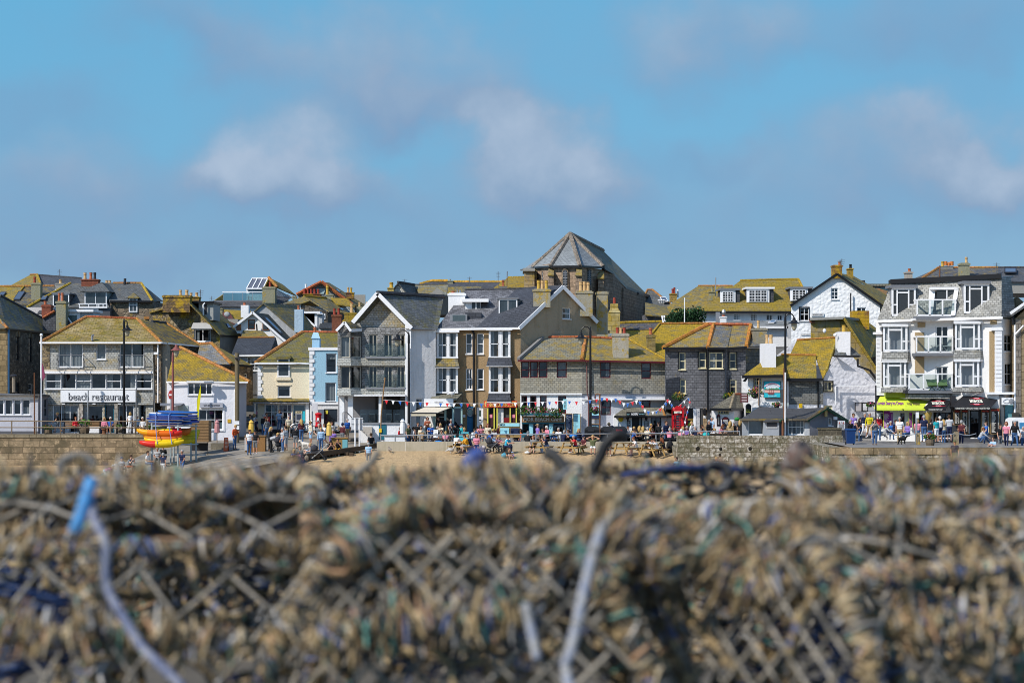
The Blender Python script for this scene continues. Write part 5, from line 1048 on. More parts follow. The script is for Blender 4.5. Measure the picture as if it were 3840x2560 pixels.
h.line('bargeboard',[((3790,1178,-.3),(3925,1085,-.3)),((3925,1085,-.3),(4060,1195,-.3))],WHITE,.1,.3);h.roof([[(3788,1182,-.4),(3925,1084,-.4),(3925,1090,8.),(3795,1180,8.)],[(4062,1198,-.4),(3925,1084,-.4),(3925,1090,8.),(4060,1195,8.)]],slate((.10,.10,.10),.2,seed=26.));h.pipe('drainpipe',[(3838,1220,-.2),(3806,1255,-.2)],WHITE,.06);h.box('niche',3797,1547,3822,1568,-.2,.2,solid((.05,.045,.04),.8))
ST=stone((.21,.16,.11),2.1,11.,(.15,.13,.10),.1,pale=1.4);STD=stone((.13,.11,.085),2.4,12.,(.08,.07,.06));STL=stone((.20,.155,.10),3.0,13.,(.14,.12,.09),.42)
WHT=render((.76,.76,.77),.25);GRW=render((.36,.37,.38),.6,.05,4.,(.6,.6,.6));GRR=render((.30,.29,.26),.5)
RA=slate((.095,.10,.10),.24,.3,.2,31.);RB=slate((.07,.072,.08),.10,.3,.2,32.);RCc=slate((.13,.12,.075),.66,.3,.2,33.);RDd=slate((.12,.115,.085),.52,.3,.2,34.);RE=slate((.13,.11,.06),.88,.3,.2,35.)
CHG=render((.26,.25,.17),.5,.06,7.,(.14,.14,.05),'mossy_render',.35)
h=H('hilltop_house','far house with half yellow hipped slate roof on the left skyline','house',232.,220,1120)
h.wall(60,320,1150,1069,WHT,back=9.);h.hip((36,1072),(330,1070),(128,1030),(306,1043),6.,RB,ends='hg',wallmat=WHT,ridge=DRKT);h.roof([[(36,1072,-.4),(152,1070,-.4),(140,1030,5.8),(112,1031,5.8)]],slate((.17,.155,.09),.66,seed=36.),name='roof');h.ridge([((140,1029,5.7),(154,1069,-.4))],LICT,.14,'hip_tile');h.ridge([((112,1030,5.8),(137,1029,5.8))],ORNT)
h=H('skylight_house','lichened slate house with two tilted skylights at far left','house',205.,90,1180)
h.wall(-40,195,1200,1142,WHT,back=8.);h.roof([[(-60,1142,-.3),(38,1142,-.3),(90,1075,4.5),(-40,1074,4.5)]],slate((.16,.15,.09),.7,seed=37.));h.roof([[(38,1143,-.32),(205,1143,-.32),(205,1073,4.5),(90,1075,4.5)]],slate((.08,.085,.09),.36,seed=38.),name='roof');h.roof([[(-40,1074,4.5),(205,1073,4.5),(205,1142,9.),(-60,1142,9.)]],RB,name='roof')
h.ridge([((-40,1073,4.5),(205,1072,4.5))],ORNT);h.ridge([((38,1142,-.4),(90,1074,4.4))],LICT,.1,'verge_tile');h.skylight([(48,1127,.7),(74,1127,.7),(96,1094,2.9),(71,1094,2.9)]);h.skylight([(-8,1110,1.8),(14,1110,1.8),(25,1097,2.7),(4,1097,2.7)])
h.chimney(117,151,1060,1126,1.,1.,CHG,[(125,135,1037,REDC)]);h.aerial(223,1009,1066,4.);h.chimney(208,240,1062,1085,3.5,.9,GRR,[(221,233,1048,BUFF)])
h=H('dormer_house','rubble stone house with big glazed dormer and white balcony on a slate roof','house',188.,400,1210)
h.wall(104,417,1230,1151,WHT);h.wall(412,573,1230,1129,ST,wins=[]);h.wall(573,612,1230,1129,STD,0,5.);h.box('rear_wall',110,1130,600,1230,9.,.2,STD)
h.roof([[(102,1153,-.3),(417,1152,-.3),(417,1129,.6),(530,1062,5.),(265,1062,5.)],[(411,1130,-.3),(573,1130,-.3),(530,1062,5.),(380,1062,5.)],[(573,1130,-.3),(610,1128,6.),(530,1062,5.)],[(102,1152,-.3),(265,1062,5.),(150,1140,9.)],[(150,1140,9.),(265,1062,5.),(530,1062,5.),(610,1128,9.)]],RA)
h.ridge([((425,1061,5.),(530,1061,5.)),((342,1061,5.),(375,1061,5.))],ORNT);h.ridge([((102,1151,-.4),(265,1061,5.)),((530,1061,5.),(572,1129,-.4))],slate((.36,.25,.04),.7,.3,.4,4.),.13,'hip_tile');h.line('gutter',[((412,1130,-.4),(575,1130,-.4))],BLACK,.14)
h.dormer(317,1093,400,1141,.0,3.4,2,1,'w',WHITE,RA,2,(380,1058),.35);h.poly('side_glazing',[[(402,1096,.1),(431,1095,3.),(402,1140,.1)]],solid((.22,.27,.27),.2),.03)
m=M();[m.bp(x,1138,x+3,1154,186.6,.1)for x in(296,330,362,369,385,399)];m.bp(292,1137,402,1140,186.58,.12);m.bp(296,1150,402,1155,186.58,.12);m.out('balcony_rail',WHITE,h.o);h.box('balcony_wall',312,1155,369,1190,-1.3,.2,render((.40,.43,.47),.1));h.box('balcony_wall',369,1155,413,1192,-1.2,1.2,solid((.07,.075,.085),.6))
h.dormer(198,1102,259,1150,.0,3.,2,1,'w',RB,LEAD,0);h.dormer(483,1117,515,1170,-.12,2.4,2,2,'w',WHITE,RDd,2,(500,1098),.2);h.pipe('drainpipe',[(411,1133,-.2),(411,1200,-.2)],BLACK,.07)
h.chimney(305,368,1046,1086,4.2,1.,brick((.33,.10,.06),3.),[(313,325,1022,BUFF),(335,347,1021,TERRA),(350,361,1021,DARK)]);h.chimney(394,419,1060,1066,5.,.6,GRR,[(395,405,1050,BUFF),(406,417,1050,BUFF)]);h.pipe('flue',[(467,1075,4.6),(469,1044,4.6)],DARK,.13,8);h.skylight([(151,1127,.9),(171,1127,.9),(180,1111,2.),(161,1111,2.)])
h.box('tile_piece',540,1187,562,1196,-.3,.6,ORNT)
h=H('flat_dormer_house','low slate roofs and white flat dormer behind the restaurant ridge','house',176.,240,1240)
h.box('white_dormer',246,1168,300,1240,.0,2.,WHITE);h.box('dormer_window',256,1182,288,1235,-.05,.1,solid((.10,.14,.14),.2));h.box('dormer_roof',240,1160,350,1169,-.3,4.,WHITE);h.box('dormer_side',300,1169,350,1240,.3,3.,render((.55,.58,.62),.1));h.roof([[(160,1194,-.5),(208,1165,-.5),(208,1240,-.5),(160,1240,-.5)],[(245,1175,.0),(290,1240,-1.),(245,1240,-1.)]],slate((.075,.08,.095),.0,seed=39.));h.ridge([((160,1192,-.6),(206,1165,-.6))],REDT,.12);h.line('verge',[((246,1180,-.2),(280,1228,-1.1))],WHITE,.1)
h.chimney(210,246,1128,1240,-1.4,1.2,CHG,[(217,227,1098,TERRA),(229,239,1097,TERRA)])
h=H('backyard_house','small grey house with a red brick chimney behind the chapel roof','house',180.,160,1240)
h.wall(100,200,1240,1152,render((.55,.52,.50),.2),back=5.);h.roof([[(140,1174,-.8),(215,1174,-.8),(200,1150,1.),(155,1150,1.)]],RB);h.chimney(156,190,1142,1200,-1.2,1.,brick((.34,.10,.06),4.),[(164,175,1128,TERRA)])
h=H('mossy_gable_house','tall rubble gable house with massive lichened chimney and yellow roof side','house',172.,720,1300)
h.wall(560,824,1330,1165,STL,2.,.0,apex=(700,1120),yt1=1253,wins=[(728,1234,791,1280,2,1,'w',1)]);h.wall(824,930,1330,1253,render((.20,.185,.16),.5),0,9.,yt1=1262)
h.poly('rear_wall',[[(560,1165,10.),(560,1330,10.),(930,1330,10.),(930,1260,10.),(790,1150,10.)]],STL)
h.roof([[(828,1256,-.3),(926,1263,9.3),(795,1146,9.3),(705,1130,-.2)],[(705,1130,-.2),(795,1146,9.3),(560,1160,10.),(560,1170,1.8)]],slate((.10,.10,.075),.55,.3,.2,40.));h.poly('window_hood',[[(716,1232,-.8),(797,1232,-.8),(782,1210,-.1),(724,1210,-.1)]],render((.40,.38,.35),.4),.1);h.line('gutter',[((826,1257,-.35),(924,1265,9.))],BLACK,.12)
h.chimney(610,712,1106,1170,-.2,1.4,ashlar((.25,.155,.085),.3,.12,13.,stain=.5,lich=.55),[(671,682,1086,BUFF),(694,707,1086,BUFF)]);h.chimney(713,746,1112,1140,3.,1.,ashlar((.25,.16,.07),.3,.12,14.,lich=.6),[(711,722,1097,BUFF),(732,743,1096,BUFF)])
h.box('flat_dormer',745,1134,800,1200,1.2,4.,render((.33,.34,.33),.3));h.box('dormer_roof',712,1129,803,1137,.9,4.8,BLACK);h.box('dormer_window',767,1141,775,1178,1.15,.1,DARK);h.pipe('drainpipe',[(768,1136,.9),(762,1142,.8),(762,1186,.8)],WHITE,.06);h.aerial(752,1086,1125,4.,r=.03);h.aerial(794,1110,1126,8.,r=.03);h.skylight([(855,1232,2.),(868,1233,2.3),(856,1217,3.2),(846,1215,3.)])
h=H('side_lane_house','grey scale slate roof house stepping down beside the white gallery','house',163.,840,1500)
h.wall(750,866,1500,1366,STD,.5,.0);h.wall(860,948,1520,1369,ST,.0,4.,wins=[(917,1400,928,1425,1,2,'w')]);h.box('rear_wall',740,1366,940,1520,7.,.2,STD)
h.roof([[(740,1332,1.),(750,1291,4.),(793,1287,4.),(869,1366,-.4),(805,1368,-.4)]],slate((.17,.18,.19),.38,.35,.25,41.,lc=((.45,.26,.03),(.30,.22,.04))));h.roof([[(869,1366,-.4),(950,1371,4.2),(793,1287,4.)],[(740,1340,7.),(750,1291,4.),(793,1287,4.),(950,1371,7.)]],RCc,name='roof');h.ridge([((751,1290,4.),(793,1286,4.)),((793,1286,4.),(869,1365,-.5))],ORNT,.15,'hip_tile');h.line('gutter',[((800,1370,-.5),(868,1368,-.6)),((868,1368,-.6),(948,1373,4.1))],BLACK,.16)
h=H('dark_slate_house','pale blue grey house with plain dark slate roof and small paned window','house',168.,960,1500)
h.wall(880,1012,1500,1328,render((.36,.40,.45),.1),back=7.,wins=[(926,1338,970,1390,3,4,'w',2),(938,1428,965,1480,3,4,'w')]);h.box('white_base',938,1400,975,1500,-.1,.1,WHT);h.hip((868,1328),(1006,1326),(893,1266),(1030,1265),4.,slate((.045,.05,.06),.04,.28,.18,42.),ends='gh',wallmat=STD,ridge=ORNT,gut=WHITE)
h=H('rooftop_terrace_house','skyline house with glass roof terrace and sloping conservatory','house',206.,930,1210)
h.wall(798,985,1230,1149,WHT,back=8.);h.roof([[(795,1149,-.4),(990,1149,-.4),(990,1128,1.),(803,1128,1.)]],RB);h.box('terrace_floor',800,1126,1000,1132,.8,6.,LEAD);M().bp(836,1099,985,1130,206.9,.05).out('glass_screen',glass('screen_glass',(.45,.62,.64),.25),h.o);h.line('handrail',[((834,1095,.9),(1003,1095,.9))],WHITE,.09);m=M();[m.bp(x,1097,x+2,1131,206.85,.06)for x in(836,872,909,946,983)];m.out('post',STEEL,h.o)
h.box('conservatory_wall',924,1082,1006,1130,3.,4.,WHITE);h.box('window_band',932,1086,984,1100,2.95,.1,solid((.3,.4,.45),.2));h.poly('glass_roof',[[(924,1083,2.8),(985,1083,2.8),(1004,1044,6.),(946,1044,6.)]],solid((.14,.14,.17),.1,.2),.08);m=M();[m.bar(h.P((924+20.5*k,1083,2.75)),h.P((946+19.4*k,1043.5,5.95)),.1)for k in range(4)];m.bar(h.P((924,1082,2.7)),h.P((985,1082,2.7)),.14);m.bar(h.P((946,1043,5.95)),h.P((1006,1043,5.95)),.12);m.out('glazing_bar',WHITE,h.o)
h.wall(1030,1082,1150,1079,hung((.42,.43,.44),0.,12.),2.,3.,yt1=1108);h.roof([[(1008,1040,3.),(1040,1078,2.),(1112,1108,8.),(1060,1066,9.)],[(1008,1040,3.),(1060,1066,9.),(990,1084,9.),(985,1086,3.)]],RCc,name='roof');h.ridge([((1007,1040,2.9),(1040,1077,1.9))],ORNT,.18,'verge_tile');h.poly('slate_cheek',[[(1032,1148,.5),(1095,1115,3.),(1080,1104,4.),(1032,1106,2.)]],RB);h.roof([[(803,1128,3.),(838,1104,7.),(838,1130,7.)]],RCc,name='roof')
h.chimney(984,1031,1075,1136,-.6,1.4,CHG,[(1008,1018,1056,REDC)]);h.aerial(933,1108,1150,-.2,r=.03)
h=H('orange_gable_house','slate gabled house with orange verge tiles and five red chimney pots','house',212.,1220,1210)
h.wall(1117,1330,1200,1108,hung((.27,.30,.31),0.,13.),.0,.0,apex=(1206,1062),yt1=1144);h.poly('glazed_gable',[[(1185,1082,-.1),(1222,1082,-.1),(1214,1102,-.1),(1190,1102,-.1)]],solid((.35,.48,.52),.2),.05);h.roof([[(1206,1057,-.4),(1330,1146,-.4),(1378,1148,9.),(1235,1060,9.)],[(1112,1104,-.4),(1206,1057,-.4),(1235,1060,9.),(1150,1104,9.)]],slate((.10,.10,.07),.55,seed=43.));h.ridge([((1112,1104,-.5),(1206,1056,-.5)),((1206,1056,-.5),(1322,1142,-.5))],REDT,.2,'verge_tile');h.box('rear_wall',1130,1105,1370,1200,9.,.2,GRR)
h.chimney(1136,1202,1101,1120,-1.2,1.,brick((.28,.12,.06),5.,lich=.5),[(1137,1147,1082,REDC),(1150,1159,1082,REDC),(1163,1171,1083,REDC),(1175,1184,1083,REDC),(1189,1198,1083,REDC)]);h.chimney(1222,1250,1104,1125,-1.4,1.,CHG,[(1222,1233,1068,YELC)]);h.chimney(1298,1326,1096,1120,2.,1.,brick((.24,.12,.07),6.,lich=.4),[(1301,1310,1076,BUFF),(1312,1321,1078,YELC)]);h.skylight([(1255,1086,.5),(1270,1098,.5),(1278,1097,1.5),(1262,1085,1.5)]);h.chimney(1142,1152,1080,1100,0.,.5,STEEL,[(1143,1151,1064,WHITE)],False)
h=H('yellow_roof_house','stone house with yellow lichened double roof below the red pots','house',200.,1180,1230)
h.wall(1062,1128,1230,1140,WHT);h.wall(1128,1228,1230,1140,STD,wins=[],yt1=1168);h.wall(1228,1300,1230,1168,BLACK,.0,5.);h.roof([[(1062,1137,-.3),(1140,1112,3.),(1160,1128,.5),(1130,1138,-.3)],[(1140,1110,3.),(1235,1168,-.4),(1310,1175,6.),(1225,1118,6.)],[(1140,1110,3.),(1225,1118,6.),(1300,1150,9.),(1062,1140,9.)]],RDd);h.ridge([((1140,1109,3.),(1225,1117,6.))],LICT,.09);h.skylight([(1270,1158,3.),(1283,1166,3.),(1290,1164,3.8),(1277,1156,3.8)]);h.box('white_window',1208,1176,1220,1197,-.1,.1,WHITE);h.box('window_glass',1211,1182,1217,1192,-.12,.05,DARK);h.chimney(1096,1112,1112,1124,3.,.6,CHG,[(1095,1103,1109,BUFF),(1106,1113,1109,BUFF)])
h.roof([[(1262,1140,-2.),(1330,1148,-2.),(1300,1118,1.),(1240,1116,1.)]],RE,name='roof')
h=H('bay_dormer_house','pale house with wide white framed dormer windows under a flat hood','house',190.,1180,1260)
h.box('dormer_side',1136,1176,1182,1222,.5,2.,solid((.16,.18,.19),.3));h.box('dormer_post',1180,1174,1190,1232,.2,.4,WHITE);h.box('dormer_front',1190,1174,1208,1240,.3,2.,render((.45,.46,.47),.1));h.box('dormer_roof',1094,1167,1200,1175,.0,2.4,WHITE);h.line('dormer_verge',[((1134,1178,.3),(1182,1224,.1))],WHITE,.16);h.poly('dormer_hood',[[(1188,1176,0.),(1212,1176,0.),(1198,1168,1.)]],WHITE);h.roof([[(1090,1210,-1.),(1190,1252,-1.),(1190,1220,1.),(1130,1180,1.)]],RDd);h.roof([[(1195,1230,-1.),(1262,1230,-1.),(1262,1210,.5),(1200,1210,.5)]],slate((.04,.045,.05),.05),name='roof');h.box('white_wall',1195,1230,1262,1260,-.6,.4,WHT)
h=H('blue_chimney_house','grey rendered gable house with tall pale blue chimney','house',182.,1060,1290)
h.wall(948,1130,1310,1172,GRW,.0,.0,apex=(988,1137),yt1=1255);h.roof([[(988,1135,-.2),(1128,1256,-.2),(1190,1248,8.),(1118,1146,8.)],[(988,1135,-.2),(1118,1146,8.),(960,1170,8.),(945,1172,-.2)]],slate((.12,.115,.08),.45,seed=44.));h.box('rear_wall',950,1172,1180,1300,8.5,.2,GRW);h.chimney(1104,1136,1160,1245,-.8,1.,render((.40,.52,.62),.5,.05,5.,(.25,.3,.33)),[(1115,1124,1144,TERRA)],False);h.skylight([(1032,1182,1.),(1050,1200,1.),(1054,1198,1.6),(1036,1180,1.6)])
h=H('white_gable_cottage','small white gable cottage with brown window and dark mossy roof','cottage',176.,960,1280)
h.wall(905,1072,1310,1200,render((.80,.80,.80),.08),.0,.0,apex=(945,1173),yt1=1275,wins=[(930,1198,957,1236,1,2,'b',5)]);h.poly('side_window',[[(984,1206,-.1),(1007,1226,-.1),(1007,1238,-.1),(984,1238,-.1)]],BROWN,.05);h.poly('window_glass',[[(987,1212,-.14),(1003,1228,-.14),(1003,1234,-.14),(987,1234,-.14)]],solid((.05,.06,.07),.1),.03);h.roof([[(947,1170,-.3),(1076,1284,-.3),(1106,1276,7.),(1015,1179,7.)],[(947,1170,-.3),(1015,1179,7.),(900,1205,7.),(875,1224,-.3)]],slate((.055,.055,.045),.25,seed=45.,lc=((.12,.12,.02),(.08,.09,.02))));h.line('bargeboard',[((875,1226,-.4),(947,1171,-.4)),((947,1171,-.4),(1072,1282,-.4))],WHITE,.06,.2);h.poly('left_wing',[[(876,1224,-.2),(905,1202,-.2),(905,1250,-.2),(890,1250,-.2)]],WHT,.2);h.box('brown_window',886,1216,904,1238,-.3,.1,BROWN);h.chimney(903,932,1144,1190,.5,1.,render((.80,.80,.80),.1),[(912,922,1134,TERRA)],False);h.skylight([(985,1190,1.),(1052,1255,1.),(1060,1252,1.7),(994,1188,1.7)]);h.box('rear_wall',900,1200,1070,1300,7.,.2,WHT);h.pipe('flue',[(964,1240,-.4),(962,1214,-.4)],BLACK,.07);h.roof([[(905,1262,-2.),(1010,1264,-2.),(985,1240,.0),(912,1238,.0)]],slate((.13,.12,.07),.5,seed=46.),name='lean_to')
h=H('rust_roof_shed','small shed with rust brown tiled roof and grey satellite dish','shed',194.,870,1230)
h.roof([[(836,1200,-.5),(892,1224,-.5),(862,1170,3.),(836,1170,3.)]],slate((.13,.045,.035),0.,.4,.3,47.));h.box('shed_wall',830,1196,892,1250,.0,4.,GRR);c=h.P((851,1178,-1.));m=M();m.ball(c,.28,.10,.24,12);m.tube(c+V((0,.05,-.2)),c+V((0,.6,-.9)),.04,5);m.out('satellite_dish',solid((.35,.36,.37),.5),h.o);h.roof([[(836,1185,2.),(940,1230,1.),(940,1165,6.),(836,1160,6.)]],RE,name='roof');h.chimney(808,834,1155,1185,3.,1.,CHG,[])
h=H('brick_chimney_house','hidden terrace house showing a red brick stack and mossy yellow stacks','house',170.,1270,1300)
h.chimney(1244,1280,1178,1250,0.,1.,brick((.27,.10,.055),7.),[(1249,1259,1155,REDC),(1265,1275,1155,REDC)]);h.chimney(1291,1336,1172,1206,2.,1.2,slate((.30,.22,.06),.6,seed=48.),[(1313,1326,1138,BUFF)]);h.chimney(1337,1372,1150,1196,3.,1.2,CHG,[(1344,1353,1132,BUFF),(1372,1382,1131,BUFF)],False);h.box('house_wall',1230,1245,1345,1320,.8,5.,STD);h.roof([[(1225,1260,.5),(1350,1260,.5),(1340,1200,4.),(1290,1196,4.)]],RE)
h=H('little_gable_house','little slate gabled house with yellow chimney pot on the centre skyline','house',214.,1520,1160)
h.wall(1462,1530,1180,1100,hung((.45,.44,.40),.1,14.),apex=(1492,1062),yt1=1104);h.roof([[(1492,1058,-.3),(1532,1108,-.3),(1575,1108,6.),(1555,1068,6.)],[(1462,1100,-.3),(1492,1058,-.3),(1555,1068,6.),(1500,1100,6.)]],RA);h.ridge([((1492,1057,-.4),(1555,1067,6.))],DRKT);h.roof([[(1575,1108,3.),(1672,1110,3.),(1681,1067,7.),(1553,1068,7.)]],slate((.17,.17,.14),.45,seed=49.),name='roof');h.ridge([((1553,1067,7.),(1681,1066,7.))],DRKT,.1);h.chimney(1453,1476,1078,1105,-1.,.8,slate((.4,.3,.1),.5),[(1460,1475,1058,YELC)]);h.aerial(1518,1046,1060,3.,r=.03);h.box('rear_wall',1470,1100,1690,1180,8.,.2,GRR);h.poly('broken_dormer',[[(1615,1100,2.6),(1640,1080,2.6),(1660,1092,2.6),(1660,1110,2.6),(1615,1110,2.6)]],GRR,.5)
h=H('ridge_terrace','long distant terrace with bright orange lichened ridge behind the brown house','terrace',236.,1740,1140)
h.wall(1560,1990,1180,1100,GRR,back=10.);h.hip((1540,1102),(1990,1102),(1600,1054),(1985,1056),5.,RB,ridge=None);h.ridge([((1575,1066,4.5),(1620,1054,4.9)),((1620,1054,4.9),(1680,1054,4.9)),((1700,1058,4.9),(1985,1059,4.9))],slate((.48,.24,.03),.6,.3,.4,50.),.25);h.chimney(1678,1699,1052,1075,4.,.8,CHG,[(1684,1692,1046,GRR)]);h.aerial(1761,1038,1075,0.,r=.03)
h.roof([[(1676,1108,-3.),(1805,1108,-3.),(1805,1074,-1.),(1680,1075,-1.)]],RDd,name='roof')
h=H('yellow_skyline_house','distant house with yellow lichen roof and aerials left of the church','house',226.,1900,1140)
h.wall(1850,1975,1180,1080,GRR,back=8.);h.hip((1845,1082),(1985,1080),(1905,1040),(1975,1038),5.,slate((.16,.14,.08),.75,seed=51.),ridge=LICT);h.chimney(1873,1900,1073,1090,-1.,1.,GRR,[(1882,1892,1049,TERRA)]);h.aerial(1868,1018,1080,-1.,r=.035);h.pipe('mast',[(1901,1072,-1.),(1902,1017,-1.)],RUST,.05)
CS=ashlar((.40,.285,.20),.62,.34,21.,'church_stone',.55,.35,.35);CSD=ashlar((.23,.175,.135),.62,.34,22.,'church_stone',.4,.3,.3)  # CSD is the same stone darkened, nave side shade put into its colour
h=H('church','large granite church with polygonal apse and steep grey slate roof on the skyline','church',190.,2200,1220)
E=[(1997,1003,8.),(2063,998,1.8),(2175,997,0.),(2261,1001,4.4),(2292,1019,12.),(2345,1075,16.),(2433,1110,34.)]
m=M();ap=W(2137,876,190+8.5);ze=Zp(998,190)
pts=[(2005,7.6),(2066,1.9),(2172,.3),(2256,4.4),(2268,8.)]
for(a,b)in zip(pts,pts[1:]):h.wall(a[0],b[0],1230,1000,CS,a[1],b[1],name='apse_wall')
sl2=slate((.21,.225,.23),.0,.42,.26,52.,.22);h.roof([[(1996,1003,7.9),(2064,998,1.5),(2137,877,8.5)],[(2064,998,1.5),(2175,997,-.1),(2137,877,8.5)],[(2175,997,-.1),(2262,1001,4.2),(2137,877,8.5)],[(1996,1003,7.9),(2137,877,8.5),(2255,938,40.),(1950,1010,40.)]],sl2,.2);ro=h.lr
h.roof([[(2262,1001,4.2),(2290,1020,8.),(2345,1076,22.),(2435,1112,36.),(2262,940,40.),(2137,877,8.5)]],slate((.11,.115,.10),.34,.4,.25,53.,.25),.2,'nave_roof')
h.lr=ro;h.ridge([((1996,1002,7.8),(2136,877,8.4)),((2064,997,1.4),(2137,877,8.3)),((2175,996,-.2),(2138,877,8.3)),((2262,1000,4.1),(2138,877,8.4)),((2137,876,8.5),(2262,939,40.))],slate((.20,.165,.13),.16,.3,.5,54.),.22,'hip_tile')
h.wall(2266,2300,1240,1010,CSD,6.,8.5,yt1=1020,name='nave_wall');h.wall(2300,2345,1240,1024,CSD,8.5,21.,yt1=1078,name='nave_wall');h.wall(2345,2428,1240,1078,CSD,21.,36.,yt1=1110,name='nave_wall');h.poly('nave_plinth',[[(2338,1080,17.),(2338,1240,17.),(2424,1240,34.),(2424,1112,34.)]],CSD,.2)
for(x,w,yt,yb,d)in((2056,20,1006,1100,1.2),(2160,22,1008,1110,-.6),(2243,22,1018,1120,3.2),(1996,17,1012,1100,6.)):o=h.box('buttress',x,yt+24,x+w,yb+60,d-.6,1.6,CS);h.poly('buttress_cap',[[(x-3,yt+25,d-.8),(x+w+1,yt+25,d-.8),(x+w,yt-2,d+.9),(x+2,yt-2,d+.9)]],slate((.22,.18,.11),.5,seed=55.),.1,o)
h.line('nave_gutter',[((2262,1003,4.1),(2292,1021,8.)),((2292,1021,8.),(2345,1078,21.9)),((2345,1078,21.9),(2435,1113,35.9))],BLACK,.3);h.line('apse_gutter',[((1996,1004,7.8),(2064,999.5,1.4)),((2064,999.5,1.4),(2175,998.5,-.2)),((2175,998.5,-.2),(2262,1003,4.1))],BLACK,.16)
for(x0,x1,yt,yb,d)in((2033,2046,1014,1052,5.),(2111,2127,1012,1082,.95),(2203,2217,1012,1070,2.)):
 Y=190+d-.25;a,b=W(x0,yt,Y),W(x1,yb,Y);r=(b.x-a.x)/2;cx=(a.x+b.x)/2;zs=a.z-r*1.3
 def arch(r,Y,g_=0.):return[(cx-r,Y,b.z-g_),(cx+r,Y,b.z-g_),(cx+r,Y,zs)]+[(cx+r*math.cos(t),Y,zs+r*1.3*math.sin(t))for t in fr(0,math.pi,8)[1:-1]]+[(cx-r,Y,zs)]
 o=M().slab(arch(r*1.55,Y,.3),.3).out('window_surround',ashlar((.36,.28,.20),.3,.3,23.),h.o);M().slab(arch(r,Y-.04),.05).out('pane',solid((.05,.055,.065),.15),o);m=M()
 for k in range(7):z=b.z+(zs-b.z)*k/6;m.bar((cx-r,Y-.06,z),(cx+r,Y-.06,z),.05)
 m.bar((cx,Y-.06,b.z),(cx,Y-.06,zs+r),.05);m.out('leading',solid((.35,.36,.38),.5),o)
h.box('vestry',1967,1016,2004,1110,5.,5.,slate((.30,.22,.12),.3,.8,.4,56.));h.box('vestry_cornice',1961,1005,2006,1016,4.7,5.5,GRR)
for x in(2352,2366,2380,2398,2412):dd=22.+(x-2345)/83*14;h.box('nave_slot',x,1092+(x-2345)*.35,x+2.5,1206,dd-1.2,.5,DARK)
h.pipe('drainpipe',[(2393,1098,27.),(2386,1112,27.5),(2385,1206,27.)],BLACK,.13)
h=H('turret_chimney_house','house with a stepped lichened stone chimney and red pot beside the church','house',168.,2310,1300)
ST3=slate((.33,.27,.13),.55,.6,.4,57.);o=h.chimney(2281,2325,1172,1250,0.,1.2,ST3,[],False);h.poly('chimney_shoulder',[[(2281,1172,-.05),(2327,1172,-.05),(2318,1155,.1),(2290,1155,.1)]],ST3,.9,o);h.box('chimney_neck',2290,1138,2318,1172,.1,.8,ST3,o);M().lathe(h.P((2304,1140,.5)),[(.13,0),(.11,.55)],8).out('chimney_pot',REDC,o);h.box('lean_to',2259,1238,2286,1262,.0,2.,GRR)
RB3=slate((.075,.075,.085),.30,.3,.2,58.);RB4=slate((.14,.13,.07),.80,.3,.2,59.);h.roof([[(2285,1310,-2.),(2560,1330,-4.),(2480,1208,4.),(2322,1212,4.)]],RB4);h.roof([[(2310,1235,2.2),(2466,1233,2.2),(2482,1207,4.1),(2324,1211,4.1)]],RB3,name='roof');h.roof([[(2322,1212,4.),(2480,1208,4.),(2480,1290,9.),(2322,1290,9.)]],RB4,name='roof');h.ridge([((2322,1210,4.),(2482,1206,4.))],LICT,.15);h.box('house_wall',2285,1290,2500,1400,.5,6.,STD)
h=H('long_yellow_roof_house','long house with rough golden lichen roof behind the dark pub','house',163.,2580,1330)
h.roof([[(2395,1345,-2.),(2720,1345,-2.),(2692,1214,4.),(2474,1214,4.)],[(2474,1214,4.),(2692,1214,4.),(2700,1320,9.),(2440,1320,9.)]],RE);h.ridge([((2474,1213,4.),(2692,1212,4.))],ORNT,.12);h.line('verge',[((2474,1214,3.9),(2436,1262,1.6))],LICT,.14);h.box('house_wall',2400,1330,2700,1420,-.5,6.,STD);h.chimney(2427,2458,1254,1320,-1.,1.1,slate((.25,.19,.08),.4,.3,.1,60.),[(2433,2447,1228,TERRA)])
h=H('hillside_house','big hipped house with yellow grey roof behind the dark green bush','house',205.,2600,1240)
h.wall(2480,2760,1260,1172,STD,back=9.);h.hip((2468,1174),(2770,1172),(2618,1072),(2748,1072),6.,slate((.14,.13,.085),.60,seed=61.),ridge=ORNT,gut=BLACK);h.chimney(2661,2682,1092,1126,1.,1.,CHG,[(2666,2676,1074,CHG)]);h.pipe('mast',[(2683,1110,2.),(2684,1040,2.)],STEEL,.06)
h=H('twin_hip_house','grey hipped house with vents and red pots right of the church','house',222.,2460,1220)
h.wall(2410,2520,1240,1150,STD,back=8.);h.hip((2395,1152),(2530,1150),(2428,1086),(2446,1086),5.,RA,ridge=ORNT,hipt=ORNT);h.chimney(2513,2538,1100,1132,-1.,1.,slate((.30,.2,.07),.5),[(2518,2526,1082,REDC),(2525,2533,1077,REDC)]);h.pipe('flue',[(2542,1114,0.),(2542,1086,0.)],WHITE,.12,8);m=M();[m.lathe(h.P((x,1136,-.6)),[(.05,0),(.12,.2),(.2,.25),(.2,.35),(.05,.4)],8)for x in(2473,2482,2490)];m.out('roof_vent',WHITE,h.o);h.skylight([(2484,1132,.5),(2506,1132,.5),(2496,1116,1.8),(2474,1116,1.8)],WHITE)
h=H('stone_shed','dark stone outhouse with mossy sloping roof beside the church','outhouse',186.,2460,1230)
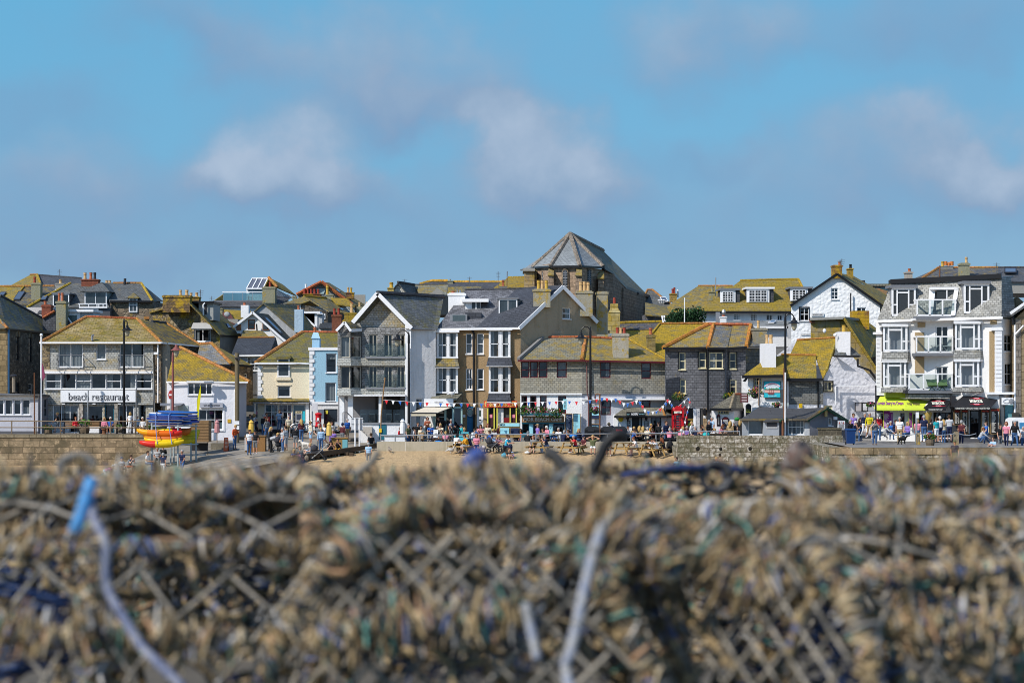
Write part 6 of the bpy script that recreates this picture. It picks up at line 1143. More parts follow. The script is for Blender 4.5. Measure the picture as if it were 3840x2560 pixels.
h.wall(2420,2520,1250,1178,stone((.10,.10,.11),3.),back=5.,yt1=1186);h.roof([[(2418,1180,-.4),(2524,1188,-.4),(2420,1134,4.)],[(2524,1188,-.4),(2500,1150,6.),(2420,1134,4.)]],RDd);h.line('white_pole',[((2482,1184,-1.5),(2488,1214,-2.)),((2490,1184,-1.5),(2496,1214,-2.))],WHITE,.1)
h=H('long_white_house','long white house with mustard tiled roof and three paned dormers','house',190.,2800,1215)
h.wall(2626,2968,1235,1166,render((.78,.78,.79),.1),back=9.,wins=[(2750,1177,2776,1200,4,3,'w'),(2814,1174,2840,1204,4,4,'w'),(2873,1178,2897,1202,2,1,'w',2),(2914,1180,2934,1202,2,1,'w')])
h.roof([[(2622,1168,-.4),(3056,1168,-.4),(2994,1047,6.),(2776,1052,6.)],[(3056,1168,-.4),(3050,1160,12.),(2994,1047,6.)],[(2622,1168,-.4),(2776,1052,6.),(2630,1165,12.)],[(2630,1165,12.),(2776,1052,6.),(2994,1047,6.),(3050,1160,12.)]],slate((.19,.15,.07),.72,.5,.36,62.,.2,mort=.2,lc=((.36,.24,.018),(.19,.14,.012))));h.ridge([((2776,1051,6.),(2994,1046,6.)),((2994,1046,6.),(3056,1166,-.4))],LICT,.12);h.line('gutter',[((2620,1170,-.5),(2970,1170,-.5))],BLACK,.2)
for a in((2701,1089,2758,1134,2,4),(2800,1084,2885,1134,3,4),(2963,1064+19,3030,1128,2,4)):
 o=h.box('dormer',a[0]+1,a[1],a[2]+16,a[3],1.4,2.6,RB);h.box('dormer_front',a[0],a[1]-2,a[2],a[3],1.25,.14,WHITE,o);Y=191.2;m=M();x0,x1,y0,y1=a[0]+9,a[2]-9,a[1]+5,a[3]-4;m.bp(x0,y0,x1,y1,Y,.02);m.out('pane',solid((.03,.035,.04),.1),o);m=M();n=a[4]*2
 for k in range(n+1):x=x0+(x1-x0)*k/n;w=1.6 if k%2==0 else.8;m.bp(x-w,y0,x+w,y1,Y-.04,.05)
 for k in range(5):y=y0+(y1-y0)*k/4;m.bp(x0,y-.8,x1,y+.8,Y-.035,.045)
 m.out('window',WHITE,o);h.box('dormer_roof',a[0]-4,a[1]-8,a[2]+20,a[1]-1,1.1,3.,WHITE if a[0]==2800 else LEAD,o)
h=H('flat_roof_annex','low white annex with grey flat roof and a skylight','annex',180.,2840,1260)
h.wall(2712,2966,1300,1222,WHT,back=6.);h.roof([[(2720,1222,-.4),(2955,1222,-.4),(2968,1203,3.),(2725,1202,3.)]],slate((.16,.165,.16),.1,2.,1.,63.));h.line('fascia',[((2790,1227,-.5),(2955,1227,-.5))],WHITE,.2);h.skylight([(2880,1212,1.),(2902,1212,1.),(2912,1204,2.),(2892,1204,2.)],WHITE);h.poly('grey_end',[[(2950,1224,-.6),(2968,1208,-.6),(2968,1270,-.6),(2955,1270,-.6)]],render((.45,.46,.48),.1),.1);h.chimney(2703,2724,1186,1222,-1.,.9,WHT,[(2707,2720,1180,TERRA)]);m=M();m.ball(h.P((2714,1170,-.6)),.2,.2,.25,8);m.out('cowl',STEEL,h.o);h.box('door',2684,1170,2700,1215,8.,.1,GREY)
h=H('lane_house','whitewashed gable house with brick chimney and street name plate','house',172.,3130,1280)
h.wall(2967,3300,1310,1146,rubblewash((.82,.82,.82)),.0,.0,apex=(3139,1025),yt1=1138,wins=[(3116,1080,3144,1122,2,3,'w'),(2999,1153,3034,1203,2,2,'w'),(3213,1153,3248,1200,2,2,'w')])
for(a,b,c,d)in((2996,1150,3000,1206),(3033,1150,3036,1206),(2996,1203,3036,1206),(2996,1150,3036,1153)):h.box('window_trim',a,b,c,d,-.05,.08,BLACK)
h.roof([[(3139,1022,-.25),(3316,1145,-.25),(3330,1108,9.),(3200,1034,9.)],[(2962,1148,-.25),(3139,1022,-.25),(3200,1034,9.),(3040,1120,9.)]],slate((.13,.115,.06),.55,.3,.2,64.));h.line('verge',[((2964,1146,-.3),(3139,1027,-.3)),((3139,1027,-.3),(3308,1146,-.3))],BLACK,.06,.2);h.box('rear_wall',2990,1140,3300,1300,9.,.2,WHT)
h.chimney(3124,3158,993,1043,-.3,1.,ashlar((.30,.16,.06),.28,.10,24.,'brick',.7,.2,.3,.5),[(3143,3153,982,TERRA)]);M().ball(h.P((3148,980,.2)),.17,.17,.14,10).out('cowl',STEEL,h.o);h.chimney(3181,3200,1005,1042,4.,.9,slate((.30,.2,.06),.5),[(3184,3195,990,BLACK)]);h.aerial(3157,970,1010,.8,r=.03);h.skylight([(3222,1064,4.),(3248,1084,4.),(3254,1083,4.6),(3228,1063,4.6)])
sg=h.box('street_name_plate',3043,1173,3089,1185,-.12,.08,solid((.70,.70,.70),.5));textpx('NORWAY LANE',sg,BLACK,3047,1176,3084,1182,171.86,bold=.01);h.pipe('black_post',[(3190,1184,-.3),(3190,1098,-.3)],BLACK,.06);h.line('drain',[((3002,1253,-.1),(3040,1253,-.1))],GREY,.05)
h=H('lichen_gable_house','brown lichened stone gable with yellow roof behind the inn chimney','house',160.,3150,1330)
h.wall(3040,3290,1400,1200,slate((.22,.175,.10),.55,1.2,.9,65.,.5),.0,.0,apex=(3166,1193),yt1=1392);h.roof([[(3164,1192,-.3),(3268,1340,-.3),(3300,1330,5.),(3300,1240,9.),(3246,1200,9.)],[(3038,1200,-.3),(3164,1192,-.3),(3246,1200,9.),(3060,1240,9.)]],slate((.10,.11,.07),.60,seed=66.,grn=.3));h.line('verge',[((3164,1193,-.4),(3290,1392,-.4))],slate((.24,.18,.06),.6),.2);h.line('coping',[((3038,1196,-.4),(3164,1192,-.4)),((3164,1192,.5),(3240,1200,7.))],GRR,.2);h.box('brick_stub',3039,1195,3056,1210,-.3,.5,brick((.28,.10,.06),8.));h.box('rear_wall',3045,1240,3290,1400,9.,.2,STD)
h.chimney(3198,3260,1165,1235,5.,1.4,ashlar((.27,.12,.06),.3,.11,25.,'brick',.8,.3,.3,.6),[],False,'brick_stack');M().ball(h.P((3092,1240,-.6)),.15,.1,.18,10).out('lamp_dish',WHITE,h.o)
h=H('rust_slope_house','house with rust orange slate slope squeezed beside the mansard block','house',178.,3280,1250)
h.roof([[(3240,1172,-.3),(3330,1226,-.3),(3330,1136,4.),(3268,1136,4.)]],slate((.13,.11,.07),.62,seed=67.,lc=((.40,.17,.03),(.22,.13,.02))));h.box('house_wall',3240,1190,3330,1300,.5,5.,GRR);h.roof([[(3262,1085,14.),(3320,1110,12.),(3330,1090,16.),(3290,1080,16.)]],slate((.2,.12,.05),.6,seed=68.,lc=((.48,.18,.03),(.3,.15,.02))),name='roof');h.box('rear_block',3240,1076,3345,1105,20.,4.,GRW);h.box('rear_roof',3236,1064,3350,1072,19.5,5.,slate((.17,.16,.12),.3));h.box('rear_window',3290,1080,3330,1096,19.9,.1,solid((.2,.32,.3),.2));h.box('roof_vent',3224,1051,3244,1065,18.,1.,DARK)
h=H('corner_skyline_house','slate house with orange hip and H shaped chimney pot behind the mansard','house',160.,3650,1060)
h.wall(3455,3960,1100,1054,GRR,back=8.);h.hip((3440,1052),(3740,1052),(3520,1004),(3742,1003),4.,slate((.09,.095,.105),.30,seed=69.),ends='hg',wallmat=GRR,ridge=ORNT,hipt=ORNT);h.hip((3740,1052),(3960,1052),(3742,1004),(3960,1003),4.,slate((.075,.08,.09),.08,seed=70.),ends='gg',wallmat=GRR,ridge=DRKT);o=h.chimney(3525,3575,999,1008,3.6,.8,GRR,[(3529,3540,979,YELC)]);c=h.P((3558,997,4.));m=M();m.tube(c,c+V((0,0,.22)),.13,8);m.tube(c+V((-.3,0,.22)),c+V((.3,0,.22)),.10,8);[m.tube(c+V((x,0,.02)),c+V((x,0,.38)),.14,8)for x in(-.26,.26)];m.out('chimney_pot',solid((.50,.17,.05),.8),o);h.chimney(3604,3636,985,1045,.5,1.,CHG,[(3618,3629,963,BUFF)]);h.skylight([(3766,1025,1.6),(3812,1025,1.6),(3812,1009,3.),(3766,1009,3.)]);h.aerial(3738,985,1035,2.,r=.03);h.pipe('rust_pole',[(3524,1045,0.),(3524,996,0.)],RUST,.06)
def T(name,label,cat,px,py,Y,group=None):return thing(name,label,cat,W(px,py,Y),0,group)
def tubes(nm,par,mat,segs,r=.03,n=6):
 m=M()
 for s in segs:m.path([W(*p)for p in s],r,n)
 return m.out(nm,mat,par)
o=T('railing','rusty two rail quayside railing before the beach restaurant','railing',250,1627,155.5);BRZ=solid((.20,.15,.10),.6,.3)
for y in(1578,1602):tubes('rail',o,BRZ,[[(-30,y,155.5),(555,y+1,155.5)]],.045)
for x in(-5,44,135,227,320,415,507,553):tubes('post',o,BRZ,[[(x,1576,155.5),(x,1627,155.5)]],.05)
o=T('railing','grey steel terrace railing along the top of the concrete sea wall','railing',2000,1655,140.15)
tubes('rail',o,STEEL,[[(1425,1632,140.15),(2540,1624,140.15)]],.045)
for x in(1427,1482,1575,1669,1762,1955,2008,2101,2186,2278,2366,2460):tubes('post',o,STEEL,[[(x,1630,140.15),(x,1656,140.15)]],.05)
o=T('railing','short grey railing above the rubble pier wall beside the pub crowd','railing',2660,1634,134.4);tubes('rail',o,STEEL,[[(2543,1617,134.4),(2775,1617,134.4)]],.04)
for x in(2556,2650,2774):tubes('post',o,STEEL,[[(x,1617,134.4),(x,1634,134.4)]],.04)
m=M();m.bp(2660,1624,2770,1631,134.6,.3);tag(m.out('plank_bench',TIMD,None),'dark mossy plank bench behind the pier wall','bench')
def lamp(label,px,yt,yb,Y,s,lx,ly,mat=BLACK):
 o=T('street_lamp',label,'street lamp',px,yb,Y,'street lamps on the waterfront');b=W(px,yb,Y);t=W(px,yt,Y);m=M()
 m.lathe(b,[(.16,0),(.16,.9),(.10,1.0),(.09,(t.z-b.z)*.6),(.07,t.z-b.z-.6),(.09,t.z-b.z-.5),(.08,t.z-b.z),(.02,t.z-b.z+.3)],10);m.out('pole',mat,o)
 l=W(lx,ly,Y);r=abs(l.x-b.x)/2;c=(l+V((b.x,Y,l.z)))/2;c.z=t.z-.1;m=M();m.path([(b.x,Y,c.z-.6),(b.x,Y,c.z)]+[c+V((-s*r*math.cos(a),0,r*1.2*math.sin(a)))for a in fr(.15,math.pi,10)]+[l+V((0,0,.25))],.045,6);m.out('arm',mat,o)
 m=M();m.lathe(l,[(.04,.3),(.10,.25),(.12,.12),(.20,.08),(.22,0),(.42,-.10),(.42,-.14),(.2,-.14)][::-1],12);m.out('lamp_hood',mat,o);M().lathe(l+V((0,0,-.14)),[(.05,-.48),(.14,-.38),(.2,-.2),(.2,0)],10).out('lamp_glass',solid((.35,.33,.25),.2),o)
lamp('black swan neck street lamp rising before the beach restaurant',465,1205,1625,156.2,1,477,1232)
lamp('black swan neck street lamp against the white gable side wall',1533,1258,1655,144.5,-1,1490,1268)
lamp('black swan neck street lamp at the beach cafe corner',2214,1240,1650,144.,-1,2179,1262)
lamp('tall black swan neck street lamp in front of the inn',2945,1190,1640,138.5,1,2978,1206)
lamp('rust red lamp column beside the white gallery',648,1330,1640,147.5,1,661,1307,solid((.24,.08,.07),.6))
o=T('telegraph_pole','weathered wooden telegraph pole at the gallery corner','telegraph pole',889,1660,148.);tubes('pole',o,wood((.19,.15,.09)),[[(889,1323,148.),(889,1680,148.)]],.17,10);m=M();m.bp(880,1340,900,1345,147.7,.6);m.bp(892,1336,899,1352,147.6,.3);m.out('transformer',DARK,o);m=M();[m.bp(881,y,897,y+14,147.8,.03)for y in(1578,1596)];m.out('poster',WHITE,o)
for y in(1340,1360):
 m=M();m.path([W(893+(2230-893)*t*.22,y+(8-10*t)+22*t*(1-t),148-t)for t in fr(0,1,8)],.012,4);tag(m.out('overhead_wire',BLACK,None),'thin black wire strung from the telegraph pole to the blue house','wire','overhead wires')
o=T('flagpole','white flagpole with a drooping maroon flag beside the kiosk','flagpole',155,1626,156.);tubes('pole',o,WHITE,[[(155,1258,156.),(154,1626,156.)]],.07,8);M().ball(W(155,1256,156.),.13).out('finial',WHITE,o);m=M();m.slab([W(157,1360,155.9),W(162,1375,155.8),W(169,1412,155.7),W(160,1428,155.8),W(157,1395,155.9)],.04);m.out('flag',flat((.16,.03,.07)),o)
for(x,y0,y1,Y,x2,lab,mt)in((129,1397,1627,155.6,129,'thin rusty mast rising from the railing near the kiosk',RUST),(327,1462,1600,156.5,331,'thin leaning pole crossing the restaurant sign',STEEL),(511,1455,1600,156.5,511,'thin grey pole at the right of the restaurant sign',STEEL),(580,1360,1545,156.,574,'pale leaning pole before the restaurant side wall',STEEL),(2940,1380,1634,134.8,2940,'rusty mast standing in front of the watch hut',RUST),(2944,1396,1632,134.7,2945,'slim white pole beside the rusty hut mast',WHITE),(2846,1425,1520,139.,2846,'grey wooden post rising behind the watch hut roof',TIMB),(2567,1116,1214,176.,2567,'white lamp standard beside the green bush',WHITE),(3285,1445,1640,131.,3284,'dark pole with basket bracket by the lime awning',DARK)):
 tag(tubes('slim_pole',None,mt,[[(x2,y0,Y),(x,y1,Y)]],.055 if Y<150 else.05),lab,'pole')
o=T('bunting_pole','slender grey pole carrying the bunting at the slipway end','pole',1427,1655,141.);tubes('pole',o,TIMB,[[(1427,1656,141.),(1429,1560,141.),(1435,1495,141.),(1444,1415,141.)]],.05);m=M();m.bp(1421,1606,1431,1621,140.9,.04);m.out('notice',solid((.70,.45,.02),.5),o)
o=T('basket_post','rusty iron post holding the pink hanging basket by the cafe','post',2249,1650,143.);tubes('post',o,RUST,[[(2249,1650,143.),(2249,1480,143.)]],.07);tubes('bracket',o,RUST,[[(2252,1478,143.),(2234,1477,143.),(2232,1485,143.),(2232,1510,143.)]],.04)
o=T('no_entry_sign','red no entry sign on a post before the gallery','sign',641,1540,148.);c=W(641,1480,148.);m=M();m.ball(c,.20,.03,.36,16);m.out('disc',solid((.35,.03,.03),.5),o);m=M();m.box(c.x-.13,c.x+.13,147.94,147.96,c.z-.06,c.z+.06);m.out('bar',WHITE,o);tubes('post',o,STEEL,[[(641,1495,148.),(641,1640,148.)]],.05)
o=T('road_sign','back of a large grey road sign on two white posts at the slipway','road sign',1340,1697,139.5);m=M();m.bp(1317,1566,1361,1614,139.4,.06);m.out('panel',solid((.50,.52,.56),.5),o);m=M();[m.bp(1318,y,1360,y+2,139.36,.05)for y in(1568,1588,1610)];m.out('rib',STEEL,o)
for x in(1332,1348):tubes('post',o,WHITE,[[(x,1566,139.3),(x,1699,139.3)]],.06)
o=T('sign_post','grey post with parking plate by the granite bollard','sign',3437,1666,128.4);tubes('post',o,STEEL,[[(3437,1545,128.4),(3436,1667,128.4)]],.07);m=M();m.bp(3435,1545,3446,1567,128.3,.05);m.out('plate',WHITE,o)
o=T('menu_stand','wide wooden cafe menu stand with turquoise and navy panels','menu board',1910,1640,142.6);m=M();[m.bp(*a,142.6,.06)for a in((1872,1584,1950,1640),)];m.out('frame',TIMY,o)
for a,mt in(((1874,1586,1948,1598),PALEB),((1876,1604,1909,1626),PALEB),((1914,1604,1948,1626),NAVY)):M().bp(*a,142.55,.06).out('panel',mt,o)
textpx('MOR',o,DARK,1876,1588,1894,1596,142.54,bold=.01)
for(x,y0,y1,Y,lab,mt)in((1634,1611,1640,142.,'white menu A board on the cafe terrace',WHITE),(848,1640,1690,142.8,'orange red A board outside the gallery',solid((.62,.12,.03),.5)),(726,1641,1662,147.,'dark red A board beside the timber shed',solid((.28,.04,.02),.5)),(868,1660,1684,143.,'grey and brown A board next to the woman in orange',GREY),(1263,1582,1615,150.5,'photo easel board by the blue house',solid((.3,.33,.36),.5)),(1580,1620,1650,142.,'brown slatted pallet board on the terrace',TIMB)):
 o=T('sandwich_board',lab,'A board',x,y1,Y);a,b=W(x-8,y0,Y),W(x+8,y1,Y);m=M();m.slab([(a.x,Y,a.z),(b.x,Y,a.z),(b.x,Y-.3,b.z),(a.x,Y-.3,b.z)],.03);m.slab([(a.x,Y+.02,a.z),(b.x,Y+.02,a.z),(b.x,Y+.35,b.z),(a.x,Y+.35,b.z)],.03);m.out('board',mt,o);m=M();[m.bp(x-5,y0+5+k*5,x+5,y0+7+k*5,Y-.34+.0,.02)for k in range(int((y1-y0-8)/5))];m.out('lettering',DARK if mt is WHITE else flat((.6,.5,.4)),o)
RED=solid((.52,.012,.02),.35,name='red_gloss')
o=T('phone_box','red telephone kiosk with domed roof beside the servery','phone box',2550,1632,143.4);a,b=W(2522,1536,143.4),W(2580,1640,143.4);xm=a.x+(b.x-a.x)*.68;m=M()
for(p,q)in((a.x,a.x+.12),(xm-.12,xm)):m.box(p,q,143.4,143.52,b.z,a.z)
m.box(a.x+.12,xm-.12,143.4,143.5,b.z,b.z+.35);m.box(a.x,xm,143.4,144.2,a.z-.38,a.z)
m.bar((xm,143.42,b.z+.0),(xm,143.42,a.z),.1);m.slab([(xm,143.4,a.z),(b.x,144.1,a.z),(b.x,144.1,a.z-.3),(xm,143.4,a.z-.3)],.1);m.bar((b.x-.03,144.06,b.z),(b.x-.03,144.06,a.z),.12);m.box(a.x,b.x-.05,144.15,144.2,b.z,a.z)
for k in range(1,7):z=b.z+.35+(a.z-b.z-.73)*k/7;m.box(a.x+.12,xm-.12,143.42,143.46,z-.025,z+.025);m.bar((xm,143.44,z),(b.x,144.1,z),.05)
for t in(.2,.8):x=a.x+.12+(xm-a.x-.24)*t;m.box(x-.02,x+.02,143.42,143.46,b.z+.3,a.z-.38)
m.out('frame',RED,o);m=M();m.box(a.x+.1,xm-.1,143.48,143.5,b.z,a.z-.35);m.slab([(xm,143.5,a.z-.3),(b.x-.1,144.1,a.z-.3),(b.x-.1,144.1,b.z),(xm,143.5,b.z)],.02);m.out('glazing',solid((.10,.13,.14),.1,.1),o)
m=M();n=8;prof=[(t,.26*math.sin(math.pi*t)+.03)for t in fr(0,1,n)];m.slab([(a.x+(xm-a.x)*t,143.4,a.z+z)for t,z in prof],.05);m.add([(a.x+(xm-a.x)*t,143.4,a.z+z)for t,z in prof]+[(a.x+(b.x-.1-a.x)*(.1+.8*t),144.15,a.z+z)for t,z in prof],[[k,k+1,k+n+2,k+n+1]for k in range(n)]);m.slab([(xm,143.4,a.z),(b.x,144.1,a.z),(b.x-.1,144.1,a.z+.15),((xm+b.x)/2,143.75,a.z+.26),(xm,143.45,a.z+.05)],.05);m.out('roof',RED,o)
m=M();m.box(a.x+.1,xm-.1,143.36,143.39,a.z-.26,a.z-.1);m.out('header_panel',solid((.7,.66,.55),.4),o)
o=T('post_box','red cylindrical pillar post box by the blue house','post box',1194,1602,154.);c=W(1194,1600,154.);m=M();m.lathe(c,[(.27,-.1),(.27,.12),(.23,.14),(.23,.9),(.27,.92),(.28,1.0),(.22,1.06),(.05,1.12)],16);m.out('pillar',RED,o);m=M();m.box(c.x-.08,c.x+.08,c.y-.25,c.y-.2,c.z+.5,c.z+.7);m.box(c.x-.13,c.x+.13,c.y-.25,c.y-.2,c.z+.4,c.z+.44);m.out('plate',WHITE,o);M().lathe(c,[(.275,-.15),(.275,.02)],16).out('base',BLACK,o)
for k,(x0,x1,Y,lab)in enumerate(((2193,2248,141.5,'black hooded litter bin with open slot nearest the cafe'),(2254,2304,142.2,'middle black litter bin half behind another bin'),(2299,2352,141.5,'black litter bin with red slot panels by the servery'))):
 o=T('litter_bin',lab,'bin',(x0+x1)/2,1655,Y,'litter bins on the terrace');a,b=W(x0,1612,Y),W(x1,1655,Y);m=M();m.box(a.x,b.x,Y,Y+.8,b.z,a.z);m.out('body',BLACK,o);m=M();cx=(a.x+b.x)/2;w=(b.x-a.x)/2;m.slab([(cx+w*x,Y-.03,a.z+z)for x,z in((-1,0),(1,0),(.95,.14),(.55,.26),(-.55,.26),(-.95,.14))],0,(0,.86,0));m.out('hood',solid((.03,.032,.036),.4),o);M().box(cx-w*.6,cx+w*.3,Y-.05,Y-.02,a.z-.12,a.z+.06).out('slot',RED if k==2 else DARK,o)
o=T('wheelie_bin','blue wheeled bin standing beside the watch hut','bin',3192,1667,128.3);a,b=W(3175,1612,128.3),W(3208,1662,128.3);m=M();m.add([(a.x+.05,128.35,b.z),(b.x-.05,128.35,b.z),(b.x-.05,128.8,b.z),(a.x+.05,128.8,b.z),(a.x,128.3,a.z),(b.x,128.3,a.z),(b.x,128.95,a.z),(a.x,128.95,a.z)],[(0,3,2,1),(4,5,6,7),(0,1,5,4),(1,2,6,5),(2,3,7,6),(3,0,4,7)]);m.out('body',solid((.01,.04,.14),.4),o);m=M();m.box(a.x-.03,b.x+.03,128.25,129.,a.z,a.z+.09);m.out('lid',solid((.015,.07,.22),.4),o);m=M();[m.tube((x,128.85,b.z),(x+.06,128.85,b.z),.12,10)for x in(a.x,b.x-.06)];m.out('wheel',BLACK,o)
LEAF=[flat(c,.8)for c in((.045,.11,.018),(.08,.16,.03),(.025,.06,.015))]
def foliage(m,c,rx,ry,rz,n,s,mats=3,seed=1,off=0):
 r=random.Random(seed)
 for _ in range(n):
  d=V((r.gauss(0,1),r.gauss(0,1),r.gauss(0,1))).normalized()*r.random()**.4
  p=V(c)+V((d.x*rx,d.y*ry,d.z*rz));a=V((r.gauss(0,1),r.gauss(0,1),r.gauss(0,1))).normalized();b=a.cross(V((r.random(),r.random(),r.random()+.1))).normalized();q=s*r.uniform(.5,1.2);m.i=off+r.randrange(mats);m.poly([p-a*q,p+b*q*.5,p+a*q,p-b*q*.5])
 m.i=0
def flowers(name,label,x0,y0,x1,y1,Y,cols,n=150,nf=40,box=None,seed=1,cat='flowers',d=.35):
 a,b=W(x0,y0,Y),W(x1,y1,Y);c=(a+b)/2;o=thing(name,label,cat,c);m=M();w,hh=(b.x-a.x)/2,(a.z-b.z)/2
 k=max(1,int(w/hh));
 for j in range(k):foliage(m,(a.x+w*2*(j+.5)/k,Y,c.z+random.uniform(-.1,.1)),w/k*1.2,d,hh,n//k,.09,3,seed+j)
 m.out('foliage',LEAF,o);m=M();foliage(m,(c.x,Y-d*.4,c.z+hh*.25),w*.95,d*.9,hh*.8,nf,.07,len(cols),seed+50);m.out('blossom',[flat(q)for q in cols],o)
 if box=='bowl':M().lathe((c.x,Y,b.z-.05),[(.1,-.05),(w*.6,.12),(w*.75,.3)],10).out('basket',DARK,o)
 elif box=='trough':M().box(a.x+.2,b.x-.2,Y-.15,Y+.2,b.z+hh*.5,b.z+hh*.9).out('trough',TEAL,o)
 elif box:M().lathe((c.x,Y,b.z-box),[(w*.62,0),(w*.78,box*.5),(w*.72,box)],12).out('tub',wood((.16,.12,.08)),o)
 return o
PK=((.62,.06,.22),(.70,.25,.42),(.60,.03,.06));YE=((.65,.42,.02),(.62,.12,.12),(.6,.06,.25))
flowers('flower_trough','long trailing flower trough with pink geraniums above the cafe sign',1942,1524,2112,1568,146.2,PK,1100,110,'trough',1)
flowers('hanging_basket','pink hanging basket on the iron post by the cafe',2214,1521,2249,1548,143.,PK,160,70,'bowl',2);flowers('window_box','trailing rusty orange flowers below the left pub window',2523,1467,2568,1500,145.6,((.35,.13,.03),(.6,.45,.05),(.3,.2,.08)),160,90,None,3)
flowers('window_box','yellow flowers above the pub porch roof',2712,1469,2758,1492,145.8,((.68,.45,.01),(.7,.3,.02)),160,50,None,4);flowers('hanging_basket','big yellow and pink hanging basket under the inn window',2806,1447,2856,1488,141.,YE,240,90,'bowl',5)
flowers('hanging_basket','small yellow and red basket below the painted inn sign',2898,1508,2928,1530,141.2,YE,120,50,'bowl',6);flowers('hanging_basket','green basket with pale pink flowers beside the lime awning',3249,1507,3278,1520,130.8,PK,130,18,'bowl',7)
flowers('planter','half barrel of red and green plants beside the white kiosk',160,1588,200,1610,156.2,((.4,.05,.05),(.5,.2,.05)),150,30,.55,8,'planter');flowers('planter','square planter with a big bright fern by the benches',293,1571,342,1598,156.2,((.12,.30,.03),(.16,.36,.05)),200,160,.55,9,'planter');flowers('planter','round tub of grey green shrubs at the lamp base',437,1588,477,1606,156.4,((.2,.18,.1),(.25,.2,.22)),140,20,.35,10,'planter')
flowers('planter','oak barrel planter with red flowers on the bakery street',3466,1622,3510,1646,126.6,((.45,.03,.02),(.2,.3,.05)),200,30,.45,11,'planter');flowers('planter','tub of daisies behind the paddle boards',545,1594,590,1612,155.9,((.6,.6,.5),(.2,.25,.05)),120,30,.3,12,'planter');flowers('planter','small yellow plant at the foot of the phone box',2580,1584,2600,1602,143.2,((.5,.4,.02),(.3,.3,.02)),60,20,.3,13,'planter')
o=T('bush','dark green rounded evergreen bush left of the long white house','bush',2570,1220,182.);m=M();r=random.Random(5)
for(x,y,w,hh)in((2535,1195,1.0,.6),(2560,1185,1.2,.8),(2590,1190,1.2,.9),(2612,1182,.9,.9),(2575,1205,1.8,.6),(2530,1208,.9,.4)):foliage(m,W(x,y,182.),w,1.,hh,420,.16,3,int(x))
m.out('crown',[flat((.02,.06,.02)),flat((.03,.085,.03)),flat((.012,.035,.014))],o);tubes('trunk',o,TIMD,[[(2570,1190,182.3),(2568,1226,182.3)],[(2545,1200,182.3),(2566,1222,182.3)]],.08)
GRN=ashlar((.34,.27,.18),.8,2.,31.,lich=.3)
for(x0,x1,y0,Y,lab)in((3438,3451,1623,128.,'slim granite bollard with rope beside the grey sign post'),(3578,3596,1618,128.,'stout mossy granite bollard before the bakery')):
 o=T('bollard',lab,'bollard',(x0+x1)/2,1667,Y);a,b=W(x0,y0,Y),W(x1,1668,Y);m=M();m.box(a.x,b.x,Y,Y+.28,b.z,a.z-.06);m.box(a.x+.04,b.x-.04,Y+.04,Y+.24,a.z-.06,a.z);m.out('post',GRN,o)
m=M();[m.path([W(x0+(x1-x0)*t,1625+18*t*(1-t)*1.4,127.9)for t in fr(0,1,8)],.03,5)for x0,x1 in((3330,3440),(3450,3580),(3596,3660))];tag(m.out('rope_barrier',solid((.25,.27,.30),.8),None),'sagging grey rope barrier strung between the granite bollards','rope')
o=T('mooring_bollard','squat rusty iron mooring bollard on the left quay','bollard',390,1627,155.6);M().lathe(W(390,1627,155.6),[(.2,0),(.14,.1),(.14,.3),(.22,.36),(.22,.42),(.05,.45)],12).out('post',RUST,o)
def bench(lab,x,y,Y,rz=0.):
 o=thing('bench',lab,'bench',W(x,y,Y),rz,'slatted benches by the restaurant');c=V(o.location)
 m=M();[m.box(c.x-.75,c.x+.75,c.y-.2+k*.14,c.y-.09+k*.14,c.z+.42,c.z+.46)for k in range(3)];m.out('seat',TIMB,o);m=M();[m.box(c.x-.75,c.x+.75,c.y+.24,c.y+.28,c.z+.55+k*.13,c.z+.64+k*.13)for k in range(3)];m.out('backrest',TIMB,o)
 for x in(-.68,.68):m=M();m.box(c.x+x-.03,c.x+x+.03,c.y-.18,c.y-.12,c.z,c.z+.42);m.box(c.x+x-.03,c.x+x+.03,c.y+.22,c.y+.28,c.z,c.z+.92);m.box(c.x+x-.03,c.x+x+.03,c.y-.18,c.y+.25,c.z+.60,c.z+.64);m.out('leg',DARK,o)
bench('slatted bench behind the woman in red',272,1625,157.);bench('empty slatted bench right of the fern planter',352,1625,157.2);bench('slatted bench under the white haired couple',406,1625,157.);bench('slatted bench near the floral dress woman',528,1625,157.)
def table(lab,x,y,Y,rz,mat,group,sc=1.):
 o=thing('picnic_table',lab,'picnic table',(0,0,0),0,group);m=M();[m.box(-.85,.85,-.36+k*.145,-.23+k*.145,.72,.76)for k in range(5)];m.out('table_top',mat,o)
 for s in(-1,1):m=M();[m.box(-.85,.85,s*.75-.13+k*.14,s*.75-.01+k*.14,.42,.46)for k in range(2)];m.out('seat',mat,o)
 for s in(-.6,.6):
  m=M();[m.bar((s,q*.28,.72),(s,q*.62,0),.06,.1)for q in(-1,1)];m.bar((s+.05,-.85,.39),(s+.05,.85,.39),.05,.1);m.out('leg',mat,o)
 o.location=W(x,y,Y);o.rotation_euler=(0,0,rz);o.scale=(sc,sc,sc)
GPT='pine picnic tables on the sand'
table('pine picnic table shared by the man in mustard',1735,1693,139.,1.2,TIMY,GPT,.95);table('pine picnic table between the striped woman and man in navy',2022,1697,138.7,1.35,TIMY,GPT);table('pine picnic table with the woman in red at its right',2145,1698,138.4,1.0,TIMY,GPT);table('pine picnic table nearest the front used by the red haired woman',2350,1703,137.8,.75,TIMY,GPT,1.05);table('pine picnic table crowded by four young people',2445,1708,137.3,.9,TIMY,GPT,1.05)
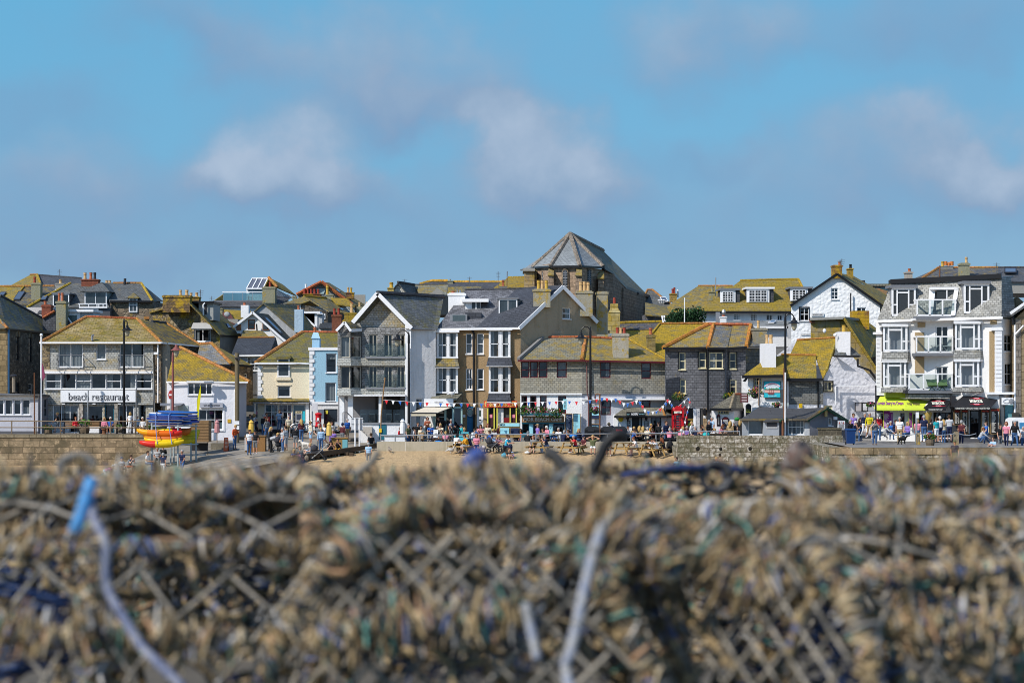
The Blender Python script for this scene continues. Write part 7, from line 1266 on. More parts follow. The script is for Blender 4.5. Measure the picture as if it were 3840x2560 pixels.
GDT='dark picnic tables on the terrace';table('dark terrace table beside the woman in navy',1590,1668,142.3,0.,TIMD,GDT);table('dark terrace table before the pink cardigan',1655,1668,142.3,0.,TIMD,GDT);table('dark terrace table by the flat cap man',2060,1668,142.6,.1,TIMD,GDT);table('black pub table left of the pink jacket',2450,1668,141.6,0.,DARK,GDT);table('black pub table right of the pink jacket',2535,1668,141.8,0.,DARK,GDT);table('dark table amid the pub crowd',2660,1668,140.6,.1,DARK,GDT)
for(nm,lab,a,Y,d,mt,tp,cat)in(('serving_counter','white serving counter at the terrace end',(1440,1632,1520,1657),141.,.7,WHITE,GREY,'counter'),('drinks_cart','turquoise drinks cart on the terrace',(1702,1633,1758,1662),141.6,.8,solid((.12,.55,.62),.5),solid((.12,.55,.62),.5),'cart'),('log_counter','rough wooden sales counter left of the slipway',(916,1632,996,1690),139.5,.9,wood((.33,.17,.06)),TIMB,'counter'),('beach_hire_counter','wooden beach hire counter with a surf poster',(1240,1640,1304,1686),140.3,.9,wood((.36,.21,.07)),wood((.45,.26,.08)),'counter')):
 o=T(nm,lab,cat,(a[0]+a[2])/2,a[3],Y);M().bp(a[0]+2,a[1]+3,a[2]-2,a[3]+4,Y+.06,d-.1).out('body',mt,o);M().bp(a[0],a[1],a[2],a[1]+3,Y,d).out('counter_top',tp,o)
 if nm=='beach_hire_counter':M().bp(1284,1648,1303,1684,Y,.05).out('poster',flat((.15,.38,.42)),o)
 if nm=='log_counter':M().bp(917,1640,932,1688,Y,.05).out('poster',flat((.45,.42,.40)),o)
 if nm=='drinks_cart':m=M();[m.bp(x,1622,x+2,1633,Y,.1)for x in(1728,1756)];m.bp(1728,1620,1758,1624,Y,.5);m.out('canopy',mt,o)
def brolly(lab,x,y0,y1,yb,Y,col):
 o=T('folded_parasol',lab,'parasol',x,yb,Y);t,e,b=W(x,y0,Y),W(x,y1,Y),W(x,yb,Y);hh=t.z-e.z;m=M();m.lathe(e,[(.12,0),(.20,.05),(.19,hh*.5),(.15,hh*.78),(.19,hh*.80),(.06,hh*.98),(.02,hh)],9);m.out('canopy',flat(col),o);M().tube(b,t,.03,6).out('pole',TIMB,o)
brolly('yellow folded parasol at the left wooden counter',942,1574,1622,1690,139.3,(.68,.43,.08));brolly('yellow folded parasol at the beach hire counter',1234,1582,1634,1690,140.2,(.66,.45,.12));brolly('pink folded parasol outside the gallery',814,1574,1623,1665,146.,(.48,.22,.22));brolly('white folded parasol behind the serving counter',1510,1568,1628,1650,142.,(.70,.70,.70))
o=T('feather_flag','tall yellow feather flag behind the paddle boards','flag',738,1600,144.);m=M();m.slab([W(738,1595,144.),W(740,1500,144.),W(752,1443,144.),W(753,1480,144.),W(746,1545,144.),W(742,1595,144.)],.03);m.out('cloth',flat((.62,.56,.01)),o);tubes('pole',o,DARK,[[(737,1640,144.05),(740,1500,144.05),(752,1442,144.05)]],.025)
o=T('boat_rack','pale blue tubular rack stacked with kayaks and paddle boards','rack',690,1720,136.);RK=solid((.30,.36,.38),.5)
for(x,y0,Y)in((570,1577,136.2),(667,1575,136.2),(735,1590,138.),(652,1660,138.),(716,1660,138.),(640,1660,138.)):tubes('upright',o,RK,[[(x,y0,Y),(x,1765 if Y<137 else 1745,Y)]],.06)
for(y)in(1597,1666):tubes('crossbar',o,RK,[[(566,y,136.2),(670,y,136.2),(742,y-1,138.)]],.05)
m=M();m.bp(570,1702,770,1708,138.2,.3);m.out('trailer_beam',STEEL,o)
def hull(name,label,x0,x1,y,Y,cols,h_,wid,cat,group,tilt=0.,bow=.25,yaw=0.):
 a,b=Xp(x0,Y),Xp(x1,Y);L=b-a;z=Zp(y,Y);m=M();N=16;vs=[];n=10
 for k in range(N+1):
  t=k/N;w=max(.02,(math.sin(math.pi*min(1,max(0,t)))**.55));lift=bow*(abs(2*t-1)**3)
  for j in range(n):
   an=2*math.pi*j/n;vs.append((L*(t-.5),wid*w*math.cos(an),h_*(.35+.65*w)*math.sin(an)*(1 if math.sin(an)<0 else.55)+lift))
 m.add(vs,[])
 for k in range(N):
  for j in range(n):j2=(j+1)%n;m.f.append([k*n+j,(k+1)*n+j,(k+1)*n+j2,k*n+j2]);m.m.append(min(len(cols)-1,int(k/N*len(cols))))
 o=m.out(name,[solid(c,.35,name='gelcoat')for c in cols],None,True);o.location=((a+b)/2,Y,z);o.rotation_euler=(0,tilt,yaw);tag(o,label,cat,group);return o
KG='sit on kayaks on the rack';OR_,YL_,RD_=(.75,.22,.01),(.72,.50,.01),(.62,.03,.02)
for(x0,x1,y,Y,cols,lab,sx)in((582,679,1614,136.6,(YL_,YL_,(.6,.02,.04)),'top kayak, yellow with a crimson end',.0),(512,683,1622,136.2,((.78,.34,.01),OR_,(.72,.14,.01),RD_),'long kayak fading from orange to red with upturned bow',.05),(536,682,1639,136.3,((.75,.32,.03),(.72,.20,.06),(.7,.16,.04)),'pale orange kayak third from the top',.02),(540,684,1650,136.3,(YL_,),'yellow kayak mostly behind the bottom one',.0),(522,689,1661,136.0,(RD_,YL_,YL_),'bottom kayak with red bow and yellow body',-.02),(660,718,1615,138.,((.5,.13,.02),),'brown orange kayak tip behind the top kayak',-.03),(660,750,1622,138.8,((.58,.50,.03),),'olive yellow kayak highest in the rear stack',-.03),(664,748,1632,138.8,((.60,.52,.02),),'olive yellow kayak second in the rear stack',-.03),(664,744,1642,138.6,((.55,.48,.03),),'olive yellow kayak third in the rear stack',-.03),(670,740,1652,138.4,((.60,.50,.02),),'olive yellow kayak lowest in the rear stack',-.03)):
 hull('kayak',lab,x0,x1,y,Y,cols,.34,.40,'kayak',KG,sx,.14)
BG='blue paddle boards on the rack';B1,B2,WB=(.012,.10,.38),(.015,.035,.20),(.62,.62,.64)
for k,(x0,x1,y,Y,c,lab)in enumerate(((592,743,1545,136.5,B1,'topmost bright blue paddle board'),(560,690,1550,137.,WB,'white paddle board under the topmost blue one'),(558,706,1556,136.4,B1,'bright blue board below the white board'),(557,684,1563,136.3,B2,'navy board third in the front stack'),(549,690,1571,136.2,B2,'navy board sticking out furthest left'),(556,684,1581,136.3,B1,'bright blue board with white lettering low in the stack'),(562,690,1589,136.4,B2,'lowest dark blue paddle board'),(640,742,1559,138.,B2,'navy board highest in the rear stack'),(640,744,1567,138.,B2,'navy board second in the rear stack'),(640,742,1575,138.2,B2,'navy board third in the rear stack'),(640,748,1581,138.,B2,'navy board with the longest rear tip'),(640,716,1575,137.2,B1,'blue board end between the two stacks'),(640,721,1588,137.2,B1,'bright blue board end low between the stacks'))):
 o=hull('paddle_board',lab,x0,x1,y,Y,(c,),.155,.38,'paddle board',BG,.03 if k==0 else.012,.05)
 m=M();n=12;L=(x1-x0)/F*Y;m.add([(L*.47*math.cos(2*math.pi*j/n),.33*math.sin(2*math.pi*j/n),-.085)for j in range(n)]+[(L*.49*math.cos(2*math.pi*j/n),.385*math.sin(2*math.pi*j/n),-.035)for j in range(n)],[[j,(j+1)%n,n+(j+1)%n,n+j]for j in range(n)]);q=m.out('white_underside',flat((.62,.64,.68)),None);q.parent=o
m=M();[m.path([W(x,y,Y)for x,y,Y in p],.03,5)for p in(((588,1545,136.9),(583,1556,135.8),(584,1600,135.75),(590,1664,135.6)),((650,1540,136.8),(632,1556,135.8),(634,1600,135.75),(645,1666,135.6)))];tag(m.out('tie_strap',solid((.16,.24,.50),.6),None),'blue tie straps lashed round the stacked boards','strap')
o=T('timber_shed','brown clapboard shed behind the rear kayaks','shed',748,1660,141.);a,b=W(714,1577,141.),W(782,1657,141.);m=M();n=14;[m.box(a.x,b.x,141+.02*(k%2),142.4,b.z+(a.z-b.z)*k/n,b.z+(a.z-b.z)*(k+.92)/n)for k in range(n)];m.out('cladding',wood((.30,.18,.085)),o);[M().bp(x,1657,x+2,1722,141.2,.1).out('stilt',DARK,o)for x in(716,778)];M().bp(716,1660,780,1690,142.,.05).out('skirt_board',DARK,o)
o=T('boulder','large square granite block at the gallery corner','boulder',815,1690,144.);m=M();m.bp(790,1662,846,1698,144.,1.2);m.out('block',ashlar((.20,.175,.13),3.,2.,33.),o)
FC=[flat(c,.8,'bunting_cloth')for c in((.62,.03,.04),(.75,.75,.76),(.03,.13,.45))]
def bunting(lab,pts,Y,n,sz=.26,ph=0):
 P=[W(x,y,Y)for x,y in pts];cum=[0]
 for a,b in zip(P,P[1:]):cum.append(cum[-1]+(b-a).length)
 o=thing('bunting',lab,'bunting',P[0]);M().path(P,.012,4).out('cord',WHITE,o)
 for k in range(n):
  d=cum[-1]*(k+.5)/n;i=max(j for j in range(len(cum)-1)if cum[j]<=d);p=P[i].lerp(P[i+1],(d-cum[i])/(cum[i+1]-cum[i]));m=M();w=random.uniform(-.06,.06);m.slab([p+V((-sz*.45,0,0)),p+V((sz*.45,0,0)),p+V((w,-.05,-sz*1.15))],.012);m.out('pennant',FC[(k+ph)%3],o)
bunting('long bunting string crossing the slipway cafe and ice cream shop',[(1436,1499),(1500,1503),(1550,1507),(1700,1512),(1830,1513),(1945,1509)],141.,20);bunting('bunting string over the beach cafe front',[(1945,1509),(1990,1507),(2060,1506),(2120,1502),(2175,1506),(2250,1494)],142.,12,.24,1);bunting('bunting drooping from the iron post towards the servery sign',[(2250,1490),(2310,1494),(2345,1514),(2395,1498),(2420,1538),(2440,1543)],142.5,13,.26,2);bunting('bunting rising from the servery to the phone box',[(2440,1543),(2462,1541),(2490,1518),(2506,1493),(2530,1535)],142.6,9,.22,1);bunting('bunting hanging down the side of the phone box',[(2545,1522),(2578,1492),(2588,1492),(2580,1535),(2566,1588)],142.4,8,.18)
def bike(lab,x,y,Y,rz):
 o=thing('bicycle',lab,'bicycle',(0,0,0),0,'bicycles at the hoops')
 for s in(-.5,.5):m=M();m.path([(s+.33*math.cos(t),0,.33+.33*math.sin(t))for t in fr(0,2*math.pi,18)],.025,5);[m.tube((s,0,.33),(s+.33*math.cos(t),0,.33+.33*math.sin(t)),.006,3)for t in fr(0,6.28,9)];m.out('wheel',BLACK,o)
 m=M();[m.tube(p,q,.022,5)for p,q in(((-.5,0,.33),(-.08,0,.3)),((-.5,0,.33),(-.2,0,.75)),((-.08,0,.3),(-.22,0,.85)),((-.2,0,.75),(.34,0,.78)),((-.08,0,.3),(.34,0,.7)),((.34,0,.9),(.5,0,.33)))];m.out('frame',solid((.04,.12,.2),.4),o);m=M();m.tube((.34,-.25,.95),(.34,.25,.95),.02,5);m.out('handlebar',BLACK,o);M().ball((-.23,0,.9),.13,.07,.04).out('saddle',BLACK,o);o.location=W(x,y,Y);o.rotation_euler=(0,0,rz)
bike('dark bicycle leaning at the post office hoops',1125,1626,151.5,.5);bike('second bicycle nearer the post box',1150,1628,151.,-.4)
for k,(x,y,Y,r)in enumerate(((1112,1632,150.5,.5),(1148,1632,150.3,.5),(1180,1622,152.,.55))):
 m=M();c=W(x,y,Y);m.path([c+V((-r,0,0)),c+V((-r,0,.5))]+[c+V((-r*math.cos(t),0,.5+r*.8*math.sin(t)))for t in fr(0,math.pi,8)]+[c+V((r,0,0))],.03,6);tag(m.out('cycle_hoop',STEEL,None),('steel cycle hoop left of the others','steel cycle hoop between its neighbours','steel cycle hoop nearest the post box')[k],'cycle stand','cycle hoops outside the post office')
def pram(lab,x,y,Y,rz):
 o=thing('pram',lab,'pram',(0,0,0),0);m=M();[m.tube(p,q,.02,5)for s in(-.25,.25)for p,q in(((-.45,s,.12),(.25,s,.75)),((.4,s,.12),(-.05,s,.6)),((.25,s,.75),(.55,s,1.02)))];m.tube((.55,-.25,1.02),(.55,.25,1.02),.025,5);m.out('chassis',solid((.16,.165,.17),.5,.4),o)
 for(p,s)in((-.45,-.25),(-.45,.25),(.4,-.25),(.4,.25)):m=M();m.path([(p+.13*math.cos(t),s,.14+.13*math.sin(t))for t in fr(0,2*math.pi,12)],.03,5);m.out('wheel',BLACK,o)
 m=M();m.ball((-.05,0,.5),.45,.24,.2,10);m.out('seat',solid((.03,.03,.035),.8),o);m=M();m.ball((-.3,0,.8),.26,.25,.24,10);m.out('hood',solid((.04,.04,.05),.8),o);o.location=W(x,y,Y);o.rotation_euler=(0,0,rz)
pram('black pram with white cloth on the sand by the sea wall',1850,1696,138.6,.3);pram('black pram parked beside the timber kerb',1195,1724,134.2,.2);pram('dark pushchair on the slipway beside the bending woman',1047,1692,138.,1.3)
def quad_animal(name,lab,cat,x,y,Y,rz,col,s):
 m=M();m.ball((0,0,.38),.30,.12,.13,10);m.ball((.16,0,.38),.17,.13,.16,10);m.tube((.26,0,.44),(.40,0,.58),.075,8,.06);m.ball((.44,0,.61),.10,.07,.075,8);m.tube((.48,0,.59),(.58,0,.57),.045,6,.03);[m.tube((.40,q,.65),(.38,q*1.6,.57),.03,5,.015)for q in(-.05,.05)]
 for(p,q)in((.20,-.07),(.20,.07)):m.path([(p,q,.34),(p+.01,q,.2),(p,q,.02),(p+.05,q,.015)],.032,6)
 for(p,q)in((-.22,-.07),(-.22,.07)):m.path([(p,q,.36),(p+.05,q,.24),(p-.05,q,.13),(p-.02,q,.02),(p+.04,q,.015)],[.06,.045,.03,.028,.025],6)
 m.path([(-.28,0,.42),(-.38,0,.46),(-.44,0,.56)],.02,5,.01);o=m.out(name,flat(col,.9),None,True);rm=o.modifiers.new('skin','REMESH');rm.mode='VOXEL';rm.voxel_size=.022;rm.use_smooth_shade=True;o.location=W(x,y,Y);o.rotation_euler=(0,0,rz);o.scale=(s,s,s);tag(o,lab,cat)
quad_animal('dog','white dog on a lead facing the man in black jacket','dog',1147,1684,141.6,2.9,(.62,.58,.52),1.);quad_animal('dog','pale grey dog beside the crouching man','dog',3312,1649,132.,3.3,(.38,.36,.34),1.1);quad_animal('dog','small black dog by the tan trousers','dog',3382,1664,128.3,.1,(.012,.012,.014),.9)
def gull(lab,x,y,Y,rz,col,s=1.):
 m=M();m.ball((0,0,.2),.2,.09,.1,8,Matrix.Rotation(R(15),3,'Y'));m.tube((-.1,0,.2),(-.34,0,.13),.06,6,.015);m.tube((.13,0,.24),(.19,0,.34),.05,6,.04);m.ball((.2,0,.37),.06,.05,.05,8);m.tube((.24,0,.36),(.33,0,.34),.018,5,.008);[m.path([(0,q,.12),(.0,q,.01),(.06,q,.005)],.012,4)for q in(-.04,.04)]
 o=m.out('seagull',flat(col,.8),None,True);o.location=W(x,y,Y);o.rotation_euler=(0,0,rz);o.scale=(s,s,s);tag(o,lab,'seagull')
gull('pale grey gull on the sand left of the mustard jumper table',1690,1699,138.5,.2,(.48,.46,.44),1.2);gull('dark mottled young gull on the sand',1725,1706,137.9,1.2,(.16,.12,.09),1.2);gull('brown gull on the sand below the wall joint',1462,1697,138.8,2.,(.25,.21,.18),1.1);gull('white gull perched on the cafe lean to roof',1694,1487,148.6,.3,(.70,.70,.70),1.2)
for(x,y,Y,w,d,hh,col,lab)in((2422,1716,136.9,.30,.2,.20,(.05,.05,.055),'grey and black rucksack lying on the sand'),(2512,1702,138.9,.26,.2,.50,(.012,.012,.014),'large black rucksack leaning on the sea wall'),(1977,1701,138.,.2,.15,.09,(.68,.68,.66),'white plastic bag on the sand by bare feet'),(1812,1684,139.,.2,.15,.13,(.62,.55,.52),'pale bag on the sand behind the pink top woman'),(1150,1728,133.8,.16,.12,.2,(.20,.16,.12),'brown bag at the timber kerb'),(1891,1716,136.9,.22,.1,.17,(.05,.30,.42),'round turquoise bag on the blue mat'),(1645,1660,141.6,.3,.2,.1,(.02,.22,.62),'bright blue jacket bundled on the dark table'),(2648,1636,134.5,.25,.1,.16,(.05,.5,.52),'turquoise bag hung on the pier wall'),(2764,1577,141.8,.2,.12,.12,(.02,.22,.04),'green wire basket on a ledge by the hut'),(2150,1640,141.2,.3,.2,.12,(.02,.16,.5),'blue bag on the terrace rail by the menu boards')):
 m=M();m.ball((0,0,hh),w,d,hh,10);m.path([(-w*.3,-d*.8,hh*1.5),(-w*.2,-d*1.1,hh*.9),(-w*.2,-d,hh*.4)],.02,5);m.path([(-w*.2,0,hh*1.9),(0,0,hh*2.25),(w*.2,0,hh*1.9)],.018,5);o=m.out('bag',flat(col,.8),None,True);o.location=W(x,y,Y);tag(o,lab,'bag')
m=M();m.slab([W(1858,1727,136.4),W(1960,1725,136.5),W(1982,1717,137.3),W(1880,1716,137.3)],.03);tag(m.out('beach_mat',flat((.08,.36,.50)),None),'turquoise beach mat spread on the sand under mother and child','mat')
o=T('van','white van with blue picture panels parked at the right edge','van',3850,1652,131.);m=M();ps=[(3788,1652),(3786,1615),(3792,1600),(3800,1572),(3812,1566),(4060,1566),(4060,1652)];m.slab([W(x,y,131.)for x,y in ps],0,(0,2.,0));m.out('body',solid((.78,.78,.79),.3),o);M().bp(3823,1584,3850,1606,130.96,.03).out('picture_panel',solid((.05,.22,.42),.4),o);M().bp(3796,1578,3818,1600,130.97,.03).out('side_window',solid((.04,.05,.06),.1),o);m=M();c=W(3815,1650,131.);m.lathe((c.x,c.y,c.z),[(.01,-.0),(.011,.0)],4);m.tube(c+V((0,-.06,0)),c+V((0,.2,0)),.3,14);m.out('wheel',BLACK,o)
TAGS=['skin','top','bottom','shoe','dark','lip','sleeve','shin']
def capsule(m,p,q,r0,r1):
 p,q=V(p),V(q);d=q-p;L=max(d.length,1e-5);d/=L
 a=d.cross(V((.3,.9,.1))).normalized();c=d.cross(a);n=8;st=[]
 for t in(-89,-45,0):st.append((p+d*r0*math.sin(R(t)),r0*math.cos(R(t))))
 for t in(0,45,89):st.append((q+d*r1*math.sin(R(t)),r1*math.cos(R(t))))
 m.add([o+(a*math.cos(2*math.pi*j/n)+c*math.sin(2*math.pi*j/n))*r for o,r in st for j in range(n)],[(k*n+j,k*n+(j+1)%n,(k+1)*n+(j+1)%n,(k+1)*n+j)for k in range(5)for j in range(n)]+[tuple(range(n))[::-1],tuple(range(5*n,6*n))])
def body(P=(0,0,.90),lean=3,arms=None,legs=None,pitch=0,wide=1.):
 P=V(P);s=V((0,-math.sin(R(lean)),math.cos(R(lean))));C=[]
 def c(t,p,q,r0,r1=None):C.append((TAGS.index(t),V(p),V(q),r0,r1 or r0))
 X=V((1,0,0));c('bottom',P-X*.065,P+X*.065,.128);c('top',P+s*.10-X*.05,P+s*.10+X*.05,.122,.122);c('top',P+s*.22-X*.06,P+s*.22+X*.06,.12);c('top',P+s*.36-X*.08,P+s*.36+X*.08,.125);c('top',P+s*.45-X*.16,P+s*.45+X*.16,.06)
 hp=lean*.45+pitch;h=V((0,-math.sin(R(hp)),math.cos(R(hp))));f=V((0,-math.cos(R(hp)),-math.sin(R(hp))));nb=P+s*.49;hc=nb+h*.185
 c('skin',nb,hc-h*.06,.055,.05);c('skin',hc+h*.03-f*.015,hc+h*.035+f*.01,.092,.085);c('skin',hc-h*.03+f*.025,hc-h*.075+f*.035,.068,.05);c('skin',hc+f*.095+h*.0,hc+f*.108-h*.03,.012,.017)
 for e in(-1,1):c('skin',hc+X*e*.088-f*.0,hc+X*e*.09-h*.03,.02,.015);c('dark',hc+X*e*.033+f*.083+h*.01,hc+X*e*.036+f*.083+h*.01,.013)
 c('lip',hc-h*.062+f*.082-X*.018,hc-h*.062+f*.082+X*.018,.011)
 for e,(el,wr)in zip((-1,1),arms or[((-.05,.03,-.27),(-.05,-.06,-.51)),((.05,.03,-.27),(.05,-.06,-.51))]):
  sh=P+s*.45+X*e*.175;E,Wt=sh+V(el),sh+V(wr);mid=sh.lerp(E,.55);c('top',sh,mid,.062,.055);c('sleeve',mid,E,.05,.042);c('sleeve',E,E.lerp(Wt,.95),.042,.030)
  d=(Wt-E).normalized();n=V((-e,-.3,0));n=(n-d*n.dot(d)).normalized();u=d.cross(n);c('skin',Wt,Wt+d*.065,.030,.036)
  for k,L in enumerate((.062,.074,.070,.052)):
   b=Wt+d*.085+u*(k-1.5)*.021;k1=b+(d*.93+n*.35).normalized()*L*.55;c('skin',b,k1,.012,.011);c('skin',k1,k1+(d*.6+n*.8).normalized()*L*.5,.011,.0095)
  t=Wt+d*.025+u*-.032*e;k1=t+(d*.6-u*.7*e+n*.3).normalized()*.04;c('skin',t,k1,.014,.012);c('skin',k1,k1+(d+n*.4).normalized()*.03,.012,.01)
 for e,(kn,an)in zip((-1,1),legs or[((-.095,0,.48),(-.10,.03,.08)),((.095,0,.48),(.10,.03,.08))]):
  hp_=P+X*e*.085;K,A=V(kn),V(an);c('bottom',hp_,K,.09,.064);c('shin',K+(A-K)*.12,K+(A-K)*.5,.062,.052);c('shin',K+(A-K)*.5,A,.052,.04);c('shoe',A+V((0,.03,-.03)),A+V((e*.02,-.14,-.035)),.045,.038)
 return C,hc,hp
sd_=lambda a,b:[(tuple((-1,1,1)[i]*v for i,v in enumerate(a)),tuple((-1,1,1)[i]*v for i,v in enumerate(b))),(a,b)]
DN=((.05,.03,-.27),(.05,-.06,-.51));DNL=((-.05,.03,-.27),(-.05,-.06,-.51))
SITL=sd_((.12,-.42,.49),(.12,-.40,.08));POSE={'st':dict(),'ph':dict(arms=[DNL,((.05,-.05,-.26),(-.08,-.27,-.14))],pitch=18),'ar':dict(arms=[((-.07,-.04,-.26),(.12,-.22,-.22)),((.07,-.04,-.26),(-.12,-.22,-.20))]),'wk':dict(arms=[((-.05,.12,-.25),(-.05,.10,-.5)),((.05,-.10,-.26),(.04,-.28,-.42))],legs=[((-.09,.05,.48),(-.09,.33,.17)),((.09,-.17,.51),(.09,-.24,.09))],lean=5),'si':dict(P=(0,0,.50),arms=sd_((.06,.0,-.27),(-.02,-.27,-.33)),legs=SITL,lean=4),'sl':dict(P=(0,0,.50),arms=sd_((.06,-.2,-.19),(-.07,-.26,.0)),legs=SITL,lean=18,pitch=8),'tb':dict(P=(0,0,.50),arms=sd_((.08,-.16,-.22),(-.04,-.40,-.20)),legs=SITL,lean=20,pitch=15),'sg':dict(P=(0,0,.13),arms=sd_((.09,-.16,-.22),(-.06,-.38,-.16)),legs=sd_((.12,-.36,.44),(.12,-.60,.08)),lean=8),'cr':dict(P=(0,.05,.30),arms=sd_((.05,-.22,-.20),(-.02,-.42,-.34)),legs=sd_((.15,-.30,.44),(.13,-.0,.08)),lean=30),'bd':dict(P=(0,.12,.88),arms=sd_((.02,-.06,-.27),(-.02,-.14,-.5)),lean=72),'hh':dict(P=(0,0,.50),arms=sd_((.25,-.10,.13),(-.10,-.03,.27)),legs=SITL),'cm':dict(arms=sd_((.10,-.16,-.20),(-.11,-.27,.10))),'rt':dict(arms=[DNL,((.18,-.18,-.10),(.40,-.30,-.12))],lean=12),}
BODY={}
def get_body(k):
 if k in BODY:return BODY[k]
 C,hc,hp=body(**POSE[k]);m=M()
 for(t,p,q,a,b)in C:capsule(m,p,q,a,b)
 o=m.out('person',WHITE);md=o.modifiers.new('r','REMESH');md.mode='VOXEL';md.voxel_size=.0125;md.use_smooth_shade=True
 bpy.context.view_layer.update();dg=bpy.context.evaluated_depsgraph_get();me=bpy.data.meshes.new_from_object(o.evaluated_get(dg));bpy.data.objects.remove(o)
 n=len(me.polygons);ce=np.zeros(n*3);me.polygons.foreach_get('center',ce);ce=ce.reshape(-1,3);best=np.full(n,9.);idx=np.zeros(n,int)
 for(t,p,q,a,b)in C:
  p,q=np.array(p),np.array(q);d=q-p;tt=np.clip(((ce-p)@d)/max(d@d,1e-9),0,1);ds=np.linalg.norm(ce-p-tt[:,None]*d,axis=1)-(a+(b-a)*tt)
  if t in(4,5):ds-=.006
  w=ds<best;best[w]=ds[w];idx[w]=t
 me.materials.clear();[me.materials.append(WHITE)for _ in TAGS];me.polygons.foreach_set('material_index',idx.astype(np.int32));me.polygons.foreach_set('use_smooth',[True]*n);me.update()
 BODY[k]=(me,hc,hp,hc.z+.13);return BODY[k]
HAIR={}
def get_hair(k):
 if k in HAIR:return HAIR[k]
 m=M();b=lambda*a,**q:m.ball(*a,**q)
 if k in 'SLB':b((0,.02,.05),.103,.108,.098,12)
 if k=='S':b((0,.06,-.0),.09,.06,.09,10)
 if k=='L':m.path([(0,.07,.06),(0,.09,-.06),(0,.11,-.2),(0,.10,-.34)],[.09,.10,.10,.05],9);[m.path([(x,.03,.05),(x*1.25,.03,-.08),(x*1.2,.0,-.2)],[.04,.045,.02],6)for x in(-.08,.08)]
 if k=='B':b((0,.05,-.03),.115,.085,.12,12);[b((x,.0,-.03),.035,.06,.09,8)for x in(-.09,.09)]
 if k=='C':b((0,.01,.065),.108,.112,.09,12);m.slab([(-.075,-.08,.075),(.075,-.08,.075),(.055,-.19,.055),(-.055,-.19,.055)],.012);b((0,.06,-.0),.09,.06,.08,10)
 me=m.out('hair',WHITE,None,True);d=me.data;bpy.data.objects.remove(me);HAIR[k]=d;return d
CC=dict(k=(.012,.012,.014),n=(.012,.018,.055),w=(.74,.74,.75),c=(.62,.54,.40),g=(.16,.17,.18),l=(.40,.41,.43),r=(.50,.02,.03),p=(.62,.22,.30),b=(.03,.12,.42),a=(.30,.45,.62),j=(.05,.11,.24),t=(.02,.36,.40),y=(.58,.27,.015),o=(.52,.09,.02),v=(.10,.11,.05),h=(.36,.26,.14),m=(.09,.02,.025),u=(.24,.15,.45),q=(.05,.38,.55),x=(.60,.50,.02),i=(.28,.08,.04),B=(.42,.27,.10),R=(.16,.05,.02),D=(.05,.028,.015),K=(.01,.01,.01),G=(.30,.30,.30),W=(.58,.56,.52))
def SK(k):return flat(((.50,.27,.18),(.44,.22,.14),(.55,.33,.24))[k%3],.6,'skin')
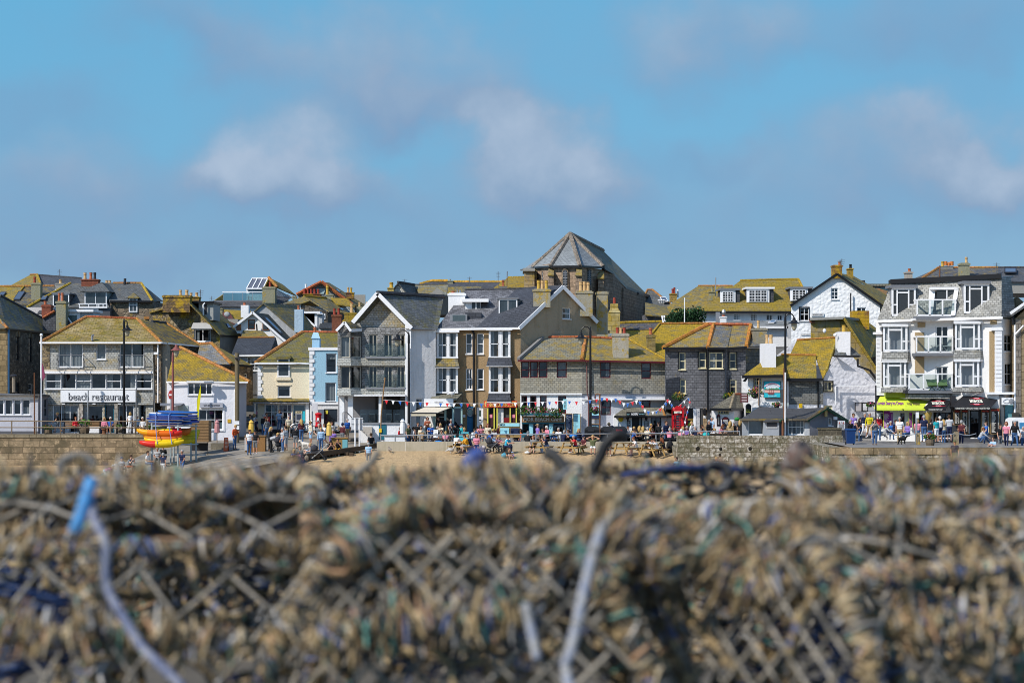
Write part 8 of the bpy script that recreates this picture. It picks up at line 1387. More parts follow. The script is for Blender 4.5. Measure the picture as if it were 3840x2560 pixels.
PEOPLE='''217 f1623 157 wk -80 SB k g s s|in black T-shirt and grey shorts walking left past the restaurant
284 h1562 156.9 si 20 SR r k l t|with auburn hair in a red top on the bench by the fern
307 h1561 157.3 si 10 SG l g l t|half hidden behind the bright fern planter
392 h1564 156.8 si -10 BB p n l t|in pink cardigan on a quay bench
415 h1563 156.8 si -10 SW b h s s|with white hair in blue polo on a quay bench
488 f1623 156.8 st 160 BB w w s t|in white floral outfit standing by the bench with back turned
514 h1558 157.2 st 0 SG a g l t|in pale blue shirt behind the railing near the kayaks
535 h1563 156.8 si 0 SW w c l s|elderly, in white, sitting behind the railing beside the kayaks
400 h1741 135 bd 90 SG p l s t|in pale pink bending low at the beach edge
437 h1721 135.6 si 60 SD w g s t|in white T-shirt sitting lowest on the left ledge
455 h1713 136.4 si 40 Cn w g s t|in white with dark cap on the left ledge
483 h1705 136 sl 60 SD g i s s|in dark T-shirt and red shorts shading the eyes
553 h1690 136 si 70 SD w j s t|in white T-shirt and jeans sitting under the kayak rack
590 h1676 137.6 si 10 SG l g s t|in grey T-shirt and sunglasses under the kayak rack
612 h1668 138.4 st 0 Ck k g l t|in dark hat and dark jacket under the kayak rack
611 h1697 133.4 wk 165 SG n w s t|in navy T-shirt and white trousers walking away under the rack
684 h1686 133.6 wk -20 SG n j s t|in navy top with jacket round the waist below the trailer
880 f1684 143 ph 60 SB o j l t|in orange red coat looking at a phone
938 f1634 154.5 ar 0 SD g k s t|in dark printed T-shirt standing in the post office lane
953 f1634 155 st 90 BB w w s t|blond, in white, in the post office lane
961 f1645 152.6 st 120 SG n k s s|in navy T-shirt and shorts behind the left yellow parasol
988 f1637 152 st 150 SG k j l t|in black jacket and jeans at the post office door
999 f1633 153.8 st 20 SD r k l s|in red hoodie and black shorts at the post office door
1047 f1616 156.4 ph 30 SD a j s t|in pale blue T-shirt with red jacket at the waist before the shop window
935 f1706 134.8 ph 30 SD w j s t|with white top and rucksack standing left of the man in black
957 f1702 136 st -5 Ck k g s s|in black T-shirt and black cap before the log counter
1012 f1690 139.6 rt 70 LB k k l t|with long blonde hair and black top reaching to the pushchair
1018 f1696 138.2 bd 80 SB l k l t|in pale grey hoodie bending over
1060 f1695 137.2 st -60 SG l j s t|in grey T-shirt and jeans beside the pushchair
1072 f1689 139.4 st -120 SD l l l s|young, in grey hoodie and grey shorts behind the pushchair
1108 f1682 141.8 st 180 SG k g l s|in black jacket and grey shorts seen from behind holding a dog lead
1165 f1666 144.6 st -60 Ch c a l s|in cream jacket and denim shorts by the cycle hoops
1196 f1680 143.4 hp 0 SG g g s t|with grey hair and sunglasses behind the striped top
1204 f1692 138.4 st 0 SB a j l t|in blue striped top and jeans carrying a blue bag
1103 h1683 134.2 sg 0 SB k k s t|blonde mother in black on the timber kerb
1100 h1690 133.7 sg 10 SB b n s t .62|small child in blue on the mother's lap
1124 h1671 134.6 si 20 SD g i s s|in grey T-shirt and sunglasses sitting on the timber kerb
1119 h1693 134. sg 0 SB p p s s .6|tiny pale child beside the man in sunglasses
1166 h1661 136.6 sg -60 SB g a s s|leaning back in light blue shorts behind the pram
1240 h1653 138 sl 10 LK k a s s|in black vest and denim shorts eating by the counter
1270 h1643 138 sl -10 SD k y s s|in black T-shirt and mustard shorts eating
1284 f1672 146.5 st 140 Cn m g l t|in dark maroon top and cap behind the hire counter
1249 h1609 146.5 st 0 SG u n l t|with grey hair in blue violet top behind the right yellow parasol
1243 h1580 150 st 40 SD w g s t|in white top near the photo easel
1391 h1623 140.6 si 170 SD k h s s|in black T-shirt seen from behind on the timber beam
1382 h1658 136 st 180 SG a g s t|in blue shirt standing on the sand with back turned
1500 h1599 145 st 60 SG r g l t|in red jacket behind the serving counter
1530 f1681 142 st 60 SG v j s t|in olive vest at the terrace rail
1567 h1583 144.5 st 20 SD k k s t|in dark T-shirt and sunglasses by the white menu panel
1580 h1596 143.5 st -10 SK c k l t|in cream hoodie and sunglasses on the terrace
1603 h1563 146.8 ar 0 BR i k l t|waitress in plaid shirt before the white menu panel
1616 h1588 144.6 tb 0 Cc b j s t|in blue T-shirt and cream cap
1597 h1621 142.8 tb -60 SB a g s t .85|child in pale blue at the dark terrace table
1619 h1619 142.2 tb 60 SG n k s t|with grey hair in navy leaning over the dark table
1657 h1588 145 sl -30 SB c k l t|blond in cream eating in front of the cafe counter
1656 h1611 143.4 si 0 SD g g s t|smiling, in dark T-shirt at the terrace table
1670 h1617 141.6 tb 175 SB p k l t|in pink cardigan seen from behind on the terrace
1663 h1560 147.3 bd -60 SD k k s t|server in black bending inside the cafe
1692 h1571 145.4 hp -40 SG n g s t|bald, in navy T-shirt with hand on hip
1712 h1588 143.6 bd -70 SG k k l t|in black leaning over a terrace table
1730 h1589 144 st -60 Cn t g l t|in turquoise hoodie and navy cap
1708 h1626 138.9 tb 150 BK w k s t|in white top at the picnic table with back turned
1754 h1628 138.4 tb -70 SD y l l s|in mustard jumper and grey shorts on the picnic bench
1766 h1628 139.4 tb -100 SB n n l t|in dark navy behind the mustard jumper
1787 h1626 139 si 0 BR p n s s|in bright pink top and sunglasses on the sand
1773 h1606 142.6 tb 40 SD w w l t|in white shirt leaning at a terrace table
1803 h1591 144.6 sl 0 LD p k s s|with long brown hair drinking before the ice cream shop
1830 h1587 144.2 si 0 LR c c l t|in cream cardigan before the ice cream shop
1809 h1614 142.4 tb 30 SD g g s t .7|dark haired child at a terrace table
1847 h1613 142.4 tb -60 SD b j l t|dark haired in blue under the cream cardigan
1871 h1589 145 st 50 SG m k l t|bald, in maroon shirt by the cafe menu stand
1845 h1628 139.2 tb 0 Cn a k s t|red faced, in cap and pale shirt behind the pram
1864 h1630 139.6 tb 30 LB p g s t|blond, behind the pram on the sand
1897 h1632 138.6 tb 60 SD q n s t|in turquoise top and sunglasses on the sand bench
1913 h1629 139 tb -60 SD w k s t|bearded, in white T-shirt on the sand bench
1908 h1678 137 sg 20 SD k l s s|mother in black vest sitting on the beach mat
1922 h1693 136.8 sg -20 Ca u l s s .6|toddler in pale blue hat on the beach mat
1978 h1617 141.8 tb 170 Cg k k l t|in flat cap and black jacket on the terrace
2017 h1589 143.4 st -60 Ch u g s t|in blue check shirt and tan cap at the cafe front
2053 h1596 143.2 ph -50 BW p k l t|with white bob and pink jacket at the cafe front
2076 h1617 142.6 tb 0 SB j j l t|in denim jacket at the cafe rail
2110 h1613 141.9 tb 150 SG n n l t|bald, in dark jacket hunched on the terrace
2140 h1610 142.2 sl -60 SD k k s s|in black vest drinking beside the tall menu boards
2000 h1632 138.4 si -15 BR g k s s|with auburn bob and striped top on the picnic bench
2052 h1629 138.4 sl -70 SG n j s t|in navy T-shirt and jeans eating at the picnic table
2160 h1632 138.2 sl -70 SG r n s s|in red top and navy skirt at the picnic table
2190 h1631 138.6 si -50 Cn m v s t|in purple striped polo and navy cap
2223 h1631 138 hh 0 BB v w s s|in olive vest with both hands on the head
2281 h1640 138 si 0 SD g g s s|in grey shorts and white trainers behind the dark hook
2388 h1638 138 tb -70 SR w j s s|with bright red hair and striped top
2420 h1644 137.6 tb 60 SK k k s s|curly haired in black T-shirt at the front picnic table
2440 h1642 138.8 tb 20 SK w k s t|in white T-shirt at the far side of the crowded table
2466 h1644 137.2 tb -120 SD w k s t|in white T-shirt seen from behind at the crowded table
2489 h1641 138 tb -140 LR k m s t|with long auburn hair and bare back
2307 h1584 144.2 bd -80 Ch n n s t|in brown cap leaning behind the litter bins
2354 h1599 142.8 si 60 SR w g s t .9|boy in white T-shirt before the servery
2377 h1599 142.6 tb 0 SB h n s t|blonde in tan top before the servery door
2397 h1597 142.2 tb 170 LB k k l t|in black hoodie lettered on the back
2412 h1598 141.8 tb 180 LB h k l t|with long fair hair seen from behind
2425 h1601 141.4 tb 160 SG c c s t|in beige hunched at the black table
2441 h1588 142.6 st 60 SB y j s t|in mustard top with a purple rucksack
2470 h1580 143 st -30 Ck k k l t|in black jumper and black cap by the servery door
2497 h1577 142.4 st 40 SD n j l t|in navy vest carrying a yellow rucksack
2510 h1605 141.2 tb 170 SG p k l t|in pink jacket with back to the sea wall
2515 h1596 143 si -40 SD g g s t|in grey behind the pink jacket
2560 h1598 141.6 si 100 BB w g s t|blond in white at the pub table
2577 h1597 142.4 si -60 SG u g s t|in lilac shirt at the pub table
2593 h1579 141.8 st 60 SB w g l t|in white shirt standing at the pub
2610 h1596 141.6 si -60 BG n g l t|grey haired in navy vest at the pub table
2632 h1591 142.8 si 60 SD a g s t|dark haired in pale blue at the pub
2637 h1602 141 sl -60 SD i k s t|in rust T-shirt leaning on the pub table
2658 h1574 142 st 40 SG k k l t|in black leather jacket facing the man in pale blue
2671 h1562 142.2 st -60 SG a a s t|in pale blue T-shirt standing tallest at the pub
2680 h1605 140.9 tb -60 Ck w j s t|in black cap bent over the pub table
2700 h1593 142.4 tb 40 BR p k s t|in pink leaning forward beside the navy cap
2714 h1583 142.8 si -20 Cn n n s t|in navy T-shirt and navy cap below the pub menu board
2718 h1605 140.9 sl 0 SK k k s t|in black and sunglasses nearest the pier wall
2738 h1578 142 st 160 LB h k l t|with long blonde hair in tan jacket
2753 h1579 142.4 st -140 SG k k l t|with short grey hair in black jacket
2776 h1573 141.6 st 150 LB k k s t|blonde with an orange bag at the hut corner
2540 h1713 133.2 sg -60 SD a k l t|in pale blue jumper sitting alone on the sand
2685 h1713 133 si 40 SB w g s t|blond in white at the foot of the pier wall
2925 h1733 131 si -40 SG i g s t|bald and sunburnt below the pier wall
3188 h1571 131.4 si 30 SG k k l t|in black drinking coffee behind the blue bin
3200 h1549 134.6 st 10 SD u g s t|in purple polo beside the watch hut
3204 h1578 130.4 ph 60 SW n a s t|white haired in navy reading beside the blue bin
3242 f1641 134.4 wk 20 SG n w l t|in navy jacket and white trousers before the rough wall
3260 f1646 133 wk 10 SG x h l s|in yellow shirt and tan shorts walking
3280 f1668 128 cm 0 LK g j s t|taking a photograph in dark vest and jeans
3294 f1651 131.8 st 170 SG r j l t|in red and blue jacket seen from behind
3318 h1585 133.2 cr 60 SG l n l t|in grey hoodie crouching with a dog
3358 h1573 133.2 si 30 SD n n l t|in dark clothes sitting behind the tan trousers
3374 f1666 128.4 st -10 SG w h s t|in white T-shirt and tan trousers with a black dog
3405 h1580 132.4 si -60 LB u j l t|in striped top and jeans sitting by the kiosk
3465 f1656 130.4 st 175 SG n j s t|in navy and yellow top facing the cone model
3512 f1659 129.6 st -150 SD t w s s|in teal T-shirt and teal rucksack
3525 f1657 131.2 st -160 SW w n s s|white haired in white T-shirt and navy shorts
3560 f1656 130.6 ar 165 SD l n s s|in grey T-shirt and navy shorts by the stout bollard
3675 h1602 130.4 cr 80 SR l j l t|in grey jumper and jeans crouching at the bakery door
3580 h1650 121.4 st 0 Cv n v s t|in navy vest and green cap climbing the quay steps
3727 h1638 125.4 sg -50 SD a i s s|in blue patterned shirt sitting on the quay
3774 f1681 126.6 wk -20 BR p n s t|with red hair in pink top walking at the right
3805 f1681 126.6 wk 10 SG k j l t|in black hoodie and jeans walking at the right
3838 h1598 127.2 st -40 SG l j s t|in grey T-shirt at the right edge
1550 h1600 144.8 st 90 SD w n s t|in white T-shirt between the olive vest and the dark sunglasses
1640 h1598 145.4 si 30 SG g g s t|grey haired in grey under the cafe awning
1742 h1602 144.8 si -40 BB n j l t|with fair bob behind the turquoise hoodie
1786 h1600 144.9 tb 20 SK b j s t|dark haired in blue next to the woman drinking
1858 h1606 143.6 tb -30 SB l g s t|in pale grey between cream cardigan and maroon shirt
1935 h1612 143.4 si 20 SD k j s t|in black below the wide menu stand
1952 h1606 144.2 st -70 LD o j l t|with long dark hair in rust coat by the menu stand
2034 h1606 144.4 st 20 SD g j s t|in grey between check shirt and pink jacket
2095 h1603 144.6 st -20 SG w j s t|in white in the teal shopfront
2170 h1606 143.2 st 30 LB n j l t|with fair hair in navy before the pale menu board
2368 h1606 141.9 tb 100 SD b k s t|in blue low among the servery drinkers
2452 h1604 141.7 tb -40 LD m k l t|with dark hair in maroon behind the mustard top
2484 h1602 142.9 si 60 SG l k s t|in pale grey between black jumper and navy vest
2532 h1602 142.9 tb -20 LR g k l t|with auburn hair in grey left of the white top
2550 h1608 141.3 tb 150 BW p k l t|white haired in pale pink at the phone box foot
2622 h1606 141 tb 120 SD k k s t|in black between navy vest and rust T-shirt
2648 h1600 142.6 tb 40 LB w k s t|blonde in white under the black leather jacket
2692 h1606 141.3 tb -100 SB g k s t|in grey low beside the black cap
2728 h1600 142.8 si 20 SG n k l t|in navy between navy cap and tan jacket
2764 h1598 142.9 st 60 SD v k l t|in olive beside the orange bag
3226 h1566 136 st 40 LD k j l t|with long dark hair in black near the purple polo
3340 h1578 134.4 si 0 SG b j s t|in blue sitting by the purple menu board
3440 h1571 133.2 st 150 BB p j s t|with fair bob in pink at the ice cream kiosk
3490 h1570 132.6 st 170 SD k j l t|in black at the pasty counter
3538 h1572 133 st -160 LB c j l t|blonde in cream at the pasty window
3605 h1575 131.6 st 140 SG m n s t|in maroon reading the pizza board
3700 h1580 131 wk -80 SD b j s t|in blue walking past the bakery boards
3750 h1590 130 st 30 SD k g s t|in black behind the pink top
1000 f1652 149.5 wk 60 LD g j l t|with dark hair in grey crossing behind the log counter
1082 f1640 150.6 st 30 SG c h s s|in cream shirt before the shop window
1130 f1660 146 st -150 LB m j l t|with fair hair in maroon behind the man with the dog
1218 f1672 145 wk -60 SD w n s s|in white T-shirt left of the hire counter
1302 f1655 147 st 40 SG b h s s|in blue shirt beside the stone steps'''
def make_people():
 POSE['hp']=dict(arms=sd_((.18,.10,-.22),(-.0,-.03,-.40)))
 for i,ln in enumerate(PEOPLE.split('\n')):
  a,lab=ln.split('|');a=a.split();x,Y=float(a[0]),float(a[2]);me,hc,hp,top=get_body(a[3]);sc=(float(a[10])if len(a)>10 else 1.)*(1.0+.02*((i*7)%5-2));py=float(a[1][1:])
  o=bpy.data.objects.new('person',me);COL.objects.link(o);z=Zp(py,Y)-(top*sc if a[1][0]=='h' else 0)
  o.location=(Xp(x,Y),Y,z);o.rotation_euler=(0,0,R(float(a[4])));o.scale=(sc,)*3
  tag(o,('person '+lab)if not lab.startswith(('small','tiny'))else lab,'person','people on the waterfront')
  sk=SK(i);tp,bt=flat(CC[a[6]],.8),flat(CC[a[7]],.8);sh=flat(((.02,.02,.02),(.5,.5,.5),(.12,.06,.03))[i%3],.7)
  for k,mt in enumerate((sk,tp,bt,sh,flat((.02,.015,.012),.4),flat((.35,.10,.08),.6),tp if a[8]=='l' else sk,bt if a[9]=='t' else sk)):s=o.material_slots[k];s.link='OBJECT';s.material=mt
  hr=bpy.data.objects.new('hat' if a[5][0]=='C' else 'hair',get_hair(a[5][0]));COL.objects.link(hr);hr.parent=o;hr.location=hc;hr.rotation_euler=(R(hp),0,0);hr.material_slots[0].link='OBJECT';hr.material_slots[0].material=flat(CC[a[5][1]],.85)
make_people()
gg=G('old_rope');n=gg.noise(gg.pos(),34.,3,.6);n2=gg.noise(gg.pos(),160.,2)
c=gg.ramp(n,[(.30,(.10,.09,.075)),(.40,(.20,.15,.08)),(.46,(.34,.24,.12)),(.50,(.16,.14,.11)),(.54,(.36,.18,.08)),(.58,(.25,.21,.16)),(.62,(.12,.26,.22)),(.68,(.40,.35,.28))])
gg.col(gg.mix(gg.ramp(n2,[(.35,0.),(.65,.7)]),c,(.07,.055,.035))).rough(.9);ROPE=gg.m
gg=G('weathered_twine');n=gg.noise(gg.pos(),22.,3);gg.col(gg.ramp(n,[(.35,(.05,.048,.042)),(.47,(.17,.155,.13)),(.56,(.32,.285,.235)),(.68,(.10,.085,.06)),(.75,(.05,.06,.11))])).rough(.55);TWINE=gg.m
TWB=solid((.012,.013,.014),.4);gg=G('tangled_rope');n=gg.noise(gg.pos(),16.,3,.7)
gg.col(gg.ramp(n,[(.32,(.03,.03,.03)),(.42,(.30,.21,.10)),(.49,(.07,.065,.06)),(.53,(.42,.32,.17)),(.585,(.26,.18,.09)),(.62,(.03,.07,.22)),(.66,(.36,.34,.32)),(.72,(.05,.18,.17))])).rough(.8);TANG=gg.m
SM=[solid(c,r,name='rope_fibre')for c,r in(((.35,.255,.135),.9),((.47,.37,.23),.9),((.20,.14,.075),.9),((.37,.22,.125),.9),((.11,.26,.21),.8),((.045,.045,.045),.4),((.24,.23,.215),.5),((.55,.52,.48),.4),((.09,.12,.24),.7),((.25,.18,.09),.9))]  # the whitish fibre paints bright glints among the real rope colours
PICK=[0,0,0,0,1,1,1,2,2,2,3,4,5,5,5,6,6,7,8,9,9]
def fuzz(m,pts,n,rad,seed,thick=(.0022,.0048),ax=.042,out=.009,zs=1.):
 """n short loops of frayed rope wound about the line pts"""
 g=np.random.default_rng(seed);P=np.array([tuple(q)for q in pts],float);sg=np.linalg.norm(np.diff(P,axis=0),axis=1);cum=np.concatenate([[0],np.cumsum(sg)])
 d=g.random(n)*cum[-1];i=np.clip(np.searchsorted(cum,d)-1,0,len(sg)-1);t=(P[i+1]-P[i])/np.maximum(sg[i],1e-6)[:,None];c=P[i]+t*(d-cum[i])[:,None]
 a=np.cross(t,np.array([.31,.2,.93]));a/=np.linalg.norm(a,axis=1)[:,None];b=np.cross(t,a);th0=g.random(n)*6.283;sw=(g.random(n)**1.5*4.6+.5)*np.where(g.random(n)<.5,-1,1);r0=rad*(.7+g.random(n)*.7);ro=g.random(n)**4*out;r=thick[0]+g.random(n)**2*(thick[1]-thick[0]);dr=(g.random(n)-.5)*2*ax
 K,J=6,4;vs=np.zeros((n,K,J,3))
 for k in range(K):
  u=k/(K-1);th=th0+sw*u;rr=r0+ro*(2*u-1)**2*2;rad_=a*np.cos(th)[:,None]+b*np.sin(th)[:,None];q=c+rad_*rr[:,None]+t*(dr*u)[:,None]
  for j in range(J):
   w=1.5708*j;vs[:,k,j]=q+(rad_*math.cos(w)+t*math.sin(w))*(r*(1 if 0<k<K-1 else.5))[:,None]
 base=len(m.v);m.v+=[V(x)for x in vs.reshape(-1,3).tolist()];col=[PICK[x]for x in g.integers(0,len(PICK),n)]
 for s in range(n):
  o=base+s*K*J
  for k in range(K-1):
   for j in range(J):m.f.append([o+k*J+j,o+k*J+(j+1)%J,o+(k+1)*J+(j+1)%J,o+(k+1)*J+j])
  m.m+=[col[s]]*((K-1)*J)
KN=[solid((.30,.29,.28),.25),solid((.52,.50,.47),.3),solid((.06,.06,.06),.3)]  # net knots, their pale colour painted in as glints
def pot(label,px,pyt,Y,rz,L,B,Hh,net=TWINE,cell=.062,wrap=1.,tang=26,seed=1,tw=.0036,tilt=0.,ex=.7):
 pyt+=35 if Y<3.5 else 98;rd=random.Random(seed);top=W(px,pyt,Y);o=thing('lobster_pot',label,'lobster pot',top-V((0,0,Hh)),rz,'lobster pots on the near quay');o.rotation_euler=(0,tilt,rz)
 def loc(mesh,nm,mt,smooth=True):
  q=mesh.out(nm,mt,None,smooth);q.parent=o;return q
 def arch(x,e=0.):return[(x,(B/2+e)*math.cos(t),(Hh+e)*math.sin(t)**ex)for t in fr(0,math.pi,14)]
 for x in(-L/2,0,L/2):
  m=M();m.path(arch(x),.011,6);q=loc(m,'hoop',ROPE);m=M();fuzz(m,arch(x),int(520*wrap),.013,seed*31+int(x*10)+9);w=m.out('rope_wrap',SM,None,True);w.parent=q
 rails=[[(-L/2,B/2*math.cos(t),Hh*math.sin(t)**ex),(L/2,B/2*math.cos(t),Hh*math.sin(t)**ex)]for t in(0,.8,1.57,2.34,math.pi)]
 for k,r in enumerate(rails):
  m=M();m.path(r,.009,6);q=loc(m,'rail',ROPE);m=M();fuzz(m,r,int(300*wrap),.012,seed*57+k);w=m.out('rope_wrap',SM,None,True);w.parent=q
 m=M();nu,nv=int(L/cell),int(1.35*(B/2+Hh)/cell);S=lambda u,v:(L*(u/nu-.5)+rd.uniform(-.009,.009),(B/2-.004)*math.cos(math.pi*v/nv),(Hh-.004)*max(0,math.sin(math.pi*v/nv))**ex-.018*math.sin(math.pi*2*u/nu)**2+rd.uniform(-.006,.006))
 G_=[[S(u,v)for v in range(nv+1)]for u in range(nu+1)]
 for u in range(nu):
  for v in range(nv):
   if(u+v)%2==0:m.path([G_[u][v],G_[u+1][v+1]],tw,4,caps=False)
   else:m.path([G_[u+1][v],G_[u][v+1]],tw,4,caps=False)
 for x in(-L/2,L/2):
  k=int(B/cell)
  for i in range(-k,k+1):
   for s in(-1,1):
    y0=i*cell;pts=[(x,y0+s*z,z)for z in fr(0,Hh,8)];pts=[p for p in pts if abs(p[1])<=B/2 and p[2]<=Hh*max(0,1-(2*p[1]/B)**2)**.35]
    if len(pts)>1:m.path([pts[0],pts[-1]],tw,4,caps=False)
 for u in range(nu+1):
  for v in range(nv+1):
   if(u+v)%2==0 and rd.random()<.8:k=V(G_[u][v]);e=rd.uniform(.004,.0085);m.i=1+rd.choice((0,0,1,2,2));m.add([k+V(q)*e for q in((1,0,0),(0,1,0),(-1,0,0),(0,-1,0),(0,0,1),(0,0,-1))],[(0,1,4),(1,2,4),(2,3,4),(3,0,4),(1,0,5),(2,1,5),(3,2,5),(0,3,5)])
 nt=loc(m,'netting',[net]+KN);m=M();top_=[(x,y,z)for x in fr(-L/2,L/2,5)for y,z in((0,Hh),)]
 for q in range(int(9*wrap)):y=rd.uniform(-.42,.42)*B;z=Hh*(1-(2*y/B)**2)**.35;x=rd.uniform(-.5,.35)*L;fuzz(m,[(x,y,z),(x+rd.uniform(.05,.2)*L,y+rd.uniform(-.1,.1),z+rd.uniform(-.03,.01))],55,.010,seed*91+q,thick=(.0018,.0042),ax=.05,out=.02)
 w=m.out('rope_scrap',SM,None,True);w.parent=nt;w['kind']='stuff'
 m=M()
 for _ in range(tang):
  p=V((rd.uniform(-L/2,L/2),rd.uniform(-B/2,B/2)*.8,rd.uniform(.01,Hh*.6)));pts=[p];d=V((rd.gauss(0,1),rd.gauss(0,1),rd.gauss(0,.4))).normalized()
  for k in range(7):d=(d+V((rd.gauss(0,.6),rd.gauss(0,.6),rd.gauss(0,.3)))).normalized();p=p+d*.06;p=V((max(-L/2,min(L/2,p.x)),max(-B*.42,min(B*.42,p.y)),max(.01,min(Hh*.8,p.z))));pts.append(p)
  m.path(pts,rd.uniform(.004,.010),5)
 if tang:loc(m,'rope_tangle',TANG)
 m=M();r2=[(.10-.055*t,t)for t in fr(0,1,4)]
 for j in range(12):
  for s in(-1,1):m.path([(-L*.4+L*.35*t,r*math.cos(2*math.pi*(j+s*t*2)/12),Hh*.45+r*math.sin(2*math.pi*(j+s*t*2)/12))for r,t in r2],.0028,4)
 loc(m,'funnel',solid((.03,.06,.16),.6))
 for x in(-L*.25,L*.25):m=M();m.box(x-.03,x+.03,-B/2,B/2,-.012,.012);loc(m,'base_slat',TIMD,False)
 return o
gg=G('quay_top');gg.col(gg.mix(gg.noise(gg.pos(),9.,6),(.05,.045,.04),(.16,.14,.11))).rough(.95)
m=M();m.box(-3.5,3.5,1.9,6.2,-4.8,3.335);tag(m.out('quay_ground',gg.m,None),kind='structure')
pot('lobster pot with blue rope end at the left of the frame',380,1790,3.15,.12,.66,.46,.41,seed=1,tang=30)
pot('big round topped lobster pot facing us in the centre',1830,1792,3.0,1.42,.52,.58,.42,seed=2,tang=26,wrap=1.2,ex=.95)
pot('lobster pot with thick tan and teal rope at the right',3330,1860,3.0,.62,.60,.56,.40,seed=3,tang=30,wrap=1.3)
pot('black netted lobster pot seen in the gap right of centre',2640,1650,4.4,.25,.62,.46,.38,TWB,.045,.55,4,4)
pot('dark lobster pot in the gap left of centre',1180,1690,4.3,-.1,.62,.44,.38,TWB,.045,1.,26,5)
pot('rope bound lobster pot behind at the far right',3640,1708,4.3,-.35,.70,.50,.40,seed=6,tang=34,wrap=1.2)
pot('rope bound lobster pot behind at the far left',300,1735,4.4,.1,.70,.46,.38,seed=7,tang=34)
pot('lobster pot half hidden behind the centre pot',1960,1752,4.2,.3,.64,.44,.38,seed=8,tang=30)
gg=G('dark_blue_rope');gg.col(gg.ramp(gg.noise(gg.pos(),40.,4),[(.4,(.012,.015,.04)),(.55,(.03,.05,.16)),(.65,(.10,.10,.11))])).rough(.7);BLK2=gg.m
gg=G('worn_sky_rope');gg.col(gg.ramp(gg.noise(gg.pos(),60.,4,.7),[(.35,(.16,.15,.13)),(.45,(.05,.20,.42)),(.6,(.08,.28,.55)),(.7,(.34,.36,.38))])).rough(.8);SKYR=gg.m
gg=G('pale_worn_rope');gg.col(gg.ramp(gg.noise(gg.pos(),50.,5,.7),[(.35,(.15,.14,.13)),(.47,(.38,.37,.36)),(.55,(.16,.19,.28)),(.65,(.48,.46,.44))])).rough(.8);PLR=gg.m
gg=G('royal_blue_rope');gg.col(gg.ramp(gg.noise(gg.pos(),60.,4,.7),[(.38,(.02,.025,.06)),(.5,(.02,.06,.26)),(.64,(.12,.14,.24))])).rough(.8);BLK3=gg.m
def rope(name,label,pts,r,mat,cat='rope',n=8):
 m=M();P=[W(*p)for p in pts];Q=[]
 for i in range(len(P)-1):
  a,b,c,d=P[max(0,i-1)],P[i],P[i+1],P[min(len(P)-1,i+2)]
  for t in(0,.25,.5,.75):Q.append(.5*(2*b+(c-a)*t+(2*a-5*b+4*c-d)*t*t+(3*b-a-3*c+d)*t**3))
 Q.append(P[-1]);m.path(Q,r,n);return tag(m.out(name,mat,None,True),label,cat)
gg=G('blue_rope');gg.col(gg.ramp(gg.noise(gg.pos(),70.,5,.7),[(.36,(.06,.07,.11)),(.47,(.14,.16,.25)),(.55,(.24,.24,.27)),(.66,(.36,.35,.35))])).rough(.8);BLR=gg.m;BRT=SKYR
rope('rope','frayed grey blue rope hanging in a long curve over the left pot',[(335,1850,2.78),(352,1945,2.72),(398,2040,2.7),(400,2190,2.7),(455,2300,2.68),(530,2420,2.66),(600,2490,2.64),(690,2580,2.62)],.0066,BLR)
rope('rope_end','bright sky blue rope end sticking up from the left pot',[(345,1800,2.76),(322,1870,2.74),(296,1950,2.72),(280,1990,2.72)],.0092,BRT,'rope');rope('rope','pale straight rope hanging down over the centre pot',[(2262,1960,2.58),(2220,2090,2.56),(2180,2260,2.54),(2140,2440,2.52),(2120,2500,2.52),(2140,2590,2.5)],.0068,PLR);rope('rope','short pale rope end below the middle of the centre pot',[(1975,2260,2.6),(1985,2330,2.6),(2000,2400,2.59),(2015,2470,2.58)],.006,PLR)
rope('rope_knot','royal blue rope knot standing on top of the centre pot',[(1745,1765,3.3),(1765,1725,3.3),(1795,1700,3.3),(1800,1735,3.3),(1770,1755,3.3)],.012,BLK3,'rope');rope('hook','tall black bent iron hook rising before the sea wall',[(2215,1775,3.6),(2250,1715,3.6),(2275,1660,3.6),(2320,1625,3.6),(2350,1640,3.6)],.0105,solid((.012,.012,.013),.5),'hook');rope('stick','short grey tube leaning left of the black hook',[(2040,1690,3.6),(2090,1720,3.6),(2125,1775,3.6)],.011,solid((.07,.065,.06),.6),'stick')
rope('rope_end','pale frayed twig of rope upright at the slipway end',[(1330,1780,3.7),(1390,1735,3.7),(1420,1690,3.7)],.007,solid((.20,.18,.15),.8),'rope');rope('rope','dark blue rope lying along the black pot',[(2330,1785,3.9),(2480,1757,3.9),(2650,1752,3.95),(2800,1762,4.)],.006,BLK2)
rope('rope_loop','grey loop of rope lying on top at far left',[(220,1755,3.6),(245,1722,3.6),(300,1708,3.6),(345,1730,3.6),(350,1765,3.6)],.0075,solid((.16,.15,.135),.8),'rope')
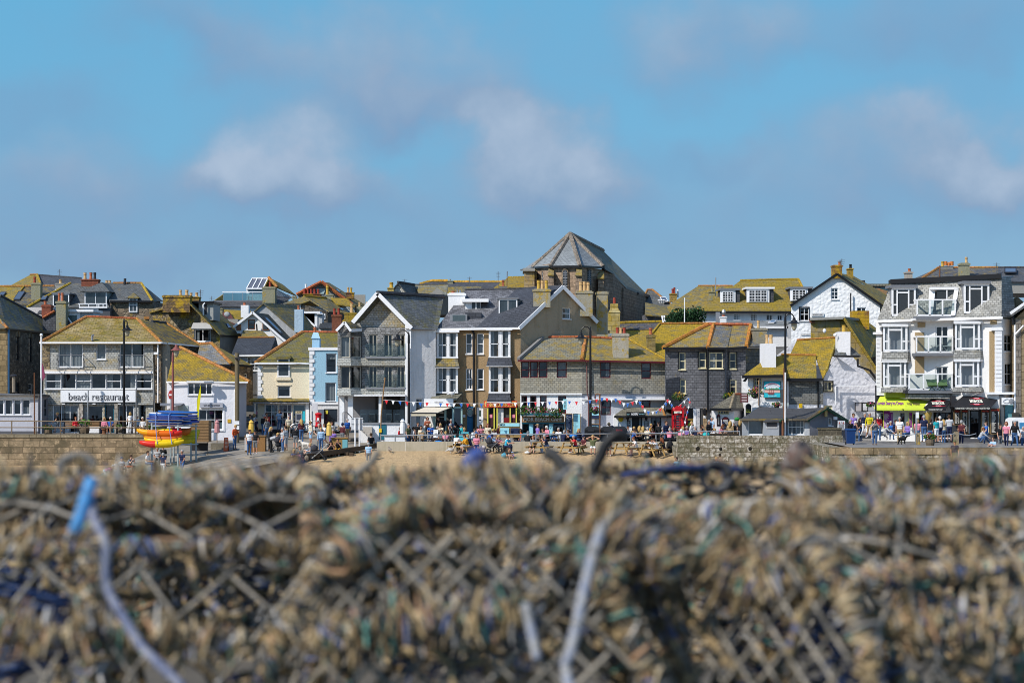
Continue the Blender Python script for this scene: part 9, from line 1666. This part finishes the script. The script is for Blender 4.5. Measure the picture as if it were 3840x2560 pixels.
m=M();m.ball(W(3000,1715,3.8),.028,.026,.034,14);m.path([W(2935,1785,3.8),W(2960,1715,3.8),W(2985,1680,3.8)],.011,6);gg=G('float_skin');gg.col(gg.ramp(gg.noise(gg.pos(),45.,4),[(.38,(.02,.02,.025)),(.5,(.13,.10,.085)),(.58,(.10,.045,.03)),(.66,(.20,.19,.18))])).rough(.7);tag(m.out('float',gg.m,None,True),'dark round float in front of the pier wall','float')
m=M();c=W(2685,1788,3.95);m.path([c+V((.028*math.cos(t),0,.028*math.sin(t)))for t in fr(0,2*math.pi,16)],.008,6);tag(m.out('rubber_ring',solid((.05,.05,.055),.4),None,True),'dark rubber ring on the black pot','ring')
def bundle(label,pts,n,rad,seed):
 P=[W(*p)for p in pts];m=M();fuzz(m,P,n,rad,seed,ax=.03,out=.02);tag(m.out('rope_bundle',SM,None,True),label,'rope')
bundle('orange brown frayed rope bundle standing at the end of the left pot',[(1085,1765,3.35),(1080,1850,3.3),(1090,1980,3.25),(1075,2150,3.2)],900,.018,5);bundle('thick frayed tan and teal rope bundle sagging between centre and right pots',[(2560,1990,2.9),(2680,2100,2.85),(2830,2190,2.8),(3000,2170,2.8),(3150,2100,2.85)],1500,.024,6)
bundle('tan rope bundle lashed across the front of the centre pot',[(1180,2400,2.72),(1400,2350,2.7),(1650,2320,2.7),(1960,2290,2.7)],520,.012,17);bundle('tan rope bundle low on the front of the right pot',[(3330,2350,2.7),(3600,2330,2.7),(3900,2345,2.7)],340,.012,18);bundle('tan rope bundle low on the front of the left pot',[(-40,2330,2.7),(200,2390,2.7),(520,2360,2.7),(900,2420,2.7)],400,.012,19)
bundle('ragged rope mound on the crown of the centre pot',[(1280,2075,2.75),(1410,1970,2.8),(1590,1890,2.85),(1790,1850,2.9),(2050,1856,2.95),(2280,1920,2.9),(2430,2005,2.85),(2530,2110,2.8)],1300,.022,7);bundle('ragged rope heap along the back of the left pot',[(-40,1845,3.3),(300,1838,3.3),(600,1845,3.3),(850,1862,3.3),(1010,1900,3.25)],1500,.020,8);bundle('teal flecked rope heap on the back of the right pots',[(2950,1865,3.4),(3200,1830,3.5),(3450,1800,3.6),(3880,1775,3.7)],1500,.024,9)
